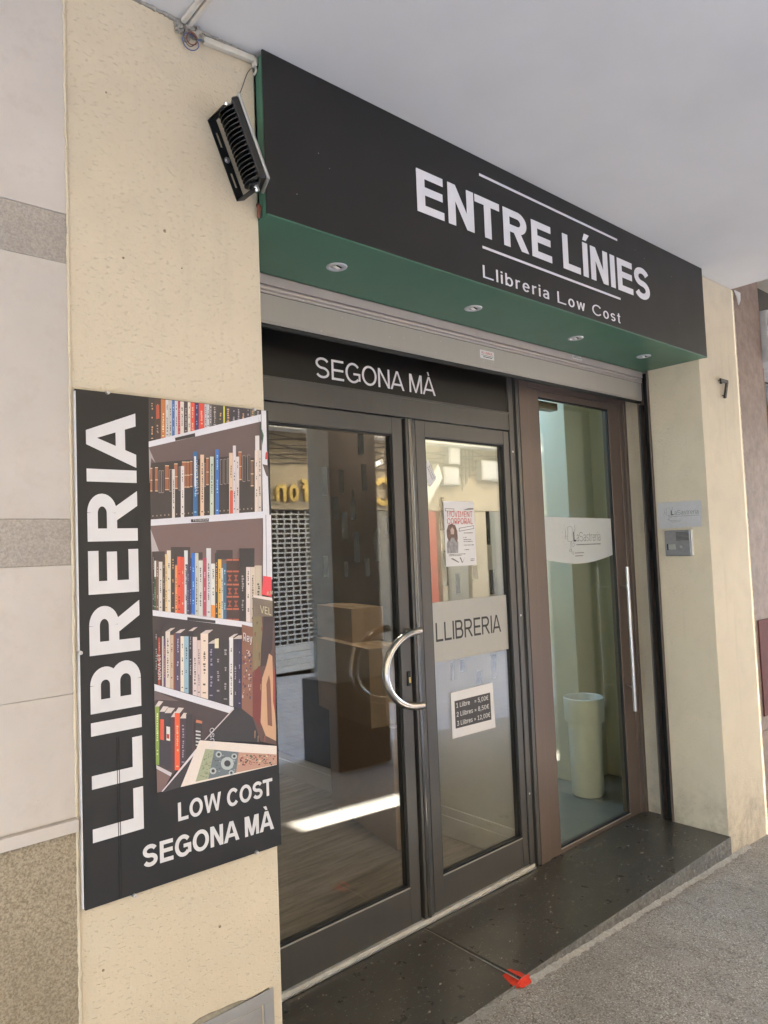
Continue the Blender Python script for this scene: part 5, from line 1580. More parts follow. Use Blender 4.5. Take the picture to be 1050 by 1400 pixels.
5 137 137 141 -1536 12430 -1498 12425 -1496 12477 -1535 12482
5 137 137 141 -1560 12073 -1504 12065 -1503 12115 -1559 12124
5 137 137 141 -1566 12011 -1513 12003 -1511 12042 -1565 12051
5 137 137 141 -1562 11957 -1516 11950 -1515 11985 -1561 11992
5 137 137 141 -1591 11705 -1493 11689 -1492 11716 -1590 11732
4 210 210 212 -1439 11528 -1321 11477 -1264 13267 -1385 13280
5 151 151 152 -1328 11478 -1321 11477 -1264 13267 -1272 13268
5 84 84 84 -1344 12959 -1324 12956 -1322 13000 -1343 13002
5 84 84 84 -1354 12909 -1319 12905 -1318 12943 -1353 12948
5 84 84 84 -1365 12562 -1331 12557 -1330 12590 -1364 12595
5 84 84 84 -1361 12503 -1328 12498 -1327 12523 -1360 12527
5 84 84 84 -1364 12442 -1335 12438 -1334 12462 -1364 12466
5 84 84 84 -1366 12406 -1344 12403 -1344 12428 -1365 12431
5 84 84 84 -1377 12350 -1342 12345 -1341 12382 -1376 12387
5 84 84 84 -1377 12260 -1349 12256 -1348 12277 -1376 12281
5 84 84 84 -1380 12200 -1338 12194 -1337 12237 -1379 12243
5 84 84 84 -1370 12151 -1346 12147 -1345 12179 -1369 12183
5 84 84 84 -1372 12106 -1348 12102 -1347 12127 -1371 12131
5 84 84 84 -1380 12057 -1350 12053 -1349 12087 -1379 12091
5 84 84 84 -1375 12018 -1350 12014 -1349 12041 -1374 12045
5 84 84 84 -1380 11933 -1358 11930 -1357 11974 -1379 11977
5 84 84 84 -1386 11871 -1362 11867 -1360 11908 -1385 11912
5 84 84 84 -1386 11796 -1351 11791 -1350 11845 -1384 11850
4 50 48 60 -1324 11479 -1189 11421 -1132 13218 -1269 13233
5 36 34 43 -1197 11422 -1189 11421 -1132 13218 -1140 13218
5 145 143 155 -1240 12498 -1215 12495 -1214 12518 -1239 12521
5 145 143 155 -1251 12431 -1205 12425 -1203 12479 -1250 12485
5 145 143 155 -1255 12368 -1208 12362 -1207 12392 -1254 12399
5 145 143 155 -1247 12295 -1222 12291 -1220 12333 -1246 12337
5 145 143 155 -1246 12220 -1220 12216 -1218 12268 -1245 12271
5 145 143 155 -1260 12177 -1224 12172 -1223 12205 -1258 12210
5 145 143 155 -1263 11828 -1229 11822 -1228 11847 -1262 11852
5 145 143 155 -1265 11774 -1234 11769 -1233 11806 -1263 11811
4 50 48 78 -1189 11421 -1080 11374 -1021 13205 -1132 13218
5 36 34 56 -1088 11375 -1080 11374 -1021 13205 -1028 13206
5 145 143 173 -1102 12840 -1082 12837 -1081 12881 -1101 12883
5 145 143 173 -1119 12492 -1089 12488 -1088 12537 -1118 12541
5 145 143 173 -1117 12437 -1091 12434 -1089 12470 -1116 12474
5 145 143 173 -1122 12126 -1101 12123 -1101 12150 -1121 12153
5 145 143 173 -1134 12064 -1095 12059 -1094 12107 -1133 12113
5 145 143 173 -1158 11523 -1108 11515 -1108 11542 -1157 11551
3 190 178 172 -3134 13617 -3013 13604 -2878 13689 -2994 13687
3 190 178 172 -2882 13558 -2741 13543 -2604 13628 -2739 13629
3 190 178 172 -2526 13571 -2411 13559 -2270 13645 -2380 13642
3 190 178 172 -2194 13469 -1984 13447 -1838 13534 -2044 13541
3 190 178 172 -1998 13195 -1811 13173 -1664 13259 -1846 13266
3 190 178 172 -1385 13280 -1264 13267 -1111 13355 -1226 13353
3 190 178 172 -1269 13233 -1021 13205 -865 13294 -1109 13306
7 235 210 180 -1814 13055 -1701 13041 -1693 13297 -1807 13292
1 62 52 54 -3448 10356 -3065 10084 -2383 10607 -1388 11320 -3455 12259
2 100 86 86 -3455 11973 -3393 11993 -2812 11865 -3455 12227
7 205 205 214 -3455 12227 -1427 11320 -1298 11449 -3455 12386
4 125 150 70 -3455 10450 -3369 10427 -3336 11824 -3444 11843
5 90 108 50 -3376 10428 -3369 10427 -3336 11824 -3343 11825
5 220 245 165 -3407 11632 -3378 11627 -3377 11669 -3406 11675
5 220 245 165 -3414 11575 -3379 11569 -3378 11614 -3413 11620
5 220 245 165 -3413 11521 -3384 11516 -3384 11550 -3412 11555
5 220 245 165 -3414 11465 -3390 11461 -3389 11495 -3414 11499
5 220 245 165 -3416 11411 -3383 11405 -3382 11432 -3415 11438
5 220 245 165 -3417 11344 -3393 11339 -3392 11387 -3415 11392
5 220 245 165 -3421 11279 -3397 11274 -3396 11324 -3420 11329
5 220 245 165 -3423 11236 -3385 11229 -3384 11255 -3422 11262
5 220 245 165 -3422 11176 -3386 11169 -3385 11213 -3421 11220
5 220 245 165 -3416 11123 -3393 11118 -3392 11151 -3416 11155
5 220 245 165 -3419 11073 -3393 11068 -3392 11098 -3418 11103
5 220 245 165 -3428 11017 -3392 11010 -3392 11043 -3427 11050
5 220 245 165 -3425 10773 -3398 10768 -3398 10791 -3424 10797
5 220 245 165 -3429 10687 -3399 10681 -3399 10710 -3429 10716
4 200 190 185 -3444 11843 -3336 11824 -3232 11928 -3347 11960
4 48 44 56 -3363 10413 -3235 10384 -3204 11674 -3333 11696
4 200 190 185 -3333 11696 -3204 11674 -3099 11777 -3235 11813
4 45 45 55 -3237 10302 -3075 10265 -3041 11613 -3205 11642
4 200 190 185 -3205 11642 -3041 11613 -2935 11717 -3107 11759
4 76 40 45 -3075 10246 -2976 10224 -2944 11498 -3044 11516
4 200 190 185 -3044 11516 -2944 11498 -2837 11602 -2944 11634
4 225 85 45 -2976 10211 -2841 10180 -2806 11571 -2941 11595
5 162 61 32 -2848 10182 -2841 10180 -2806 11571 -2813 11572
5 255 180 140 -2909 11241 -2863 11232 -2862 11271 -2908 11280
5 255 180 140 -2907 11190 -2875 11184 -2875 11212 -2906 11218
5 255 180 140 -2906 11139 -2877 11133 -2876 11165 -2906 11170
5 255 180 140 -2909 11078 -2870 11070 -2868 11122 -2908 11129
5 255 180 140 -2902 10996 -2873 10990 -2872 11030 -2901 11035
5 255 180 140 -2913 10940 -2872 10932 -2871 10960 -2913 10969
5 255 180 140 -2906 10883 -2875 10877 -2874 10914 -2905 10921
5 255 180 140 -2913 10829 -2885 10823 -2884 10859 -2912 10865
5 255 180 140 -2910 10784 -2886 10779 -2885 10809 -2909 10814
5 255 180 140 -2910 10660 -2874 10653 -2872 10700 -2909 10708
5 255 180 140 -2940 10286 -2880 10272 -2879 10298 -2940 10311
4 200 190 185 -2941 11595 -2806 11571 -2697 11676 -2841 11714
4 60 50 60 -2838 10299 -2678 10263 -2648 11412 -2809 11442
5 43 36 43 -2685 10264 -2678 10263 -2648 11412 -2655 11414
5 155 145 155 -2765 11242 -2716 11233 -2715 11261 -2764 11270
5 155 145 155 -2758 11141 -2711 11132 -2710 11173 -2757 11182
5 155 145 155 -2761 11091 -2715 11082 -2715 11104 -2760 11113
5 155 145 155 -2755 11012 -2714 11004 -2713 11044 -2754 11052
5 155 145 155 -2770 10965 -2712 10954 -2712 10974 -2769 10986
5 155 145 155 -2758 10844 -2719 10836 -2717 10878 -2757 10886
5 155 145 155 -2759 10801 -2724 10793 -2723 10815 -2758 10822
5 155 145 155 -2773 10755 -2733 10747 -2732 10774 -2772 10782
5 155 145 155 -2770 10705 -2737 10698 -2736 10734 -2769 10741
5 155 145 155 -2768 10627 -2723 10618 -2722 10651 -2768 10660
5 155 145 155 -2776 10593 -2742 10586 -2742 10607 -2776 10614
5 155 145 155 -2774 10534 -2741 10527 -2740 10568 -2773 10575
5 155 145 155 -2777 10478 -2745 10471 -2743 10512 -2776 10519
5 155 145 155 -2797 10358 -2724 10342 -2724 10368 -2796 10384
4 200 190 185 -2809 11442 -2648 11412 -2538 11517 -2707 11560
4 46 42 46 -2673 10440 -2514 10406 -2485 11481 -2645 11510
4 60 54 54 -2645 11510 -2485 11481 -2374 11587 -2542 11629
4 48 44 48 -2419 10614 -2238 10577 -2221 11202 -2402 11236
4 60 54 54 -2402 11236 -2221 11202 -2108 11308 -2297 11355
6 200 80 55 -3342 11029 -3241 10993 -3229 11492 -3330 11520
6 215 210 205 -3180 10981 -3085 10946 -3077 11281 -3172 11315
7 170 60 45 -3172 11027 -3104 11001 -3102 11109 -3170 11135
6 190 190 190 -2400 11031 -2270 10993 -2269 11026 -2399 11071
6 190 190 190 -2402 10946 -2273 10908 -2272 10940 -2401 10985
6 190 190 190 -2405 10861 -2275 10822 -2274 10855 -2404 10900
6 190 190 190 -2407 10776 -2277 10737 -2277 10770 -2406 10815
6 190 190 190 -2409 10691 -2280 10651 -2279 10684 -2408 10730
6 180 110 80 -2394 11267 -2221 11202 -2219 11268 -2370 11329
7 190 186 192 -3445 10355 -3093 10091 -3056 10165 -3449 10445
6 112 88 84 -3444 9789 -3311 9781 -3093 10091 -3445 10355
6 40 40 43 -2159 10776 -539 10397 -561 10928 -1071 11385 -1298 11449
7 190 180 182 -2174 10785 -2137 10778 -1299 11408 -1326 11429
6 42 40 44 -3304 9754 -2838 9774 -2231 10840 -2365 10587
7 205 198 204 -3337 9782 -3297 9778 -2366 10554 -2412 10606
7 128 88 72 -1079 11387 -752 11096 -671 13486 -1000 13589
9 60 55 80 -905 12371 -885 12368 -883 12438 -903 12430
9 80 70 90 -942 12292 -907 12287 -905 12327 -941 12321
9 200 185 180 -856 11913 -834 11909 -832 11983 -853 11976
9 80 70 90 -982 12572 -963 12569 -961 12619 -981 12611
9 120 50 50 -1027 11992 -986 11986 -983 12056 -1025 12051
9 120 50 50 -969 12566 -928 12561 -926 12631 -968 12626
9 60 55 80 -782 12371 -755 12367 -754 12391 -782 12384
9 60 55 80 -777 12778 -749 12775 -747 12823 -776 12816
9 60 55 80 -982 11921 -939 11914 -936 11989 -980 11985
9 60 55 80 -1005 12164 -961 12158 -960 12190 -1005 12186
9 80 70 90 -777 12678 -731 12672 -730 12722 -776 12717
9 60 55 80 -918 11711 -888 11706 -887 11749 -917 11743
9 60 55 80 -831 12657 -784 12651 -782 12713 -829 12708
9 120 50 50 -1022 12199 -987 12194 -986 12223 -1022 12218
9 200 185 180 -839 12107 -822 12105 -819 12174 -837 12166
9 120 50 50 -765 12571 -729 12566 -728 12590 -764 12584
9 120 50 50 -807 12180 -772 12175 -770 12234 -805 12229
9 190 150 140 -1021 11787 -993 11783 -992 11815 -1020 11809
9 120 50 50 -771 12102 -754 12100 -752 12165 -769 12157
9 60 55 80 -1019 12749 -996 12746 -995 12782 -1018 12774
9 200 185 180 -943 12533 -910 12529 -909 12553 -942 12547
9 190 150 140 -836 11823 -804 11818 -802 11878 -835 11873
9 200 185 180 -863 12796 -826 12792 -825 12818 -863 12812
9 120 50 50 -915 11681 -881 11676 -880 11704 -915 11699
9 190 150 140 -1002 11841 -978 11837 -977 11861 -1002 11854
9 60 55 80 -950 12681 -930 12678 -929 12707 -949 12699
9 120 50 50 -1007 12606 -979 12603 -977 12658 -1006 12651
9 80 70 90 -958 12238 -934 12234 -931 12309 -956 12302
9 80 70 90 -939 12738 -910 12734 -909 12763 -938 12756
9 120 50 50 -822 12387 -777 12380 -776 12411 -822 12407
9 60 55 80 -841 11766 -809 11761 -808 11788 -840 11782
9 190 150 140 -946 12688 -904 12682 -902 12749 -944 12744
9 200 185 180 -811 12588 -795 12586 -794 12617 -810 12608
9 80 70 90 -877 12168 -858 12165 -856 12217 -876 12209
9 80 70 90 -778 12196 -732 12189 -731 12212 -778 12208
9 60 55 80 -795 12158 -762 12154 -761 12205 -794 12199
9 190 150 140 -799 12148 -752 12141 -751 12166 -798 12162
9 200 185 180 -823 12725 -784 12720 -783 12766 -822 12760
9 190 150 140 -802 11957 -764 11951 -763 11974 -802 11969
9 80 70 90 -785 12542 -743 12537 -741 12599 -784 12594
9 60 55 80 -890 12577 -854 12572 -853 12598 -889 12592
9 80 70 90 -847 12359 -828 12356 -827 12388 -846 12380
9 80 70 90 -814 12738 -797 12735 -795 12791 -812 12783
9 120 50 50 -870 12835 -829 12830 -828 12870 -869 12864
9 200 185 180 -1052 11659 -1018 11653 -1015 11728 -1050 11723
9 190 150 140 -792 12729 -764 12726 -763 12760 -791 12753
9 60 55 80 -971 12613 -952 12611 -951 12638 -971 12631
9 120 50 50 -944 11934 -914 11929 -912 11979 -943 11973
9 190 150 140 -780 12730 -764 12728 -762 12792 -779 12783
9 80 70 90 -1022 12533 -987 12528 -984 12602 -1020 12597
9 80 70 90 -800 12757 -776 12754 -773 12823 -798 12815
9 60 55 80 -803 12063 -764 12057 -763 12085 -802 12081
9 60 55 80 -838 11601 -797 11594 -795 11666 -836 11662
9 120 50 50 -814 11712 -766 11705 -766 11731 -813 11728
9 200 185 180 -913 12335 -887 12331 -885 12383 -912 12377
9 80 70 90 -901 12765 -876 12762 -874 12809 -900 12801
9 60 55 80 -906 12402 -880 12398 -879 12422 -906 12416
9 190 150 140 -991 12178 -970 12174 -968 12235 -990 12228
9 80 70 90 -762 12710 -714 12704 -712 12779 -760 12775
9 80 70 90 -844 11756 -804 11750 -803 11783 -843 11779
9 190 150 140 -808 12759 -770 12754 -769 12799 -807 12793
9 60 55 80 -792 12438 -749 12432 -747 12482 -791 12477
9 190 150 140 -889 12873 -843 12868 -842 12900 -888 12895
9 190 150 140 -1049 11746 -1032 11743 -1031 11772 -1048 11764
9 200 185 180 -847 12217 -806 12211 -804 12255 -846 12250
9 120 50 50 -934 12127 -890 12121 -888 12170 -932 12166
9 190 150 140 -929 12532 -902 12528 -901 12570 -928 12563
9 120 50 50 -829 11890 -807 11887 -806 11917 -828 11910
9 200 185 180 -830 12807 -799 12804 -796 12873 -828 12866
9 200 185 180 -798 11916 -773 11912 -772 11941 -798 11934
7 112 100 88 -694 12645 -48 12563 -23 14146 -639 14287
8 212 200 196 -631 14280 -24 14139 -37 14230 -629 14344
8 215 70 80 -362 14336 -44 14251 -24 14796 -296 14845
7 88 62 54 -752 11096 -530 10413 -43 10226 24 13708 -670 13770
8 122 110 80 -712 12289 -468 12433 -359 13168 -381 13744 -662 13769
9 55 42 44 -469 12397 -302 12410 -75 12848 -1 13710 -318 13739 -432 12891
8 110 45 42 -751 11103 -525 10781 -430 12107 -509 12438 -714 12219
10 190 150 118 -368 10539 -47 10333 -33 10723 -79 11554 -83 12633 -186 12718 -281 12407 -431 12072 -512 10919
11 120 80 64 -296 10808 -151 10745 -171 11963 -206 12147 -299 11910
11 150 60 52 -106 11415 -47 11048 -22 12193 -63 12486
9 70 45 45 -456 10484 -436 10463 -420 10568 -454 10554
9 120 70 60 -345 11814 -306 11790 -286 11985 -340 11971
9 140 110 85 -595 12861 -565 12840 -546 13055 -588 13038
9 80 60 50 -415 10981 -385 10958 -370 11045 -414 11032
9 140 110 85 -641 12433 -603 12411 -584 12605 -635 12591
9 140 110 85 -621 10426 -605 10405 -586 10589 -616 10574
9 120 70 60 -410 13361 -373 13339 -356 13462 -407 13446
9 140 110 85 -379 10827 -343 10803 -323 11019 -372 11006
9 80 60 50 -472 11185 -436 11160 -417 11340 -467 11327
9 70 45 45 -382 11999 -359 11978 -342 12118 -378 12102
9 120 70 60 -422 10394 -388 10369 -369 10545 -417 10533
9 120 70 60 -547 10966 -526 10944 -510 11032 -545 11017
9 140 110 85 -495 11780 -475 11759 -456 11941 -490 11925
9 70 45 45 -487 12009 -449 11986 -433 12077 -485 12063
9 120 70 60 -513 12589 -486 12567 -466 12793 -506 12777
9 140 110 85 -717 10549 -692 10527 -672 10743 -711 10730
9 120 70 60 -627 13240 -593 13218 -576 13351 -623 13335
9 120 70 60 -692 12162 -666 12140 -647 12359 -685 12343
9 80 60 50 -549 13557 -526 13537 -510 13626 -547 13608
9 80 60 50 -410 11311 -372 11287 -351 11510 -403 11497
9 140 110 85 -392 11428 -373 11407 -354 11598 -387 11583
12 215 204 196 -2838 9774 -45 9693 -35 10196 -2297 10804
13 150 156 128 -2440 9808 -2092 9791 -1901 10490 -2147 10558
13 96 108 114 -2092 9791 -1296 9767 -1202 10275 -1901 10490
13 178 138 120 -1296 9767 -45 9700 -44 9969 -1202 10275
15 165 175 178 -1351 10017 -1391 9926 -1488 9887 -1606 9914 -1699 9996 -1732 10102 -1693 10192 -1596 10232 -1479 10207 -1384 10125
16 45 45 50 -1447 10039 -1467 9993 -1515 9974 -1574 9987 -1621 10028 -1637 10081 -1618 10126 -1569 10146 -1511 10133 -1464 10092
15 165 175 178 -1691 10321 -1710 10278 -1756 10259 -1811 10271 -1855 10309 -1871 10360 -1852 10403 -1807 10423 -1751 10411 -1707 10372
16 45 45 50 -1736 10331 -1745 10309 -1768 10300 -1796 10306 -1818 10325 -1826 10350 -1817 10372 -1794 10382 -1766 10376 -1744 10356
15 165 175 178 -1252 10180 -1270 10139 -1313 10122 -1366 10133 -1407 10169 -1422 10216 -1405 10257 -1361 10274 -1309 10263 -1267 10227
16 45 45 50 -1295 10189 -1304 10169 -1325 10160 -1352 10166 -1372 10184 -1380 10207 -1371 10227 -1349 10236 -1323 10231 -1302 10213
15 165 175 178 -1857 9943 -1877 9896 -1926 9876 -1985 9890 -2032 9932 -2049 9986 -2029 10033 -1981 10053 -1921 10040 -1874 9997
16 45 45 50 -1905 9954 -1915 9930 -1940 9920 -1969 9927 -1993 9948 -2001 9976 -1991 9999 -1967 10009 -1937 10002 -1914 9981
15 165 175 178 -1358 9781 -1374 9745 -1413 9730 -1461 9741 -1498 9774 -1512 9817 -1496 9853 -1457 9868 -1409 9857 -1372 9824
16 45 45 50 -1397 9790 -1405 9772 -1424 9764 -1448 9770 -1467 9786 -1473 9808 -1465 9826 -1446 9834 -1422 9828 -1403 9812
15 60 50 50 -1018 10031 -970 10020 -969 10047 -1017 10057
15 150 80 70 -524 9958 -473 9947 -472 9982 -523 9993
15 110 50 45 -1170 10039 -1120 10028 -1119 10064 -1169 10075
15 150 80 70 -791 9910 -739 9898 -739 9914 -791 9926
15 150 80 70 -1061 9898 -1015 9887 -1014 9928 -1060 9938
15 110 50 45 -466 9890 -403 9876 -402 9906 -465 9920
15 60 50 50 -459 9907 -412 9897 -411 9935 -458 9945
15 70 90 70 -466 9843 -438 9837 -437 9851 -466 9857
15 70 90 70 -674 9956 -631 9946 -630 9981 -673 9991
15 70 90 70 -878 10085 -827 10074 -827 10096 -877 10107
15 70 90 70 -870 10091 -816 10079 -814 10119 -869 10131
15 60 50 50 -230 9715 -197 9708 -196 9744 -229 9751
15 70 90 70 -804 9990 -771 9983 -770 10003 -803 10011
15 110 50 45 -333 9894 -310 9889 -309 9909 -332 9914
15 70 90 70 -601 10036 -546 10024 -545 10062 -600 10074
15 200 180 150 -1226 9966 -1173 9954 -1172 9980 -1225 9992
15 200 180 150 -1057 10153 -998 10140 -997 10157 -1056 10169
15 200 180 150 -960 10039 -931 10032 -930 10065 -959 10072
15 70 90 70 -695 9936 -657 9928 -656 9961 -694 9969
15 200 180 150 -723 9991 -699 9986 -698 10007 -722 10012
15 200 180 150 -429 9978 -408 9973 -407 10004 -428 10008
15 150 80 70 -733 10059 -708 10054 -707 10085 -732 10090
15 200 180 150 -638 9859 -612 9853 -611 9876 -638 9882
15 70 90 70 -847 9881 -823 9875 -823 9892 -847 9897
15 60 50 50 -620 9809 -571 9798 -569 9831 -619 9842
15 60 50 50 -247 9740 -197 9729 -196 9750 -246 9761
15 60 50 50 -862 10032 -829 10025 -828 10045 -861 10052
15 200 180 150 -1062 9954 -1037 9948 -1036 9968 -1061 9974
15 150 80 70 -340 10004 -287 9992 -286 10024 -338 10035
15 150 80 70 -1096 9980 -1046 9969 -1045 9999 -1095 10010
15 200 180 150 -1149 10145 -1125 10140 -1124 10167 -1149 10173
15 60 50 50 -711 10010 -674 10002 -673 10040 -709 10048
15 150 80 70 -597 9997 -572 9992 -571 10012 -596 10018
15 70 90 70 -267 9781 -222 9771 -221 9809 -266 9819
15 110 50 45 -1019 9969 -971 9958 -969 9992 -1018 10003
15 110 50 45 -1028 9949 -978 9937 -976 9971 -1027 9982
15 200 180 150 -295 9799 -271 9794 -270 9829 -293 9834
15 60 50 50 -910 9915 -877 9907 -877 9923 -910 9930
15 110 50 45 -140 9919 -78 9906 -77 9925 -139 9939
15 60 50 50 -1143 10094 -1104 10085 -1103 10117 -1142 10126
15 70 90 70 -506 9874 -481 9869 -480 9908 -505 9913
15 110 50 45 -384 9954 -361 9949 -360 9973 -383 9978
15 60 50 50 -293 9779 -241 9767 -239 9807 -292 9819
15 70 90 70 -971 10154 -949 10149 -948 10163 -970 10167
15 60 50 50 -459 9997 -393 9983 -392 10015 -458 10029
15 150 80 70 -477 9889 -442 9881 -441 9915 -476 9923
15 110 50 45 -582 10009 -541 10000 -540 10021 -582 10030
15 150 80 70 -716 10037 -676 10028 -675 10055 -715 10063
15 110 50 45 -823 10076 -783 10067 -782 10083 -823 10092
15 70 90 70 -1089 9959 -1066 9954 -1066 9974 -1088 9979
15 150 80 70 -1102 10089 -1065 10081 -1064 10120 -1101 10128
15 70 90 70 -998 9980 -942 9968 -941 9996 -997 10008
15 70 90 70 -847 10057 -789 10044 -787 10081 -846 10094
15 150 80 70 -437 9858 -414 9853 -412 9893 -436 9898
15 70 90 70 -542 9874 -494 9863 -494 9878 -541 9888
15 110 50 45 -1037 9978 -998 9969 -998 9984 -1037 9993
15 150 80 70 -377 9880 -355 9876 -353 9917 -375 9922
15 110 50 45 -1177 10072 -1143 10065 -1142 10096 -1176 10104
15 110 50 45 -771 10087 -728 10078 -727 10101 -770 10110
15 70 90 70 -460 9813 -421 9804 -421 9820 -460 9828
15 150 80 70 -765 10000 -720 9990 -719 10024 -764 10034
15 110 50 45 -866 9876 -845 9871 -845 9890 -865 9895
15 200 180 150 -443 9873 -420 9868 -419 9894 -442 9899
15 70 90 70 -169 9859 -131 9851 -129 9893 -168 9901
15 70 90 70 -258 9965 -224 9957 -223 9983 -257 9991
15 70 90 70 -898 9986 -870 9980 -869 9999 -897 10005
15 110 50 45 -763 9995 -728 9987 -727 10022 -762 10030
15 110 50 45 -407 9807 -371 9799 -370 9818 -406 9826
15 200 180 150 -365 9961 -338 9955 -338 9978 -364 9984
15 200 180 150 -606 9895 -545 9882 -544 9921 -605 9935
15 200 180 150 -912 10013 -853 10000 -853 10014 -912 10027
15 150 80 70 -689 9876 -639 9865 -638 9897 -688 9908
15 70 90 70 -989 10137 -931 10125 -931 10149 -988 10162
15 70 90 70 -375 9793 -318 9780 -318 9801 -375 9813
15 110 50 45 -833 9918 -811 9914 -810 9936 -832 9941
15 200 180 150 -517 9886 -496 9882 -495 9899 -516 9903
15 150 80 70 -897 9946 -845 9934 -843 9969 -896 9981
15 150 80 70 -416 9839 -375 9830 -373 9871 -414 9880
15 60 50 50 -966 10003 -921 9993 -920 10025 -965 10035
15 110 50 45 -1154 10022 -1107 10012 -1106 10048 -1153 10058
15 110 50 45 -549 10039 -497 10028 -497 10044 -549 10055
15 60 50 50 -1110 9915 -1063 9904 -1062 9943 -1109 9954
15 60 50 50 -1173 10026 -1144 10019 -1143 10049 -1172 10056
15 200 180 150 -140 9779 -108 9772 -107 9791 -139 9798
15 60 50 50 -742 9899 -721 9894 -720 9914 -742 9919
15 110 50 45 -689 9979 -668 9975 -667 9991 -688 9996
15 150 80 70 -1134 10118 -1090 10108 -1089 10132 -1133 10142
15 150 80 70 -422 9785 -401 9780 -400 9811 -421 9815
15 200 180 150 -381 9980 -327 9968 -326 10004 -380 10015
15 95 110 85 -2250 9889 -2221 9882 -2221 9899 -2250 9906
15 95 110 85 -1994 10366 -1964 10360 -1964 10376 -1994 10382
15 95 110 85 -2223 9877 -2194 9870 -2193 9886 -2222 9893
15 95 110 85 -2226 10074 -2197 10067 -2196 10084 -2225 10090
15 95 110 85 -2181 10305 -2152 10299 -2152 10315 -2181 10321
15 95 110 85 -2205 10298 -2176 10292 -2175 10308 -2204 10315
15 95 110 85 -2104 9908 -2075 9902 -2075 9918 -2104 9925
15 95 110 85 -2179 9944 -2150 9937 -2150 9954 -2179 9960
15 95 110 85 -2254 10072 -2225 10065 -2225 10082 -2254 10088
15 95 110 85 -2044 10190 -2015 10183 -2014 10200 -2044 10206
15 95 110 85 -2147 10379 -2118 10373 -2118 10389 -2147 10396
15 95 110 85 -2299 9915 -2270 9909 -2270 9925 -2299 9932
15 95 110 85 -2192 9984 -2163 9977 -2162 9993 -2191 10000
15 95 110 85 -2145 9851 -2116 9844 -2115 9860 -2145 9867
15 95 110 85 -2133 10033 -2104 10027 -2103 10043 -2133 10050
15 95 110 85 -2115 10165 -2086 10158 -2085 10175 -2115 10181
15 95 110 85 -2145 10166 -2116 10160 -2115 10176 -2145 10183
15 95 110 85 -2144 10307 -2115 10300 -2114 10317 -2143 10323
15 95 110 85 -2226 10078 -2197 10072 -2196 10088 -2225 10094
15 95 110 85 -2086 10318 -2057 10312 -2056 10328 -2085 10335
15 95 110 85 -2156 9928 -2127 9922 -2126 9938 -2156 9945
15 95 110 85 -2027 10332 -1998 10325 -1997 10342 -2027 10348
15 95 110 85 -2156 9937 -2127 9930 -2127 9947 -2156 9954
15 95 110 85 -2016 10448 -1987 10441 -1986 10458 -2016 10464
15 95 110 85 -2249 10148 -2220 10142 -2220 10158 -2249 10165
15 95 110 85 -2153 10189 -2124 10183 -2124 10199 -2153 10206
15 95 110 85 -2087 10118 -2058 10112 -2058 10128 -2087 10135
15 95 110 85 -2054 10108 -2024 10101 -2024 10118 -2053 10124
15 95 110 85 -2144 10216 -2115 10209 -2115 10226 -2144 10232
15 95 110 85 -2167 9847 -2138 9840 -2137 9857 -2166 9863
15 95 110 85 -2080 10401 -2051 10395 -2050 10412 -2080 10418
15 95 110 85 -2142 9965 -2113 9958 -2113 9974 -2142 9981
15 95 110 85 -2124 9941 -2095 9934 -2094 9951 -2123 9957
15 95 110 85 -2305 9917 -2276 9910 -2276 9926 -2305 9933
15 95 110 85 -2222 10108 -2193 10102 -2193 10118 -2222 10125
15 95 110 85 -2201 10287 -2172 10281 -2171 10297 -2200 10304
15 95 110 85 -2085 10351 -2056 10344 -2055 10361 -2085 10367
15 95 110 85 -2064 10049 -2035 10042 -2034 10058 -2064 10065
15 95 110 85 -2175 10164 -2146 10157 -2146 10174 -2175 10180
14 150 160 165 -1661 10186 -1615 10183 -1615 10196 -1660 10206
14 50 52 58 -1465 10111 -1419 10108 -1418 10121 -1464 10131
14 150 160 165 -1550 9998 -1504 9994 -1504 10008 -1549 10018
14 50 52 58 -1863 9969 -1818 9965 -1817 9978 -1862 9989
14 50 52 58 -1324 10145 -1277 10141 -1277 10155 -1323 10165
14 150 160 165 -1684 10274 -1638 10270 -1638 10284 -1683 10294
14 50 52 58 -1350 10278 -1303 10275 -1303 10288 -1349 10298
14 50 52 58 -1856 10076 -1811 10073 -1811 10086 -1856 10096
14 150 160 165 -1665 9941 -1620 9937 -1619 9950 -1665 9961
14 150 160 165 -1798 9908 -1753 9904 -1752 9917 -1797 9928
14 50 52 58 -1638 10233 -1592 10229 -1592 10243 -1637 10253
14 150 160 165 -1372 9812 -1326 9809 -1326 9822 -1372 9833
14 50 52 58 -1716 10139 -1670 10136 -1670 10149 -1715 10159
14 150 160 165 -1912 9992 -1868 9989 -1867 10002 -1912 10012
14 150 160 165 -1372 10090 -1325 10087 -1325 10100 -1371 10111
14 150 160 165 -1553 10028 -1507 10025 -1507 10038 -1553 10048
14 50 52 58 -1692 10030 -1646 10027 -1646 10040 -1691 10050
14 150 160 165 -1575 10192 -1529 10189 -1529 10202 -1574 10212
14 50 52 58 -1826 10355 -1781 10352 -1780 10365 -1825 10375
14 150 160 165 -1354 10071 -1307 10068 -1307 10081 -1353 10091
14 50 52 58 -1935 10251 -1891 10248 -1890 10261 -1935 10271
14 50 52 58 -1687 10243 -1641 10239 -1641 10253 -1686 10263
14 50 52 58 -1722 10343 -1677 10340 -1676 10353 -1721 10363
14 150 160 165 -1370 10239 -1324 10236 -1323 10250 -1370 10259
14 50 52 58 -1686 10147 -1640 10143 -1640 10157 -1685 10167
14 50 52 58 -1717 10229 -1672 10226 -1671 10239 -1716 10249
14 50 52 58 -1520 10102 -1474 10099 -1474 10112 -1520 10122
14 150 160 165 -1774 10151 -1729 10148 -1729 10161 -1774 10171
14 50 52 58 -1779 10270 -1734 10267 -1733 10280 -1778 10290
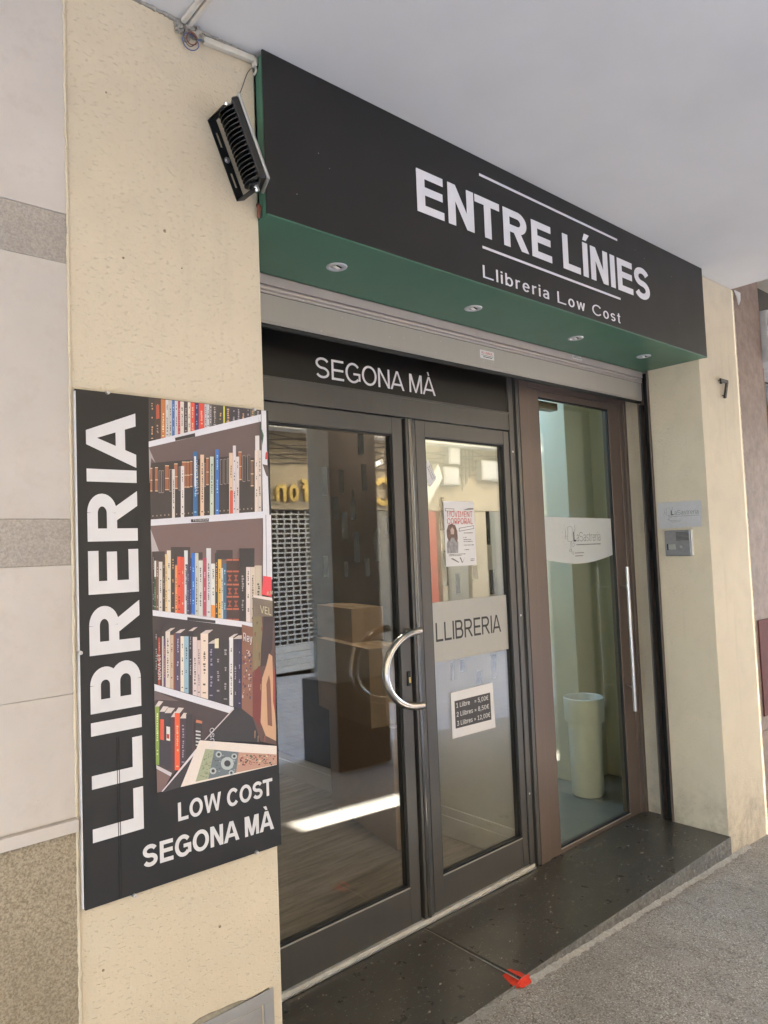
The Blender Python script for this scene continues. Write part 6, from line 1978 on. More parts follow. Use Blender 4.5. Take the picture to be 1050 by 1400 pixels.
14 50 52 58 -1330 10004 -1284 10001 -1283 10014 -1330 10025
14 50 52 58 -1528 9858 -1482 9854 -1482 9867 -1528 9878
14 150 160 165 -1407 9999 -1361 9995 -1360 10009 -1406 10019
14 50 52 58 -1582 10170 -1536 10167 -1535 10180 -1581 10190
14 50 52 58 -1891 10195 -1846 10192 -1846 10205 -1891 10215
14 50 52 58 -1936 9995 -1891 9991 -1891 10005 -1935 10015
14 50 52 58 -1740 10092 -1695 10089 -1695 10102 -1740 10112
14 50 52 58 -1825 10190 -1780 10187 -1779 10200 -1824 10210
14 150 160 165 -1363 9851 -1317 9848 -1316 9861 -1362 9872
14 50 52 58 -1785 9979 -1739 9975 -1739 9989 -1784 9999
14 150 160 165 -1505 10009 -1459 10006 -1459 10019 -1504 10030
"""
X1 = 2.7255; X2 = 3.216; XL = -.527; CEIL = 2.98; YD = .4967
def gz(x): return -.015-.046*min(max(0, x-.7), 12)

# ---------------------------------------------------------------- ground
def sheet(name, y0, y1, dz, mat, ny=2):
    mb = MB(); mb.raw = False
    xs = [-150, -40, -10, -4, 0, .35, .7]+[.7+.4*i for i in range(1, 31)]+[20, 60, 150]
    ys = [y0+(y1-y0)*j/ny for j in range(ny+1)]
    k = len(ys)
    for x in xs:
        for y in ys: mb.v.append((x, y, gz(x)+dz))
    for i in range(len(xs)-1):
        for j in range(ny): mb.f.append((i*k+j, (i+1)*k+j, (i+1)*k+j+1, i*k+j+1)); mb.m.append(0)
    return build(name, mb, mat, kind='structure', smooth=True)
sheet('ground', -150, 150, -.03, M['paving'])
sheet('pavement', -2.05, -.02, 0, M['paving'], 4)
sheet('pavement_edge', -.02, .02, 0, M['paving'], 1)
sheet('street', -6.02, -2.054, -.004, M['street'])

# ---------------------------------------------------------------- arcade ceiling, upper building, columns
mb = MB().box(-14, 3.2, -1.58, .6, CEIL, 3.3); build('ceiling', mb, M['ceiling'], kind='structure', bevel=.004)
up = thing('arcade_building', 'upper facade carried on the arcade columns over the shopfront', 'building', (0, -1.97, 2.75))
box('beam', -14, 3.2, -1.97, -1.58, 2.75, 3.3, M['stucco2'], up, 0)
mb = MB().box(-14, 3.2, -1.97, 1.5, 3.3, 9.5); build('wall', mb, M['stucco2'], up)
for i in range(5):
    x = -11+3.0*i
    w = box('window', x, x+1.0, -1.985, -1.971, 4.2, 5.9, M['opp_wood'], up)
    box('pane', x+.08, x+.92, -1.995, -1.986, 4.28, 5.82, M['opp_dark'], w, 0)
for x, lab in ((2.2, 'grey arcade column on dark granite base, mirrored in the left shop door'),
               (-4.4, 'grey arcade column on dark granite base behind the viewer at left')):
    c = thing('arcade_column', lab, 'column', (x+.24, -1.775, gz(x)), group='columns of the arcade')
    box('shaft', x, x+.47, -1.86, -1.58, .56, 2.749, M['column'], c, .006)
    box('base', x-.025, x+.5, -2.0, -1.555, gz(x)-.02, .56, M['col_base'], c, .008)

# ---------------------------------------------------------------- walls of the front
w = thing('cream_wall', 'cream stucco wall between the pale stone blocks and the shop opening', 'wall', (XL/2, .3, 0))
box('wall_face', XL, 0, 0, .62, -.06, CEIL-.001, M['stucco'], w, .006)
# uneven edge bead against the stone and a ragged joint under the ceiling
def bead(name, p, q, r, mat, parent, n=90, sq=1.0):
    path = []; rs = []
    for i in range(n+1):
        t = i/n; v = Vector(p).lerp(Vector(q), t)+Vector((random.uniform(-1, 1), random.uniform(-.3, .3), random.uniform(-1, 1)))*r*.3
        path.append(v); rs.append(r*random.uniform(.65, 1.25))
    return build(name, MB().tube(path, rs, 6), mat, parent, smooth=True)
bead('edge_bead', (XL-.001, -.001, 0), (XL-.001, -.001, CEIL), .0035, M['stucco'], w, 220)
bead('ceiling_joint', (XL, -.002, CEIL-.002), (0, -.002, CEIL-.002), .006, M['mortar'], w, 70)
mb = MB()
for (x, z, r) in ((-.285, 2.388, .0045), (-.395, 2.29, .003), (-.24, 2.30, .002), (-.18, .60, .004), (-.43, 2.7, .0025), (-.475, .61, .003)):
    mb.lathe((x, -.0005, z), [(r, .0006), (r*.7, -.002), (0.0002, -.0022)], 9, 0, 'y')
build('paint_chip', mb, M['plinth'], w, smooth=True)

st = thing('stone_pillar', 'pale limestone pillar with two rough bands left of the cream wall', 'pillar', (-1.2, .3, 0))
def stone(z0, z1, mat, dy=0.0, x0=-1.9, name='stone'):
    g = .0004
    box(name, x0, XL-.0015, dy, .6, z0+g, z1-g, mat, st, .0012)
stone(2.362, 2.978, M['lime']); stone(2.243, 2.362, M['rough_band'], .002)
stone(1.642, 2.243, M['lime']); stone(1.536, 1.642, M['rough_band'], .002)
stone(1.243, 1.536, M['lime']); stone(.966, 1.243, M['lime'])
stone(.938, .966, M['lime'], -.014, name='ledge'); stone(-.06, .938, M['plinth'], -.002, name='plinth')
box('joint_fill', -1.9, XL-.006, .004, .58, 0, 2.97, M['mortar'], st, 0)

rp = thing('door_pier', 'cream stucco pier with the number 7, right of the shop doors', 'wall', ((X1+X2)/2, .3, 0))
mb = MB().box(X1, X2, 0, .295, -.16, CEIL-.001); build('pier_face', mb, M['stucco2'], rp, bevel=.004)
box('rear_pier', 2.80, X2, .295, .60, -.16, CEIL-.001, M['stucco2'], rp, .003)
bead('rough_edge', (X2-.003, .001, -.1), (X2-.003, .001, 2.97), .005, M['stucco2'], rp, 200)
lt = thing('lintel_wall', 'cream wall above the shopfront hidden behind the black sign', 'wall', (1.36, .5, 2.52))
box('lintel', .001, X1-.001, .37, .62, 2.40, CEIL-.001, M['stucco2'], lt, 0)

nb = thing('brown_wall', 'aged brown stone cladding beyond the cream pier at the right edge', 'wall', (3.5, .3, 0))
box('cladding', X2+.004, 3.64, .018, .6, .42, 3.295, M['brown_wall'], nb, .004)
box('cladding', X2+.004, 3.64, .020, .6, -.3, .417, M['brown_wall'], nb, .004)
box('red_panel', 3.30, 3.642, .010, .017, .50, 1.05, M['maroon'], nb, .002)
nsh = thing('neighbour_shopfront', 'dark neighbouring shopfront just past the brown wall', 'building', (5.5, .3, -.2))
box('wall', 3.645, 16, .25, .6, -.9, 3.295, M['opp_dark'], nsh, 0)
box('awning_box', 3.66, 6.5, -.02, .249, 2.62, 2.95, M['box_grey'], nsh, .01)
box('frame', 3.66, 3.74, .05, .249, -.3, 2.6, M['opp_wood'], nsh)
build('upper_wall', MB().box(3.205, 16, -1.97, 1.5, 3.30, 9.5), M['stucco2'], nsh)
box('porch_beam', 3.205, 16, -1.97, -1.6, 2.75, 3.299, M['stucco2'], nsh, 0)
# flaking plaster at the ceiling's end
fl = MB().prism([(3.222, -.01, 2.978), (3.30, -.01, 2.978), (3.285, -.014, 2.93), (3.255, -.016, 2.895), (3.25, -.012, 2.945)], (0, .006, 0))
fl = build('plaster_flake', fl, M['ceiling'], nb); 

# ---------------------------------------------------------------- black sign over the door
sg = thing('shop_sign', 'black ENTRE LÍNIES sign box with green underside over the shopfront', 'sign', (X1/2, .1, 2.5))
ZB, ZT = 2.497, 2.978
box('front_panel', -.001, X1-.003, -.046, -.040, ZB+.003, ZT, M['black_panel'], sg, .0008)
box('edge_trim', -.001, X1-.003, -.0465, -.030, ZB-.0025, ZB+.0025, M['green'], sg, .001)
box('underside', .001, X1-.003, -.029, .325, ZB-.001, ZB+.012, M['green'], sg, .001)
box('side_strip', -.0015, .008, -.0395, -.024, ZB+.004, 2.965, M['green'], sg, .002)
box('side_strip', .002, .012, -.020, -.001, ZB+.014, 2.94, M['green'], sg, .002)
box('side_groove', .008, .02, -.0395, .0, ZB+.013, 2.96, M['black_panel'], sg, 0)
box('side_end', X1-.009, X1-.004, -.0395, -.002, ZB+.004, 2.965, M['green'], sg, .001)
O = (0, -.0461, 0)
caps('ENTRE LÍNIES', .596, 2.145, 2.679, .149, O, *FR, M['white_vinyl'], sg, w=.222, t=.185, thick=.0012)
caps('Llibreria Low Cost', .920, 1.862, 2.523, .0465, O, *FR, M['white_vinyl'], sg, w=.125, t=.115, gap=.21, thick=.0008)
for z in (2.911, 2.6375):
    box('rule_line', .924, 1.872, -.0475, -.0462, z-.0045, z+.0045, M['white_vinyl'], sg, 0)
mb = MB()
for i in range(9):
    x, z, r = random.uniform(.05, 2.6), random.uniform(2.53, 2.93), random.uniform(.0006, .0012)
    mb.box(x-r, x+r, -.0466, -.0461, z-r*.7, z+r*.7)
build('dust_speck', mb, M['white_print'], sg, kind='stuff')
for x, y in ((.3845, .136), (1.0847, .15), (1.8035, .153), (2.3975, .138)):
    d = build('downlight', MB().lathe((x, y, ZB), [(.022, .0), (.024, -.004), (.030, -.0055), (.0345, -.004), (.036, -.0011)], 32), M['plate'], sg, smooth=True)
    build('lamp_well', MB().lathe((x, y, ZB), [(.0225, -.0012), (.021, -.002), (.0205, -.0022)], 28).lathe((x, y, ZB), [(.0205, -.0022), (.0001, -.0021)], 28), M['box_grey'], d, smooth=True)
    build('lamp_capsule', MB().obox((x, y, ZB-.004), (.0125, .004, 0), (-.002, .0055, 0), (0, 0, .002)), M['white_plastic'], d, bevel=.0015)
    build('lamp_slot', MB().obox((x+.003, y-.008, ZB-.003), (.012, .003, 0), (-.001, .0035, 0), (0, 0, .001)), M['dark'], d)

# ---------------------------------------------------------------- roller shutter
sh = thing('roller_shutter', 'half raised grey roller shutter edge under the green sign underside', 'shutter', (1.36, .34, 2.4))
box('fascia', .001, X1-.001, .327, .369, 2.462, 2.495, M['shutter_pink'], sh, .001)
build('slat', MB().tube([(.001, .338, 2.4535), (X1-.001, .338, 2.4535)], .0072, 10), M['shutter_pink'], sh, smooth=True)
build('slat', MB().tube([(.001, .338, 2.4395), (X1-.001, .338, 2.4395)], .0058, 10), M['shutter_pink'], sh, smooth=True)
box('slat_back', .001, X1-.001, .344, .369, 2.43, 2.462, M['dark'], sh, 0)
box('bottom_bar', .001, X1-.006, .335, .362, 2.337, 2.4315, M['shutter'], sh, .002)
box('rubber_seal', .002, X1-.008, .341, .360, 2.318, 2.337, M['rubber'], sh, .003)
box('seal_lip', .002, X1-.008, .336, .3405, 2.330, 2.3365, M['shutter'], sh, .001)
lb = box('maker_sticker', 1.330, 1.424, .3338, .3346, 2.374, 2.411, M['paper'], sh, 0)
text('sticker_print', 'ALUMAX.', 1.337, 1.418, 2.394, .012, (0, .3337, 0), *FR, M['red_print'], lb, thick=.0003)
mb = MB().box(1.337, 1.418, .3331, .3337, 2.3875, 2.3892).box(1.35, 1.41, .3331, .3337, 2.380, 2.383)
build('sticker_rule', mb, M['black_print'], lb)
lb = box('worn_sticker', 2.035, 2.115, .3255, .3268, 2.474, 2.492, M['paper'], sh, 0)
mb = MB()
for i in range(11): a = 2.038+i*.007; mb.box(a, a+.004*random.uniform(.5, 1), .3246, .3254, 2.476+random.uniform(0, .004), 2.488+random.uniform(-.003, .004))
build('sticker_print', mb, M['grey_print'], lb)
# guide in the pier
gd = MB().box(2.716, 2.7262, .296, .303, -.02, 2.50).box(2.728, 2.79, .296, .300, -.02, 2.5)
gd.box(2.790, 2.796, .30, .385, -.02, 2.5).box(2.716, 2.722, .358, .366, -.02, 2.318).box(2.722, 2.79, .362, .366, -.02, 2.318)
build('guide_rail', gd, M['brown'], sh, bevel=.001)
box('brush_seal', 2.717, 2.721, .345, .3575, -.02, 2.31, M['rubber'], sh, 0)
box('guide_hollow', 2.785, 2.7895, .301, .361, -.02, 2.5, M['dark'], sh, 0)
ir = thing('door_reveal', 'narrow cream strip between the brown door frame and the shutter guide', 'wall', (2.9, .44, 0))
box('reveal_strip', 2.876, 2.95, .367, .62, -.08, 2.44, M['stucco2'], ir, .002)

# ---------------------------------------------------------------- transom sign
tp = thing('transom_sign', 'black SEGONA MÀ panel above the double glass doors', 'sign', (1, YD, 2.19))
box('panel', .001, 1.700, YD-.004, YD+.02, 2.194, 2.40, M['black_gloss'], tp, .001)
caps('SEGONA MÀ', .545, 1.200, 2.2175, .080, (0, YD-.0041, 0), *FR, M['white_vinyl'], tp, w=.125, t=.11, gap=.15, thick=.0008)

# ---------------------------------------------------------------- double door: fixed frame and two leaves
fr = thing('door_frame', 'graphite aluminium frame round the double glass doors', 'door frame', (.9, YD, 0))
box('transom', .001, 1.704, YD-.006, YD+.05, 2.104, 2.19, M['graphite'], fr, .002)
box('transom_bead', .001, 1.704, YD-.010, YD-.0062, 2.184, 2.1935, M['graphite'], fr, .001)
box('jamb', 1.7075, 1.742, YD-.006, YD+.05, .001, 2.40, M['graphite'], fr, .003)
for z in (.35, 1.2, 2.0): build('screw', MB().lathe((1.725, YD-.006, z), [(.005, 0), (.0045, -.0012), (.0002, -.0008)], 12, 0, 'y'), M['steel'], fr, smooth=True)
box('jamb_trim', 1.7425, 1.762, YD-.002, YD+.05, .001, 2.40, M['rubber'], fr, .001)
box('jamb', 1.7625, 1.7865, YD-.009, YD+.05, .001, 2.40, M['graphite'], fr, .003)
box('threshold', .001, 1.735, YD-.012, YD+.06, .0005, .020, M['sill'], fr, .002)
box('threshold_lip', .001, 1.735, YD-.019, YD-.0123, .0005, .007, M['steel'], fr, .001)

def leaf(label, a0, a1, b0, b1, mat, z0, zg0, zg1, z1, glassmat, name='shop_door', th=.045):
    """leaf outer a0..a1, glass b0..b1"""
    t = thing(name, label, 'door', ((a0+a1)/2, YD, z0))
    f = YD-.001
    def stile(x0, x1): box('stile', x0, x1, f, f+th, z0, z1, mat, t, .0025)
    stile(a0, b0); stile(b1, a1)
    box('rail', b0+.0004, b1-.0004, f+.0006, f+th, z0, zg0, mat, t, .002)
    box('rail', b0+.0004, b1-.0004, f+.0006, f+th, zg1, z1, mat, t, .002)
    g = .008
    mb = MB()
    mb.box(b0+.0003, b0+g, f+.006, f+.018, zg0, zg1).box(b1-g, b1-.0003, f+.006, f+.018, zg0, zg1)
    mb.box(b0+g, b1-g, f+.006, f+.018, zg0, zg0+g).box(b0+g, b1-g, f+.006, f+.018, zg1-g, zg1)
    build('glazing_seal', mb, M['rubber'], t)
    gb = .0035
    mb = MB().box(b0, b1, f-.0016, f+.0004, zg0-gb, zg0+.002)
    build('glazing_bead', mb, M['shutter'], t, bevel=.0005)
    gl = box('glass', b0+.002, b1-.002, f+.020, f+.026, zg0+.002, zg1-.002, glassmat, t, 0)
    return t, gl
L1, g1 = leaf('left glass shop door with the big curved steel handle', .06, .990, .13, .932, M['graphite'], .022, .170, 2.028, 2.099, M['glass'])
box('meeting_strip', 1.003, 1.017, YD-.010, YD+.03, .022, 2.099, M['graphite'], L1, .002)
build('meeting_tube', MB().tube([(1.029, YD-.004, .024), (1.029, YD-.004, 2.097)], .0125, 14), M['graphite_gloss'], L1, smooth=True)
box('meeting_strip', 1.042, 1.060, YD-.006, YD+.03, .022, 2.099, M['graphite'], L1, .002)
box('gap_seal', .991, 1.066, YD+.031, YD+.04, .022, 2.099, M['rubber'], L1, 0)
# curved handle
hp = []
cx, cz, rx, rz, hy = .958, 1.056, .180, .150, .418
for i in range(25):
    a = math.pi/2+math.pi*i/24; hp.append((cx+rx*math.cos(a), hy, cz+rz*math.sin(a)))
hd = build('handle', MB().tube([(cx+.014, hy, cz+rz)]+hp+[(cx+.014, hy, cz-rz)], .0155, 20), M['chrome'], L1, smooth=True)
for s in (-1, 1):
    build('handle_post', MB().tube([(cx+.0, hy+.012, cz+s*rz), (cx+.0, YD, cz+s*rz)], .011, 14), M['chrome'], hd, smooth=True)
lk = box('lock', .960, .980, YD-.006, YD-.0012, .975, 1.036, M['rubber'], L1, .003)
box('cylinder', .9655, .9745, YD-.011, YD-.0062, .988, 1.012, M['gold'], lk, .002)
L2, g2 = leaf('right glass shop door with LLIBRERIA film and taped notices', 1.068, 1.7035, 1.125, 1.662, M['graphite'], .022, .158, 2.030, 2.099, M['glass'])
# frosted band with LLIBRERIA
YF = YD-.001+.0195
box('frosted_band', 1.132, 1.650, YF-.0006, YF-.0002, 1.045, 1.304, M['frost'], L2, 0)
caps('LLIBRERIA', 1.160, 1.600, 1.133, .082, (0, YF-.0007, 0), *FR, M['black_print'], L2, w=.14, t=.12, gap=.14, thick=.0003)
# dark see-through strips and a bottle shape just behind the panes
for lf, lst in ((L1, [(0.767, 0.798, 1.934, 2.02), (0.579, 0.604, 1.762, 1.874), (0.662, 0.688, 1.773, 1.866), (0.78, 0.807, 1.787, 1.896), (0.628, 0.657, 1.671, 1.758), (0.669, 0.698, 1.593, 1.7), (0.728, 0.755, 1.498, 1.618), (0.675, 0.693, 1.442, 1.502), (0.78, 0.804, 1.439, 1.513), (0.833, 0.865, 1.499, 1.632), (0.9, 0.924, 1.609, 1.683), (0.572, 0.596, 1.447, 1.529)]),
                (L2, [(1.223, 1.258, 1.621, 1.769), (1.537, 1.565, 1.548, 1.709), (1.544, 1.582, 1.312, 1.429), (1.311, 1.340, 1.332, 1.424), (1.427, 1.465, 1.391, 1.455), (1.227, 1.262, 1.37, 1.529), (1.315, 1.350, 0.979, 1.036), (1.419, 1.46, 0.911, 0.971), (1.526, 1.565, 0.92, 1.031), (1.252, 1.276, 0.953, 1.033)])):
    for x0, x1, z0, z1 in lst: box('dark_strip', x0, x1, .5235, .5240, z0, z1, M['strip'], lf, 0)
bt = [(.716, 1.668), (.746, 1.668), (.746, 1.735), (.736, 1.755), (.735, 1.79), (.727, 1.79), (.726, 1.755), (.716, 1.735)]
build('bottle_shape', MB().prism([(x, .5235, z) for x, z in bt], (0, .0005, 0)), M['strip'], L1)

# notices
pn = thing('price_notice', 'white sheet with book prices in a dark box taped to the door', 'notice', (1.38, YF, .70))
sh_ = MB().prism([(1.236, YF-.0012, .702), (1.527, YF-.0012, .697), (1.520, YF-.0012, .905), (1.237, YF-.0012, .901)], (0, .0006, 0))
build('sheet', sh_, M['paper'], pn)
build('price_box', MB().prism([(1.258, YF-.0017, .742), (1.500, YF-.0017, .738), (1.499, YF-.0017, .862), (1.258, YF-.0017, .862)], (0, .0004, 0)), M['dark_print'], pn)
for i, (s, a1) in enumerate((('1 Llibre    = 5,00€', 1.484), ('2 Llibres = 8,50€', 1.486), ('3 Llibres = 12,00€', 1.492))):
    text('lettering', s, 1.268, a1, .8315-i*.0395, .020, (0, YF-.0018, 0), *FR, M['paper'], pn, thick=.0003, res=2)
po = thing('event_poster', 'white poster headed MOVIMENT CORPORAL on the right shop door', 'poster', (1.34, YF, 1.455))
P = lambda a, b: (1.243+a*.204, YF, 1.457+b*.294)          # a,b in 0..1 over the sheet
def pp(name, pts, mat, d=.0009): return build(name, MB().prism([Vector(P(a, b))-Vector((0, d+.0004, 0)) for a, b in pts], (0, .0003, 0)), mat, po)
pp('sheet', [(0, 0), (1, 0), (1, 1), (0, 1)], M['paper'], .0004)
M['hair'] = simple('printed brown hair', (.16, .10, .085), .6, 0, .3, 60); M['torso'] = simple('printed grey shirt', (.30, .29, .30), .6, 0, .35, 60)
M['skin'] = simple('printed pale skin', (.50, .38, .33), .6, 0, .1, 60)
pp('print_block', [(.04, .845), (.33, .84), (.33, .885), (.04, .89)], M['grey_print'], .0010)
pp('print_block', [(.055, .853), (.315, .848), (.315, .877), (.055, .882)], M['paper'], .0014)
pp('print_block', [(.46, .53), (.96, .57), (.96, .625), (.46, .585)], M['grey_print'], .0010)
pp('print_block', [(.475, .54), (.945, .578), (.945, .615), (.475, .577)], M['paper'], .0014)
pp('print_block', [(.62, .865), (.98, .875), (.97, .90), (.80, .895)], M['grey_print'], .0010)
text('lettering', 'MOVIMENT', P(.1, 0)[0], P(.93, 0)[0], P(0, .755)[2], .027, (0, YF-.0014, 0), *FR, M['red_print'], po, thick=.0003, res=2)
text('lettering', 'CORPORAL', P(.09, 0)[0], P(.93, 0)[0], P(0, .645)[2], .027, (0, YF-.0014, 0), *FR, M['red_print'], po, thick=.0003, res=2)
pp('printed_figure', [(.05, .20), (.40, .20), (.42, .36), (.36, .44), (.22, .47), (.10, .42), (.05, .34)], M['torso'])
pp('printed_hair', [(.07, .44), (.06, .55), (.12, .63), (.22, .65), (.34, .63), (.40, .54), (.41, .42), (.36, .36), (.30, .44), (.20, .44), (.14, .38)], M['hair'], .0012)
pp('printed_face', [(.19, .49), (.29, .49), (.30, .56), (.24, .60), (.18, .56)], M['skin'], .0015)
mb = MB()
random.seed(5)
for i, (a, b, w, n) in enumerate(((.62, .50, .30, 6), (.60, .43, .12, 2), (.60, .395, .26, 7), (.60, .365, .30, 8), (.60, .31, .34, 9), (.62, .24, .16, 4), (.10, .175, .55, 18), (.10, .155, .42, 14), (.80, .09, .14, 4), (.80, .065, .14, 4))):
    for k in range(n):
        x0 = a+w*k/n; x1 = x0+w/n*random.uniform(.4, .8)
        mb.prism([Vector(P(x, y))-Vector((0, .0014, 0)) for x, y in ((x0, b), (x1, b), (x1, b+.014), (x0, b+.014))], (0, .0003, 0))
for q in ([(.15, .12), (.40, .05), (.42, .06), (.22, .125)], [(.44, .13), (.52, .04), (.54, .05), (.48, .13)], [(.53, .05), (.60, .12), (.61, .13), (.55, .06)]):
    mb.prism([Vector(P(x, y))-Vector((0, .0014, 0)) for x, y in q], (0, .0003, 0))
build('small_print', mb, M['grey_print'], po, kind='stuff')
sc = thing('diamond_sticker', 'small white sticker set on its corner near the top of the door', 'sticker', (1.16, YF, 1.87))
build('sheet', MB().prism([(1.162, YF-.0012, 1.812), (1.203, YF-.0012, 1.849), (1.157, YF-.0012, 1.930), (1.122, YF-.0012, 1.890)], (0, .0006, 0)), M['paper'], sc)
mb = MB()
for k in range(3):
    for i in range(7):
        a = Vector((1.150+k*.010, YF-.0016, 1.902+k*.006-.004)); d = Vector((.0045, 0, -.0085))*.72
        p0 = a+d*i*1.35; p1 = p0+d*random.uniform(.5, .95); n = Vector((.0055, 0, .0028))*.8
        mb.prism([p0, p1, p1+n, p0+n], (0, .0003, 0))
build('small_print', mb, M['grey_print'], sc, kind='stuff')

# ---------------------------------------------------------------- tailor's brown door
bf = thing('brown_door_frame', 'brown aluminium frame round the tailor\'s glass door', 'door frame', (2.3, YD, 0))
def vb(x0, x1, y, z0=-.045, z1=2.40, name='jamb'): box(name, x0, x1, y, YD+.05, z0, z1, M['brown'], bf, .002)
vb(1.7875, 1.862, YD-.012); vb(1.8635, 1.872, YD-.004, name='jamb_groove')
vb(2.735, 2.772, YD-.004); vb(2.774, 2.800, YD-.012); vb(2.802, 2.8745, YD-.004)
box('head', 1.8732, 2.7345, YD-.004, YD+.05, 2.340, 2.40, M['brown'], bf, .002)
BD, gB = leaf('brown framed tailor\'s glass door with a long vertical bar handle', 1.8735, 2.733, 1.962, 2.624, M['brown'], -.032, .018, 2.302, 2.338, M['glass_green'], 'tailor_door')
build('handle', MB().tube([(2.612, .425, .594), (2.612, .425, 1.395)], .0105, 16), M['steel'], BD, smooth=True)
for z in (.720, 1.281): build('handle_post', MB().tube([(2.612, .425, z), (2.660, YD-.001, z)], .006, 10), M['steel'], BD, smooth=True)
box('door_closer', 1.99, 2.20, .545, .60, 2.26, 2.30, M['brown'], BD, .004)
# frosted band: straight top, bowed foot
N = 16; top = []; bot = []
for i in range(N+1):
    u = i/N; x = 1.967+(2.619-1.967)*u
    top.append((x, YF-.0006, 1.682-.010*u)); bot.append((x, YF-.0006, 1.464-.036*math.sin(math.pi*u)))
build('frosted_band', MB().prism(bot+top[::-1], (0, .0004, 0)), M['frost2'], BD)
def spool(name, parent, O, U, V, ox, oz, s, wl):
    mb = MB(); A = lambda pts: ribbon(mb, [(ox+a*s, oz+b*s) for a, b in pts], wl, O, U, V)
    A([(-.9, .05), (-.95, .25), (-.82, .9), (-.85, 1.25), (-.6, 1.38), (-.3, 1.35), (-.12, 1.2), (-.15, .8), (-.05, .2), (-.1, .05), (-.5, 0), (-.9, .05)])
    A([(-.48, 0), (-.46, -.6), (-.5, -.85), (-.65, -.9), (-.75, -.78), (-.68, -.66), (-.56, -.7)])
    A([(-.35, 0), (-.3, -.35), (-.1, -.45), (.08, -.35), (.05, -.15), (-.1, -.1), (-.18, -.22)])
    A([(-.46, -.6), (-.35, -1.0), (-.2, -1.15), (-.08, -1.05), (-.12, -.9), (-.25, -.92)])
    A([(-1.2, .2), (-1.2, 1.1)]); A([(-1.35, .5), (-.95, .5)])
    for a, b in ((-1.5, 1.1), (-1.7, .85), (-1.75, .4), (-1.6, 0), (-1.35, -.25), (-1.4, 1.4), (-1.5, .3), (-1.15, 1.2)): A([(a, b), (a+.07, b+.05)])
    A([(.12, .15), (.12, 1.0), (.2, 1.1)]); A([(.22, .9), (.34, 1.15), (.22, 1.35), (.34, 1.5)])
    return build(name, mb, M['grey_print'], parent)
OB = (0, YF-.0007, 0)
spool('spool_drawing', BD, OB, *FR, 2.238, 1.548, .060, .0016)
caps('L', 2.238, 2.262, 1.548, .052, OB, *FR, M['black_print'], BD, w=.26, t=.17, thick=.0003)
caps('aSastreria', 2.268, 2.500, 1.548, .050, OB, *FR, M['grey_print'], BD, w=.07, t=.065, gap=.12, thick=.0002)
mb = MB(); random.seed(3)
def scrib(mb, x0, x1, z, h, O, U, V):
    x = x0
    while x < x1:
        w = random.uniform(.002, .005); ribbon(mb, [(x, z), (min(x+w, x1), z)], h, O, U, V); x += w+random.uniform(.001, .0025)
scrib(mb, 2.262, 2.500, 1.530, .006, OB, *FR); scrib(mb, 2.245, 2.330, 1.486, .005, OB, *FR); scrib(mb, 2.245, 2.318, 1.470, .005, OB, *FR)
build('small_print', mb, M['grey_print'], BD, kind='stuff')

# ---------------------------------------------------------------- poster board with the bookshelf photograph
pb = thing('poster_board', 'tall LLIBRERIA poster board showing crowded bookshelves, on the cream wall', 'sign', (-.26, -.01, .75))
build('board', MB().hexa([(-.5165, -.0112, .760), (.0045, -.0112, .753), (.0045, -.002, .753), (-.5165, -.002, .760), (-.5205, -.0112, 1.945), (.0045, -.0112, 1.945), (.0045, -.002, 1.945), (-.5205, -.002, 1.945)]), M['black_panel'], pb, bevel=.0008)
box('board_edge', -.5215, -.5190, -.0116, -.0015, .765, 1.94, M['white_print'], pb, 0)
OP = (0, -.0113, 0)
caps('LLIBRERIA', .903, 1.900, .378, .119, OP, (0, 0, 1), (-1, 0, 0), M['white_print'], pb, w=.225, t=.20, gap=.15, thick=.0004)
caps('LOW COST', -.291, -.019, .8955, .0445, OP, *FR, M['white_print'], pb, w=.215, t=.185, thick=.0004, shear=-.01)
caps('SEGONA MÀ', -.382, -.018, .811, .051, OP, *FR, M['white_print'], pb, w=.215, t=.185, thick=.0004, shear=-.024)
for x in (-.4395, -.4345): box('panel_seam', x, x+.0016, -.0119, -.0113, .762, 1.13, M['dark'], pb, 0)
for x, z in ((-.445, 1.944), (-.042, 1.944), (-.405, .757), (-.075, .757), (-.519, 1.335)):
    cl = build('clip', MB().lathe((x, -.012, z), [(.001, -.008), (.0042, -.007), (.0048, 0), (.0048, .010)], 12, 0, 'y'), M['steel'], pb, smooth=True)
def make_photo():
    me = bpy.data.meshes.new('bookshelf_photograph'); V = []; F = []; C = []; off = parent_loc(pb)
    for ln in sorted(PHOTO.strip().split('\n'), key=lambda l: int(l.split(' ')[0])):
        q = [int(w) for w in ln.split(' ')]; lay = q[0]; col = tuple(min(.9, lin(c)/.78) for c in q[1:4])
        k = len(V)
        for a, b in zip(q[4::2], q[5::2]): V.append(tuple(Vector((a/1e4, -.0114-.000002*len(F), b/1e4))-off))
        F.append(tuple(range(k, len(V)))); C.append(col)
    me.from_pydata(V, [], F)
    at = me.color_attributes.new('print', 'FLOAT_COLOR', 'CORNER'); i = 0
    for p, c in zip(me.polygons, C):
        for li in p.loop_indices: at.data[li].color = (*c, 1)
    return link('bookshelf_photograph', me, M['photo'], pb)
make_photo()
for s, x0, x1, z, sl in (('PSICOLOGIA', -.268, -.220, 1.8505, .30), ('FILOSOFIA', -.233, -.191, 1.6345, .045), ('CIÈNCIA FICCIÓ I AVENTURA', -.247, -.182, 1.3945, -.20)):
    text('photo_caption', s, x0, x1, z, .0055, (0, -.0147, 0), *FR, M['white_print'], pb, thick=.0002, res=1, shear=sl)
M['cover_gold'] = simple('cover lettering', (.55, .50, .33), .5)
text('photo_caption', 'VEL', -.043, -.008, 1.385, .020, (0, -.0147, 0), *FR, M['cover_gold'], pb, thick=.0002, res=1, shear=-.3)
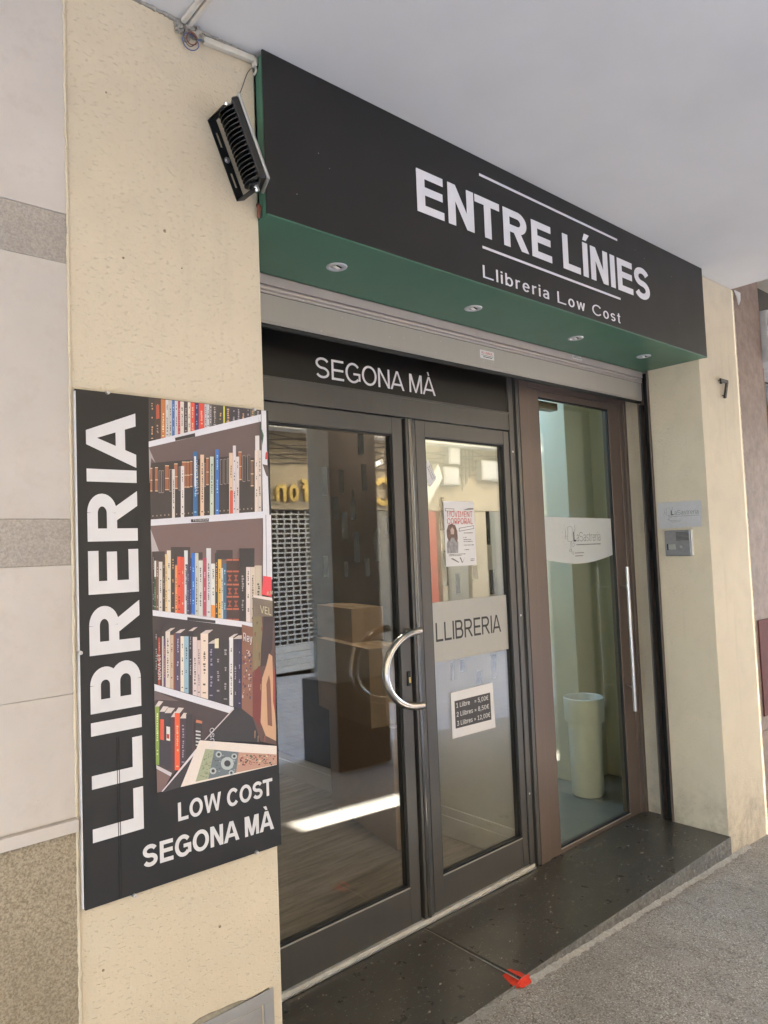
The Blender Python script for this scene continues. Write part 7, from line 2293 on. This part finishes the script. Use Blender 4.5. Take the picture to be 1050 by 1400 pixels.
text('photo_caption', 'Rey', -.097, -.070, 1.315, .022, (0, -.0147, 0), *FR, M['white_print'], pb, thick=.0002, res=1, shear=-.3)
text('photo_caption', 'èLM', -.020, -.002, 1.432, .010, (0, -.0147, 0), *FR, M['cover_gold'], pb, thick=.0002, res=1)
text('photo_caption', 'SUSO', 1.055, 1.105, .190, .012, (0, -.0147, 0), (0, 0, 1), (-1, 0, 0), M['white_print'], pb, thick=.0002, res=1)
text('photo_caption', 'LYDIA KURVAT', 1.705, 1.795, .217, .008, (0, -.0148, 0), (0, 0, 1), (-1, 0, 0), M['white_print'], pb, thick=.0002, res=1)
text('photo_caption', 'NOVA ET', 1.248, 1.31, .328, .008, (0, -.0147, 0), (0, 0, 1), (-1, 0, 0), M['white_print'], pb, thick=.0002, res=1)

# ---------------------------------------------------------------- floodlight, conduits, wires
fl = thing('floodlight', 'black finned floodlight on a slotted bracket beside the sign', 'lamp', (-.1, 0, 2.63))
A = Vector((-.1421, -.003, 2.7385)); B = Vector((-.0577, -.003, 2.5355)); ax = (B-A).normalized(); L = (B-A).length
sd = Vector((0, -1, 0)).cross(ax).normalized()               # across the bar, in the wall plane
if sd.x < 0: sd = -sd
w2 = .0135
def barpiece(mb, t0, t1, s0, s1):
    a = A+ax*t0; b = A+ax*t1
    mb.prism([a+sd*s0, b+sd*s0, b+sd*s1, a+sd*s1], (0, .003, 0))
mb = MB()
for t0, t1 in ((0, .035), (.035, .075), (.075, L-.075), (L-.075, L-.035), (L-.035, L)):
    if (t0, t1) == (.035, .075) or (t0, t1) == (L-.075, L-.035): barpiece(mb, t0, t1, -w2, -w2*.28); barpiece(mb, t0, t1, w2*.28, w2)
    else: barpiece(mb, t0, t1, -w2, w2)
build('bracket', mb, M['iron'], fl)
bl = build('bolt', MB().lathe(A.lerp(B, .5)+Vector((0, -.001, 0)), [(.0085, 0), (.0085, -.002), (.005, -.0022), (.005, -.0065), (.0002, -.007)], 12, 0, 'y'), M['steel'], fl, smooth=True)
D = .082
for P0, k in ((A, 1), (B, -1)):
    mb = MB().obox(P0+Vector((0, -D/2, 0))+ax*.0015*k, sd*w2, (0, D/2, 0), ax*.0016); build('bracket_arm', mb, M['iron'], fl, bevel=.0008)
# lamp body: long axis = ax, front normal points away from the wall and to the right
ctr = A.lerp(B, .5)+Vector((0, -D+.004, 0))+sd*.004
nf = (Vector((0, -1, 0))*.45+sd*.89).normalized(); wd = ax.cross(nf).normalized()
H = L/2-.006; Wd = .062
rim = MB().obox(ctr+nf*.026, ax*(H+.006), wd*(Wd+.004), nf*.004); build('rim', rim, M['rim'], fl, bevel=.003)
build('lens', MB().obox(ctr+nf*.0306, ax*(H-.008), wd*(Wd-.01), nf*.0004), M['paper'], fl)
build('body', MB().obox(ctr+nf*.013, ax*H, wd*Wd, nf*.009), M['iron'], fl, bevel=.003)
n = 17
for i in range(n):
    c = ctr+ax*(-H+.012+(2*H-.024)*i/(n-1)); pts = []
    for j in range(9):
        a = math.pi*j/8; pts.append(c+wd*(Wd-.006)*math.cos(a)+nf*(.006-.036*math.sin(a)))
    build('fin', MB().prism([p-ax*.0013 for p in pts], ax*.0026), M['iron'], fl)
for k in (-1, 1):
    build('pivot_bolt', MB().tube([ctr+ax*k*(H-.012)+nf*0, ctr+ax*k*(H+.012)], .007, 10), M['steel'], fl, smooth=True)
    build('end_cap', MB().obox(ctr+ax*k*(H-.006)-nf*.004, ax*.003, wd*.02, nf*.014), M['iron'], fl, bevel=.002)
def wire(name, pts, r, mat, label=None, parent=None, cat='cable'):
    P_ = [Vector(p) for p in pts]; out = []
    for i in range(len(P_)-1):
        p0, p1, p2, p3 = P_[max(i-1, 0)], P_[i], P_[i+1], P_[min(i+2, len(P_)-1)]
        for k in range(8):
            t = k/8; out.append(.5*((2*p1)+(p2-p0)*t+(2*p0-5*p1+4*p2-p3)*t*t+(3*p1-p0-3*p2+p3)*t**3))
    out.append(P_[-1]); o = build(name, MB().tube(out, r, 6), mat, parent, smooth=True)
    if label: tag(o, label, cat)
    return o
top = ctr-ax*(H+.004)+nf*.02
wire('lamp_wire', [top, top+Vector((.004, .02, .03)), (-.055, -.006, 2.845), (-.028, -.006, 2.915), (-.008, -.006, 2.945), (-.006, -.008, 2.965)], .0013, M['cable'], 'thin grey wire rising from the floodlight to the ceiling corner')
cd = thing('wall_conduit', 'cream plastic conduit along the top of the cream wall', 'conduit', (-.09, -.01, 2.955))
build('tube', MB().hexa([(-.165, -.020, 2.940), (-.008, -.020, 2.952), (-.008, -.002, 2.952), (-.165, -.002, 2.940), (-.165, -.020, 2.958), (-.008, -.020, 2.970), (-.008, -.002, 2.970), (-.165, -.002, 2.958)]), M['conduit'], cd, bevel=.004)
build('end_cap', MB().obox((-.006, -.013, 2.952), (.004, 0, .001), (0, .009, 0), (0, 0, .012)), M['conduit'], cd, bevel=.002)
wire('elbow', [(-.004, -.012, 2.944), (-.002, -.012, 2.93), (-.010, -.010, 2.915)], .0035, M['conduit'], None, cd)
cc = thing('ceiling_conduit', 'twin white conduits running out across the arcade ceiling', 'conduit', (-.22, -.3, 2.975))
for s in (-.009, .009):
    build('tube', MB().hexa([(-.220+s-.007, -1.2, 2.966), (-.220+s+.007, -1.2, 2.966), (-.216+s+.007, -.012, 2.966), (-.216+s-.007, -.012, 2.966), (-.220+s-.007, -1.2, 2.979), (-.220+s+.007, -1.2, 2.979), (-.216+s+.007, -.012, 2.979), (-.216+s-.007, -.012, 2.979)]), M['conduit'], cc, bevel=.004)
jl = thing('wire_tangle', 'open wire ends in broken plaster where the two conduits meet', 'wiring', (-.2, -.01, 2.955))
mb = MB(); random.seed(11)
for i in range(34):
    c = Vector((-.215+random.gauss(0, .014), -.006+random.uniform(-.006, .004), 2.957+random.gauss(0, .011))); s = random.uniform(.003, .009)
    mb.obox(c, Vector((s, 0, s*.5)), Vector((0, s*.7, 0)), Vector((-s*.3, 0, s*.8)))
for i in range(9):
    c = Vector((-.170+random.gauss(0, .006), -.010, 2.950+random.gauss(0, .006))); s = random.uniform(.003, .006)
    mb.obox(c, Vector((s, 0, s*.5)), Vector((0, s*.7, 0)), Vector((-s*.3, 0, s*.8)))
build('plaster_crumbs', mb, M['mortar'], jl, bevel=.001)
M['wire_blue'] = simple('blue insulation', (.08, .11, .25), .5); M['wire_brown'] = simple('brown insulation', (.16, .05, .035), .5)
def loop(cx, cz, rx, rz, ph, y): return [(cx+rx*math.cos(ph+a*.7), y-.004*math.sin(a), cz+rz*math.sin(ph+a*.7)) for a in range(9)]
wire('blue_wire', loop(-.207, 2.922, .023, .020, 1.2, -.016)+[(-.172, -.014, 2.945)], .0015, M['wire_blue'], None, jl)
wire('brown_wire', [(-.204, -.014, 2.955)]+loop(-.205, 2.928, .014, .016, .4, -.022), .0016, M['wire_brown'], None, jl)
wire('black_wire', [(-.222, -.012, 2.95), (-.230, -.02, 2.925), (-.212, -.02, 2.905), (-.192, -.018, 2.925), (-.186, -.012, 2.945)], .0013, M['cable'], None, jl)
rc = build('red_cable_end', MB().tube([(-.0085, -.014, 2.495), (-.0105, -.018, 2.51), (-.0075, -.018, 2.526), (-.010, -.010, 2.534)], .005, 8), M['wire_brown'], smooth=True)
tag(rc, 'short dark red cable end poking out below the sign\'s green side', 'cable')

# ---------------------------------------------------------------- number, name plate, intercom, meter box
nm = MB().prism([(2.936, -.020, 2.418), (3.030, -.020, 2.418), (3.030, -.020, 2.402), (2.992, -.020, 2.312), (2.970, -.020, 2.312), (3.008, -.020, 2.400), (2.950, -.020, 2.400), (2.950, -.020, 2.388), (2.936, -.020, 2.388)], (0, .010, 0))
nmt = thing('house_number', 'dark metal house number 7 standing off the cream pier', 'house number', (2.98, 0, 2.36))
build('numeral', nm, M['bronze'], nmt, bevel=.001)
for x, z in ((3.015, 2.410), (2.985, 2.33), (2.945, 2.41)): build('pin', MB().tube([(x, -.012, z), (x, .004, z)], .003, 8), M['bronze'], nmt)
UR, VR = Vector((0, -1, 0)), Vector((0, 0, 1))               # reads on the pier's inner side; a = -y
npt = thing('name_plate', 'silver tailor\'s name plate on the inner side of the door pier', 'sign', (X1, .16, 1.67))
build('plate', MB().prism([(X1-.004, .283, 1.600), (X1-.004, .038, 1.602), (X1-.004, .036, 1.742), (X1-.004, .284, 1.746)], (.0035, 0, 0)), M['plate'], npt, bevel=.0005)
ON = (X1-.0041, 0, 0)
spool('spool_drawing', npt, ON, UR, VR, -.205, 1.672, .030, .0011)
caps('L', -.205, -.191, 1.672, .026, ON, UR, VR, M['black_print'], npt, w=.26, t=.17, thick=.0003)
caps('aSastreria', -.186, -.052, 1.672, .025, ON, UR, VR, M['grey_print'], npt, w=.09, t=.08, gap=.12, thick=.0002)
mb = MB(); random.seed(8)
scrib(mb, -.200, -.050, 1.664, .0025, ON, UR, VR); scrib(mb, -.205, -.150, 1.642, .002, ON, UR, VR); scrib(mb, -.205, -.158, 1.634, .002, ON, UR, VR)
build('small_print', mb, M['grey_print'], npt, kind='stuff')
ic = thing('intercom', 'grey door intercom with grille and one button under the plate', 'intercom', (X1, .17, 1.52))
build('housing', MB().box(X1-.022, X1-.0005, .098, .243, 1.447, 1.588), M['intercom'], ic, bevel=.004)
build('back_edge', MB().box(X1-.016, X1-.0003, .091, .0975, 1.450, 1.590), M['white_plastic'], ic, bevel=.002)
for i in range(7): box('grille_slot', X1-.0235, X1-.0222, .106, .176, 1.533+i*.0068, 1.5355+i*.0068, M['dark'], ic, 0)
build('call_button', MB().box(X1-.026, X1-.0225, .180, .222, 1.484, 1.512), M['rim'], ic, bevel=.001)
box('button_edge', X1-.0245, X1-.0222, .2225, .229, 1.481, 1.514, M['dark'], ic, 0)
build('keyhole', MB().lathe((X1-.0225, .150, 1.497), [(.009, 0), (.008, -.0015), (.0035, -.002), (.0002, -.001)], 16, 0, 'x'), M['rim'], ic, smooth=True)

mx = thing('meter_box', 'grey metal meter cabinet let into the foot of the cream wall', 'cabinet', (-.2, 0, .2))
zt = .388
mb = MB().box(-.36, -.030, -.006, .02, zt-.030, zt).box(-.060, -.030, -.006, .02, .02, zt-.0305).box(-.36, -.335, -.006, .02, .02, zt-.0305)
build('frame', mb, M['meter'], mx, bevel=.0015)
md = box('door', -.332, -.064, -.002, .02, .022, zt-.034, M['meter'], mx, .002)
build('handle', MB().box(-.19, -.12, -.008, -.0025, .30, .33), M['rim'], md, bevel=.002)
build('crease', MB().prism([(-.30, -.0028, .06), (-.295, -.0028, .06), (-.085, -.0028, .335), (-.09, -.0028, .335)], (0, .0012, 0)), M['rim'], md)
# cement smear around the top of the cabinet
pts = [(-.40, .0, .372)]; random.seed(21)
for i in range(13): pts.append((-.385+i*.0285, 0, .392+random.uniform(0, .012)+(.012 if i < 4 else 0)-(.007 if i > 9 else 0)))
pts += [(-.038, 0, zt-.002), (-.40, 0, zt-.002)]
build('cement_smear', MB().prism([(x, -.0045, z) for x, y, z in pts[1:]]+[(-.42, -.0045, .36)], (0, .005, 0)), M['cement'], mx)

# ---------------------------------------------------------------- doorstep
ds = thing('doorstep', 'dark granite doorstep of two worn slabs before the shop doors', 'step', (1.4, .25, 0))
def slab(name, x0, x1, zz, mat, xb=None, parent=ds):        # zz: front-left, front-right, back-right, back-left heights
    xb = xb or x1
    mb = MB().hexa([(x0, -.010, -.20), (x1, -.010, -.20), (xb, .56, -.20), (x0, .56, -.20), (x0, -.010, zz[0]), (x1, -.010, zz[1]), (xb, .56, zz[2]), (x0, .56, zz[3])])
    o = build(name, mb, [mat, M['riser']], parent, bevel=.003); o.data.polygons[2].material_index = 1
    return o
slab('slab', .0, .9865, (-.013, -.013, -.001, -.001), M['granite'])
slab('slab', .990, X1-.0005, (-.001, -.005, -.006, -.001), M['granite'])
build('slab_tail', MB().hexa([(X1, .2955, -.2), (2.96, .2955, -.2), (2.96, .56, -.2), (X1, .56, -.2), (X1, .2955, -.0055), (2.96, .2955, -.02), (2.96, .56, -.034), (X1, .56, -.0065)]), M['granite'], ds)
mb = MB()
def strip(x0, x1, n, zf, yo, parent=ds):
    pf = []; pb_ = []
    for i in range(n+1):
        x = x0+(x1-x0)*i/n
        pb_.append((x, -.008, zf(x)+random.uniform(.006, .013))); pf.append((x, -.010-yo*random.uniform(.45, 1.35), gz(x)+.0015))
    k = len(mb.v); mb.v.extend(pb_+pf)
    for i in range(n): mb.f.append((k+i, k+i+1, k+n+1+i+1, k+n+1+i)); mb.m.append(0)
random.seed(31)
strip(.0, .96, 60, lambda x: gz(x)-.008, .036); strip(.99, X1+.2, 110, lambda x: gz(x)+.004, .022)
build('mortar_fillet', mb, M['mortar'], ds, smooth=True)
mb = MB(); random.seed(33)
mb.tube([(.988, y, -.006-.005*(1-y/.48)) for y in [i*.03 for i in range(17)]], .0022, 6)
build('joint_line', mb, M['mortar'], ds)
rdp = thing('paint_mark', 'bright red paint mark where the two step slabs meet', 'paint mark', (.97, 0, 0))
M['red_paint'] = simple('orange red marking paint', (.62, .045, .018), .5, 0, .15, 60, .2, 100)
def flatp(pts, h): build('paint_patch', MB().prism(pts, (0, 0, h)), M['red_paint'], rdp)
flatp([(.9905, -.0095, -.0005), (1.012, -.0095, -.0005), (1.014, .012, -.0005), (1.006, .030, -.0005), (1.004, .050, -.0005), (.9905, .055, -.0005)], .0008)
flatp([(.944, -.0095, -.0125), (.9895, -.0095, -.0125), (.9895, .058, -.0112), (.966, .056, -.0112), (.956, .03, -.0120)], .0009)
build('paint_patch', MB().prism([(.960, -.0112, -.028), (1.035, -.0112, -.028), (1.030, -.0112, -.004), (.985, -.0112, -.002), (.958, -.0112, -.012)], (0, -.0015, 0)), M['red_paint'], rdp)
build('paint_patch', MB().prism([(.965, -.012, gz(1)+.010), (1.035, -.012, gz(1)+.010), (1.025, -.030, gz(1)+.005), (.975, -.028, gz(1)+.005)], (0, 0, .0012)), M['red_paint'], rdp)
cr = MB(); random.seed(17)
for i in range(190):
    x, y = random.uniform(.1, 2.65), random.uniform(.02, .46); s = random.choice((.0008, .0011, .0015, .0022, .0036))
    z = (-.013+.012*(y/.5) if x < .985 else -.002)
    cr.obox((x, y, z+s*.25), (s, s*.4, 0), (-s*.3, s*.6, 0), (0, 0, s*.3))
build('crumbs', cr, M['mortar'], ds, kind='stuff')
# ---------------------------------------------------------------- inside the bookshop
inn = thing('bookshop_room', 'bookshop room behind the double glass doors with cream side wall', 'room', (.6, 2.2, 0))
box('floor', -.6, 1.735, .56, 4.2, -.02, .0, M['laminate'], inn, 0)
box('side_wall', 1.74, 1.786, .56, 4.2, -.02, 2.75, M['wall_in'], inn, 0)
box('skirting', 1.722, 1.7395, .56, 4.2, .001, .105, M['skirt'], inn, .002)
box('skirting_cap', 1.728, 1.7395, .56, 4.2, .1055, .150, M['skirt'], inn, .002)
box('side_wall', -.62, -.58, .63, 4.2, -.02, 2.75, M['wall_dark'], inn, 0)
box('shade_panel', 1.722, 1.7395, 1.32, 2.74, .151, 2.61, M['wall_dark'], inn, .002)  # added dark sheet over the cream wall, standing in for shade
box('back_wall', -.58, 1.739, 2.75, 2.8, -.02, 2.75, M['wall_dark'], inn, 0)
box('room_ceiling', -.62, 1.786, .63, 2.8, 2.62, 2.7, M['ceiling'], inn, 0)
tb = thing('added_tube_lamp', 'added tube lamp under the bookshop ceiling, lighting the side wall', 'lamp', (1.3, 1.2, 2.58))  # added lamp that brightens the side wall; its place is assumed
M['tube'] = bpy.data.materials.new('lit tube'); _t = NT(M['tube']); _e = _t.new('Emission', Color=(1, .90, .76, 1), Strength=3.0); _t.l.new(_e.outputs[0], _t.out.inputs[0])
box('holder', 1.26, 1.34, .75, 1.95, 2.585, 2.619, M['white_plastic'], tb, .004)
build('tube', MB().tube([(1.3, .79, 2.565), (1.3, 1.91, 2.565)], .018, 12), M['tube'], tb, smooth=True)
def obx(name, cx, cy, ang, w, d, z0, z1, mat, parent=None):
    a = R(ang); ux = Vector((math.cos(a), math.sin(a), 0)); uy = Vector((-math.sin(a), math.cos(a), 0))
    return build(name, MB().obox((cx, cy, (z0+z1)/2), ux*w/2, uy*d/2, (0, 0, (z1-z0)/2)), mat, parent, bevel=.002)
def carton(label, cx, cy, ang, w, d, z0, z1, flaps=False):
    t = thing('cardboard_box', label, 'box', (cx, cy, z0), group='cardboard boxes inside the shop')
    obx('carton', cx, cy, ang, w, d, z0, z1, M['card'], t)
    obx('tape', cx, cy, ang, w*1.004, .05, z0+.002, z1+.0015, M['tape'], t)
    return t
# tall turned carton: corners found on the floor
c0 = Vector((1.414, 1.1135, 0)); c1 = Vector((1.602, 1.914, 0)); e = (c1-c0).normalized(); ang = math.degrees(math.atan2(e.y, e.x)); nrm = Vector((e.y, -e.x, 0))
m_ = (c0+c1)/2+nrm*.05
carton('tall brown carton standing on the laminate floor behind the left door', m_.x, m_.y, ang, (c1-c0).length, .10, 0, .62)
carton('cardboard box on top of the tall carton behind the curved handle', 1.52, 1.50, ang, .70, .22, .621, 1.03)
carton('pale cardboard box topmost of the stack behind the left door', 1.60, 1.68, ang, .50, .20, 1.031, 1.22)
carton('narrow carton leaning in the corner behind the right door', 1.675, 1.20, 90, .20, .085, 0, .30)
carton('narrow carton stacked on another in the corner behind the right door', 1.675, 1.20, 90, .19, .08, .301, .64)
carton('big cardboard box at the back of the bookshop', .75, 2.3, 12, .6, .45, 0, .95)

# ---------------------------------------------------------------- inside the tailor's entrance
tl = thing('tailor_room', 'pale green entrance room behind the tailor\'s glass door', 'room', (2.6, 1.5, 0))
box('floor', 1.787, 4.4, .565, 3.4, -.06, -.036, M['tile_floor'], tl, 0)
box('side_wall', 3.30, 3.36, .61, 3.4, -.035, 2.75, M['wall_in2'], tl, 0)
box('back_wall', 1.787, 3.299, 2.6, 2.65, -.035, 2.75, M['wall_in2'], tl, 0)
box('pillar', 3.0, 3.299, 1.05, 1.749, -.035, 2.75, M['wall_in2'], tl, .004)
box('wall_panel', 3.02, 3.10, .72, .74, .06, 2.6, M['skirt'], tl, .002)
box('skirting', 2.985, 3.2995, .700, .745, -.035, .09, M['skirt'], tl, .002)
box('room_ceiling', 1.787, 3.36, .63, 1.35, 2.75, 2.8, M['wall_in2'], tl, 0)  # stops short: added opening lets sky light brighten the room
box('rail', 3.0, 3.1, .70, .712, .90, .925, M['brown'], tl, .002)
sk = MB()
bn = thing('paper_bin', 'white round bin with a wide collar behind the tailor\'s glass door', 'bin', (2.87, .90, -.03))
build('tub', MB().lathe((2.87, .93, -.033), [(.001, 0), (.092, 0), (.098, .01), (.101, .3), (.104, .485), (.100, .486), (.097, .30), (.09, .02), (.001, .02)], 32), M['white_plastic'], bn, smooth=True)
build('collar', MB().lathe((2.87, .93, -.033), [(.106, .455), (.120, .455), (.122, .46), (.124, .60), (.120, .603), (.117, .60), (.115, .47), (.106, .455)], 32), M['white_plastic'], bn, smooth=True)
build('hand_hole', MB().lathe((2.87+.075, .93-.073, .385), [(.036, 0), (.0002, -.002)], 18, 0, 'y'), M['box_grey'], bn)

# ---------------------------------------------------------------- across the street (seen mirrored in the glass)
op = thing('street_building', 'beige building across the street mirrored in the shop glass', 'building', (5, -6, 0))
FY = -6.0
def ob(name, x0, x1, z0, z1, y1, mat, parent=op, y0=None, bv=.004): return box(name, x0, x1, (FY+.001 if y0 is None else y0), FY+y1, z0, z1, mat, parent, bv)
mb = MB().box(-14, 16, FY-5, FY, 2.19, 11.43).box(-14, 1.3, FY-5, FY, 11.43, 13.2)  # roof height and raised end shaped to narrow the sunlit strip
mb.box(2.3, 3.45, FY-5, FY, 11.43, 13.2)  # added unseen roof block, shades a stretch of the sunlit strip
mb.box(-14, 3.2, FY-5, FY, -.6, 2.19).box(5.25, 5.62, FY-5, FY, -.6, 2.19).box(7.25, 7.60, FY-5, FY, -.6, 2.19).box(10.4, 16, FY-5, FY, -.6, 2.19)
mb.box(3.2, 10.4, FY-5, FY-.7, -.6, 2.19)
build('wall', mb, M['opp'], op)
for i in range(8):
    for j in range(2):
        x = -12+3.3*i; z = 4.3+3.2*j
        f = ob('window', x, x+1.05, z, z+1.8, .03, M['opp_wood'], bv=.002)
        for s in (0, 1): box('pane', x+.08+s*.46, x+.50+s*.46, FY+.031, FY+.036, z+.08, z+1.72, M['opp_dark'], f, 0)
        ob('sill', x-.06, x+1.11, z-.08, z-.002, .10, M['lime'])
ob('string_course', -14, 16, 3.34, 3.47, .12, M['column']); ob('string_course', -14, 16, 3.62, 3.80, .06, M['opp_grey'])
OO = (0, FY+.03, 0)
for ch, xa, xb in (('f', 5.16, 4.985), ('o', 4.925, 4.755), ('n', 4.71, 4.53)):
    caps(ch, -xa, -xb, 2.30, .33, OO, (-1, 0, 0), (0, 0, 1), M['gold'], op, w=.16, t=.15, thick=.05)
caps('C', -6.79, -6.38, 2.26, .45, OO, (-1, 0, 0), (0, 0, 1), M['gold'], op, w=.2, t=.18, thick=.05)
M['lamp_on'] = bpy.data.materials.new('lit lamp'); _t = NT(M['lamp_on']); _e = _t.new('Emission', Color=(.75, .88, 1, 1), Strength=1.2); _t.l.new(_e.outputs[0], _t.out.inputs[0])
ofl = thing('street_floodlight', 'lit white floodlight above the gold letters across the street', 'lamp', (6.5, FY+.1, 2.95))
build('housing', MB().obox((6.42, FY+.12, 2.93), (.14, 0, .05), (0, .03, 0), (-.022, 0, .06)), M['iron'], ofl, bevel=.005)
build('lens', MB().obox((6.42, FY+.152, 2.93), (.11, 0, .039), (0, .001, 0), (-.014, 0, .04)), M['white_plastic'], ofl)
build('led', MB().obox((6.42, FY+.155, 2.935), (.03, 0, .01), (0, .001, 0), (-.007, 0, .02)), M['lamp_on'], ofl)
# pierced roller shutter: one row of cells, copied
rs = thing('pierced_shutter', 'pierced galvanised roller shutter of the shop across the street', 'shutter', (4.2, FY-.05, 0))
box('backing', 3.21, 5.24, FY-.25, FY-.22, -.3, 2.18, M['opp_dark'], rs, 0)
rows = []
for odd in (0, 1):
    mb = MB(); mb.box(3.22, 5.18, FY-.06, FY-.045, .0, .020)
    for k in range(17):
        x = 3.22+k*.125+odd*.012
        if x < 5.14: mb.box(x, x+.022, FY-.058, FY-.047, .020, .070)
    rows.append(mb)
protos = []
for i in range(28):
    z = .22+i*.070
    if i < 2:
        o = build('slat', rows[i], M['grille'], rs); o.location.z = z; protos.append(o)
    else:
        o = protos[i % 2].copy(); COL.objects.link(o); o.parent = rs; o.location.z = z
for i in range(4): box('bottom_slat', 3.22, 5.22, FY-.062, FY-.045, -.16+i*.095, -.16+i*.095+.09, M['grille'], rs, .004)
box('side_frame', 5.18, 5.25, FY-.04, FY+.02, -.3, 2.19, M['grille'], rs, .004)
sp = thing('street_shopfront', 'red and grey shopfront across the street mirrored in the right door', 'building', (8, FY, 0))
box('display_window', 5.63, 7.24, FY-.30, FY-.25, -.5, 2.185, M['opp_dark'], sp, 0)
box('display_window', 7.61, 10.39, FY-.30, FY-.25, -.5, 2.185, M['opp_dark'], sp, 0)
for x, w_, mt in ((7.61, .24, 'opp_red'), (7.95, .12, 'opp'), (8.12, .5, 'opp_grey'), (8.72, .45, 'opp'), (9.3, .12, 'opp_dark'), (9.42, .22, 'opp_grey'), (9.7, .1, 'opp_wood'), (5.9, .12, 'opp_wood'), (6.4, .35, 'opp_grey'), (7.0, .1, 'opp_red')):
    box('pilaster', x, x+w_, FY-.24, FY-.02, -.5, 2.18, M[mt], sp, .004)
box('door_leaf', 8.15, 8.6, FY-.019, FY-.01, -.35, 1.9, M['opp_grey'], sp)
cb = thing('facade_cables', 'bundle of sagging cables along the facade across the street', 'cables', (6, FY, 3.1))
random.seed(2)
for k in range(9):
    z = 2.92+k*.045; pts = []
    for i in range(9):
        x = 3.4+i*.85; pts.append((x, FY+.03+.01*k, z-.10*math.sin(i*1.3+k)**2+random.uniform(-.015, .015)))
    wire('cable', pts, random.uniform(.006, .014), M['cable'], None, cb)
for x0, x1, z0, z1, lab in ((8.05, 8.35, 3.0, 3.32, 'small grey service box with a lid on the far facade'), (8.9, 9.5, 2.75, 3.12, 'wide pale grey service box at the right of the far facade'), (7.9, 8.3, 2.62, 2.95, 'grey meter box under the cables on the far facade')):
    t = thing('service_box', lab, 'box', ((x0+x1)/2, FY, z0))
    box('case', x0, x1, FY+.01, FY+.16, z0, z1, M['box_grey'], t, .01); box('lid', x0+.03, x1-.03, FY+.161, FY+.17, z0+.03, z1-.03, M['plate'], t, .004)
vc = thing('riser_pipes', 'cluster of thin vertical pipes on the far facade', 'pipes', (8.65, FY, 2.6))
for k in range(7): build('pipe', MB().tube([(8.5+k*.05, FY+.04, 2.55+.06*k), (8.5+k*.05+.01, FY+.05, 3.33)], .012, 6), M['box_grey'] if k % 2 else M['cable'], vc, smooth=True)
sl = thing('wall_sign', 'white folded wall sign on the far facade', 'sign', (7.5, FY, 2.3))
build('panel', MB().prism([(7.25, FY+.02, 2.2), (7.45, FY+.02, 2.2), (7.9, FY+.02, 2.75), (7.8, FY+.02, 3.0)], (0, .12, 0)), M['white_plastic'], sl)
lsg = thing('street_awning', 'cream light box under the far facade\'s ledge', 'light box', (5, FY+.2, 3.2))
box('case', 2.6, 12.0, FY+.121, FY+.40, 3.30, 3.44, M['white_plastic'], lsg, .01)
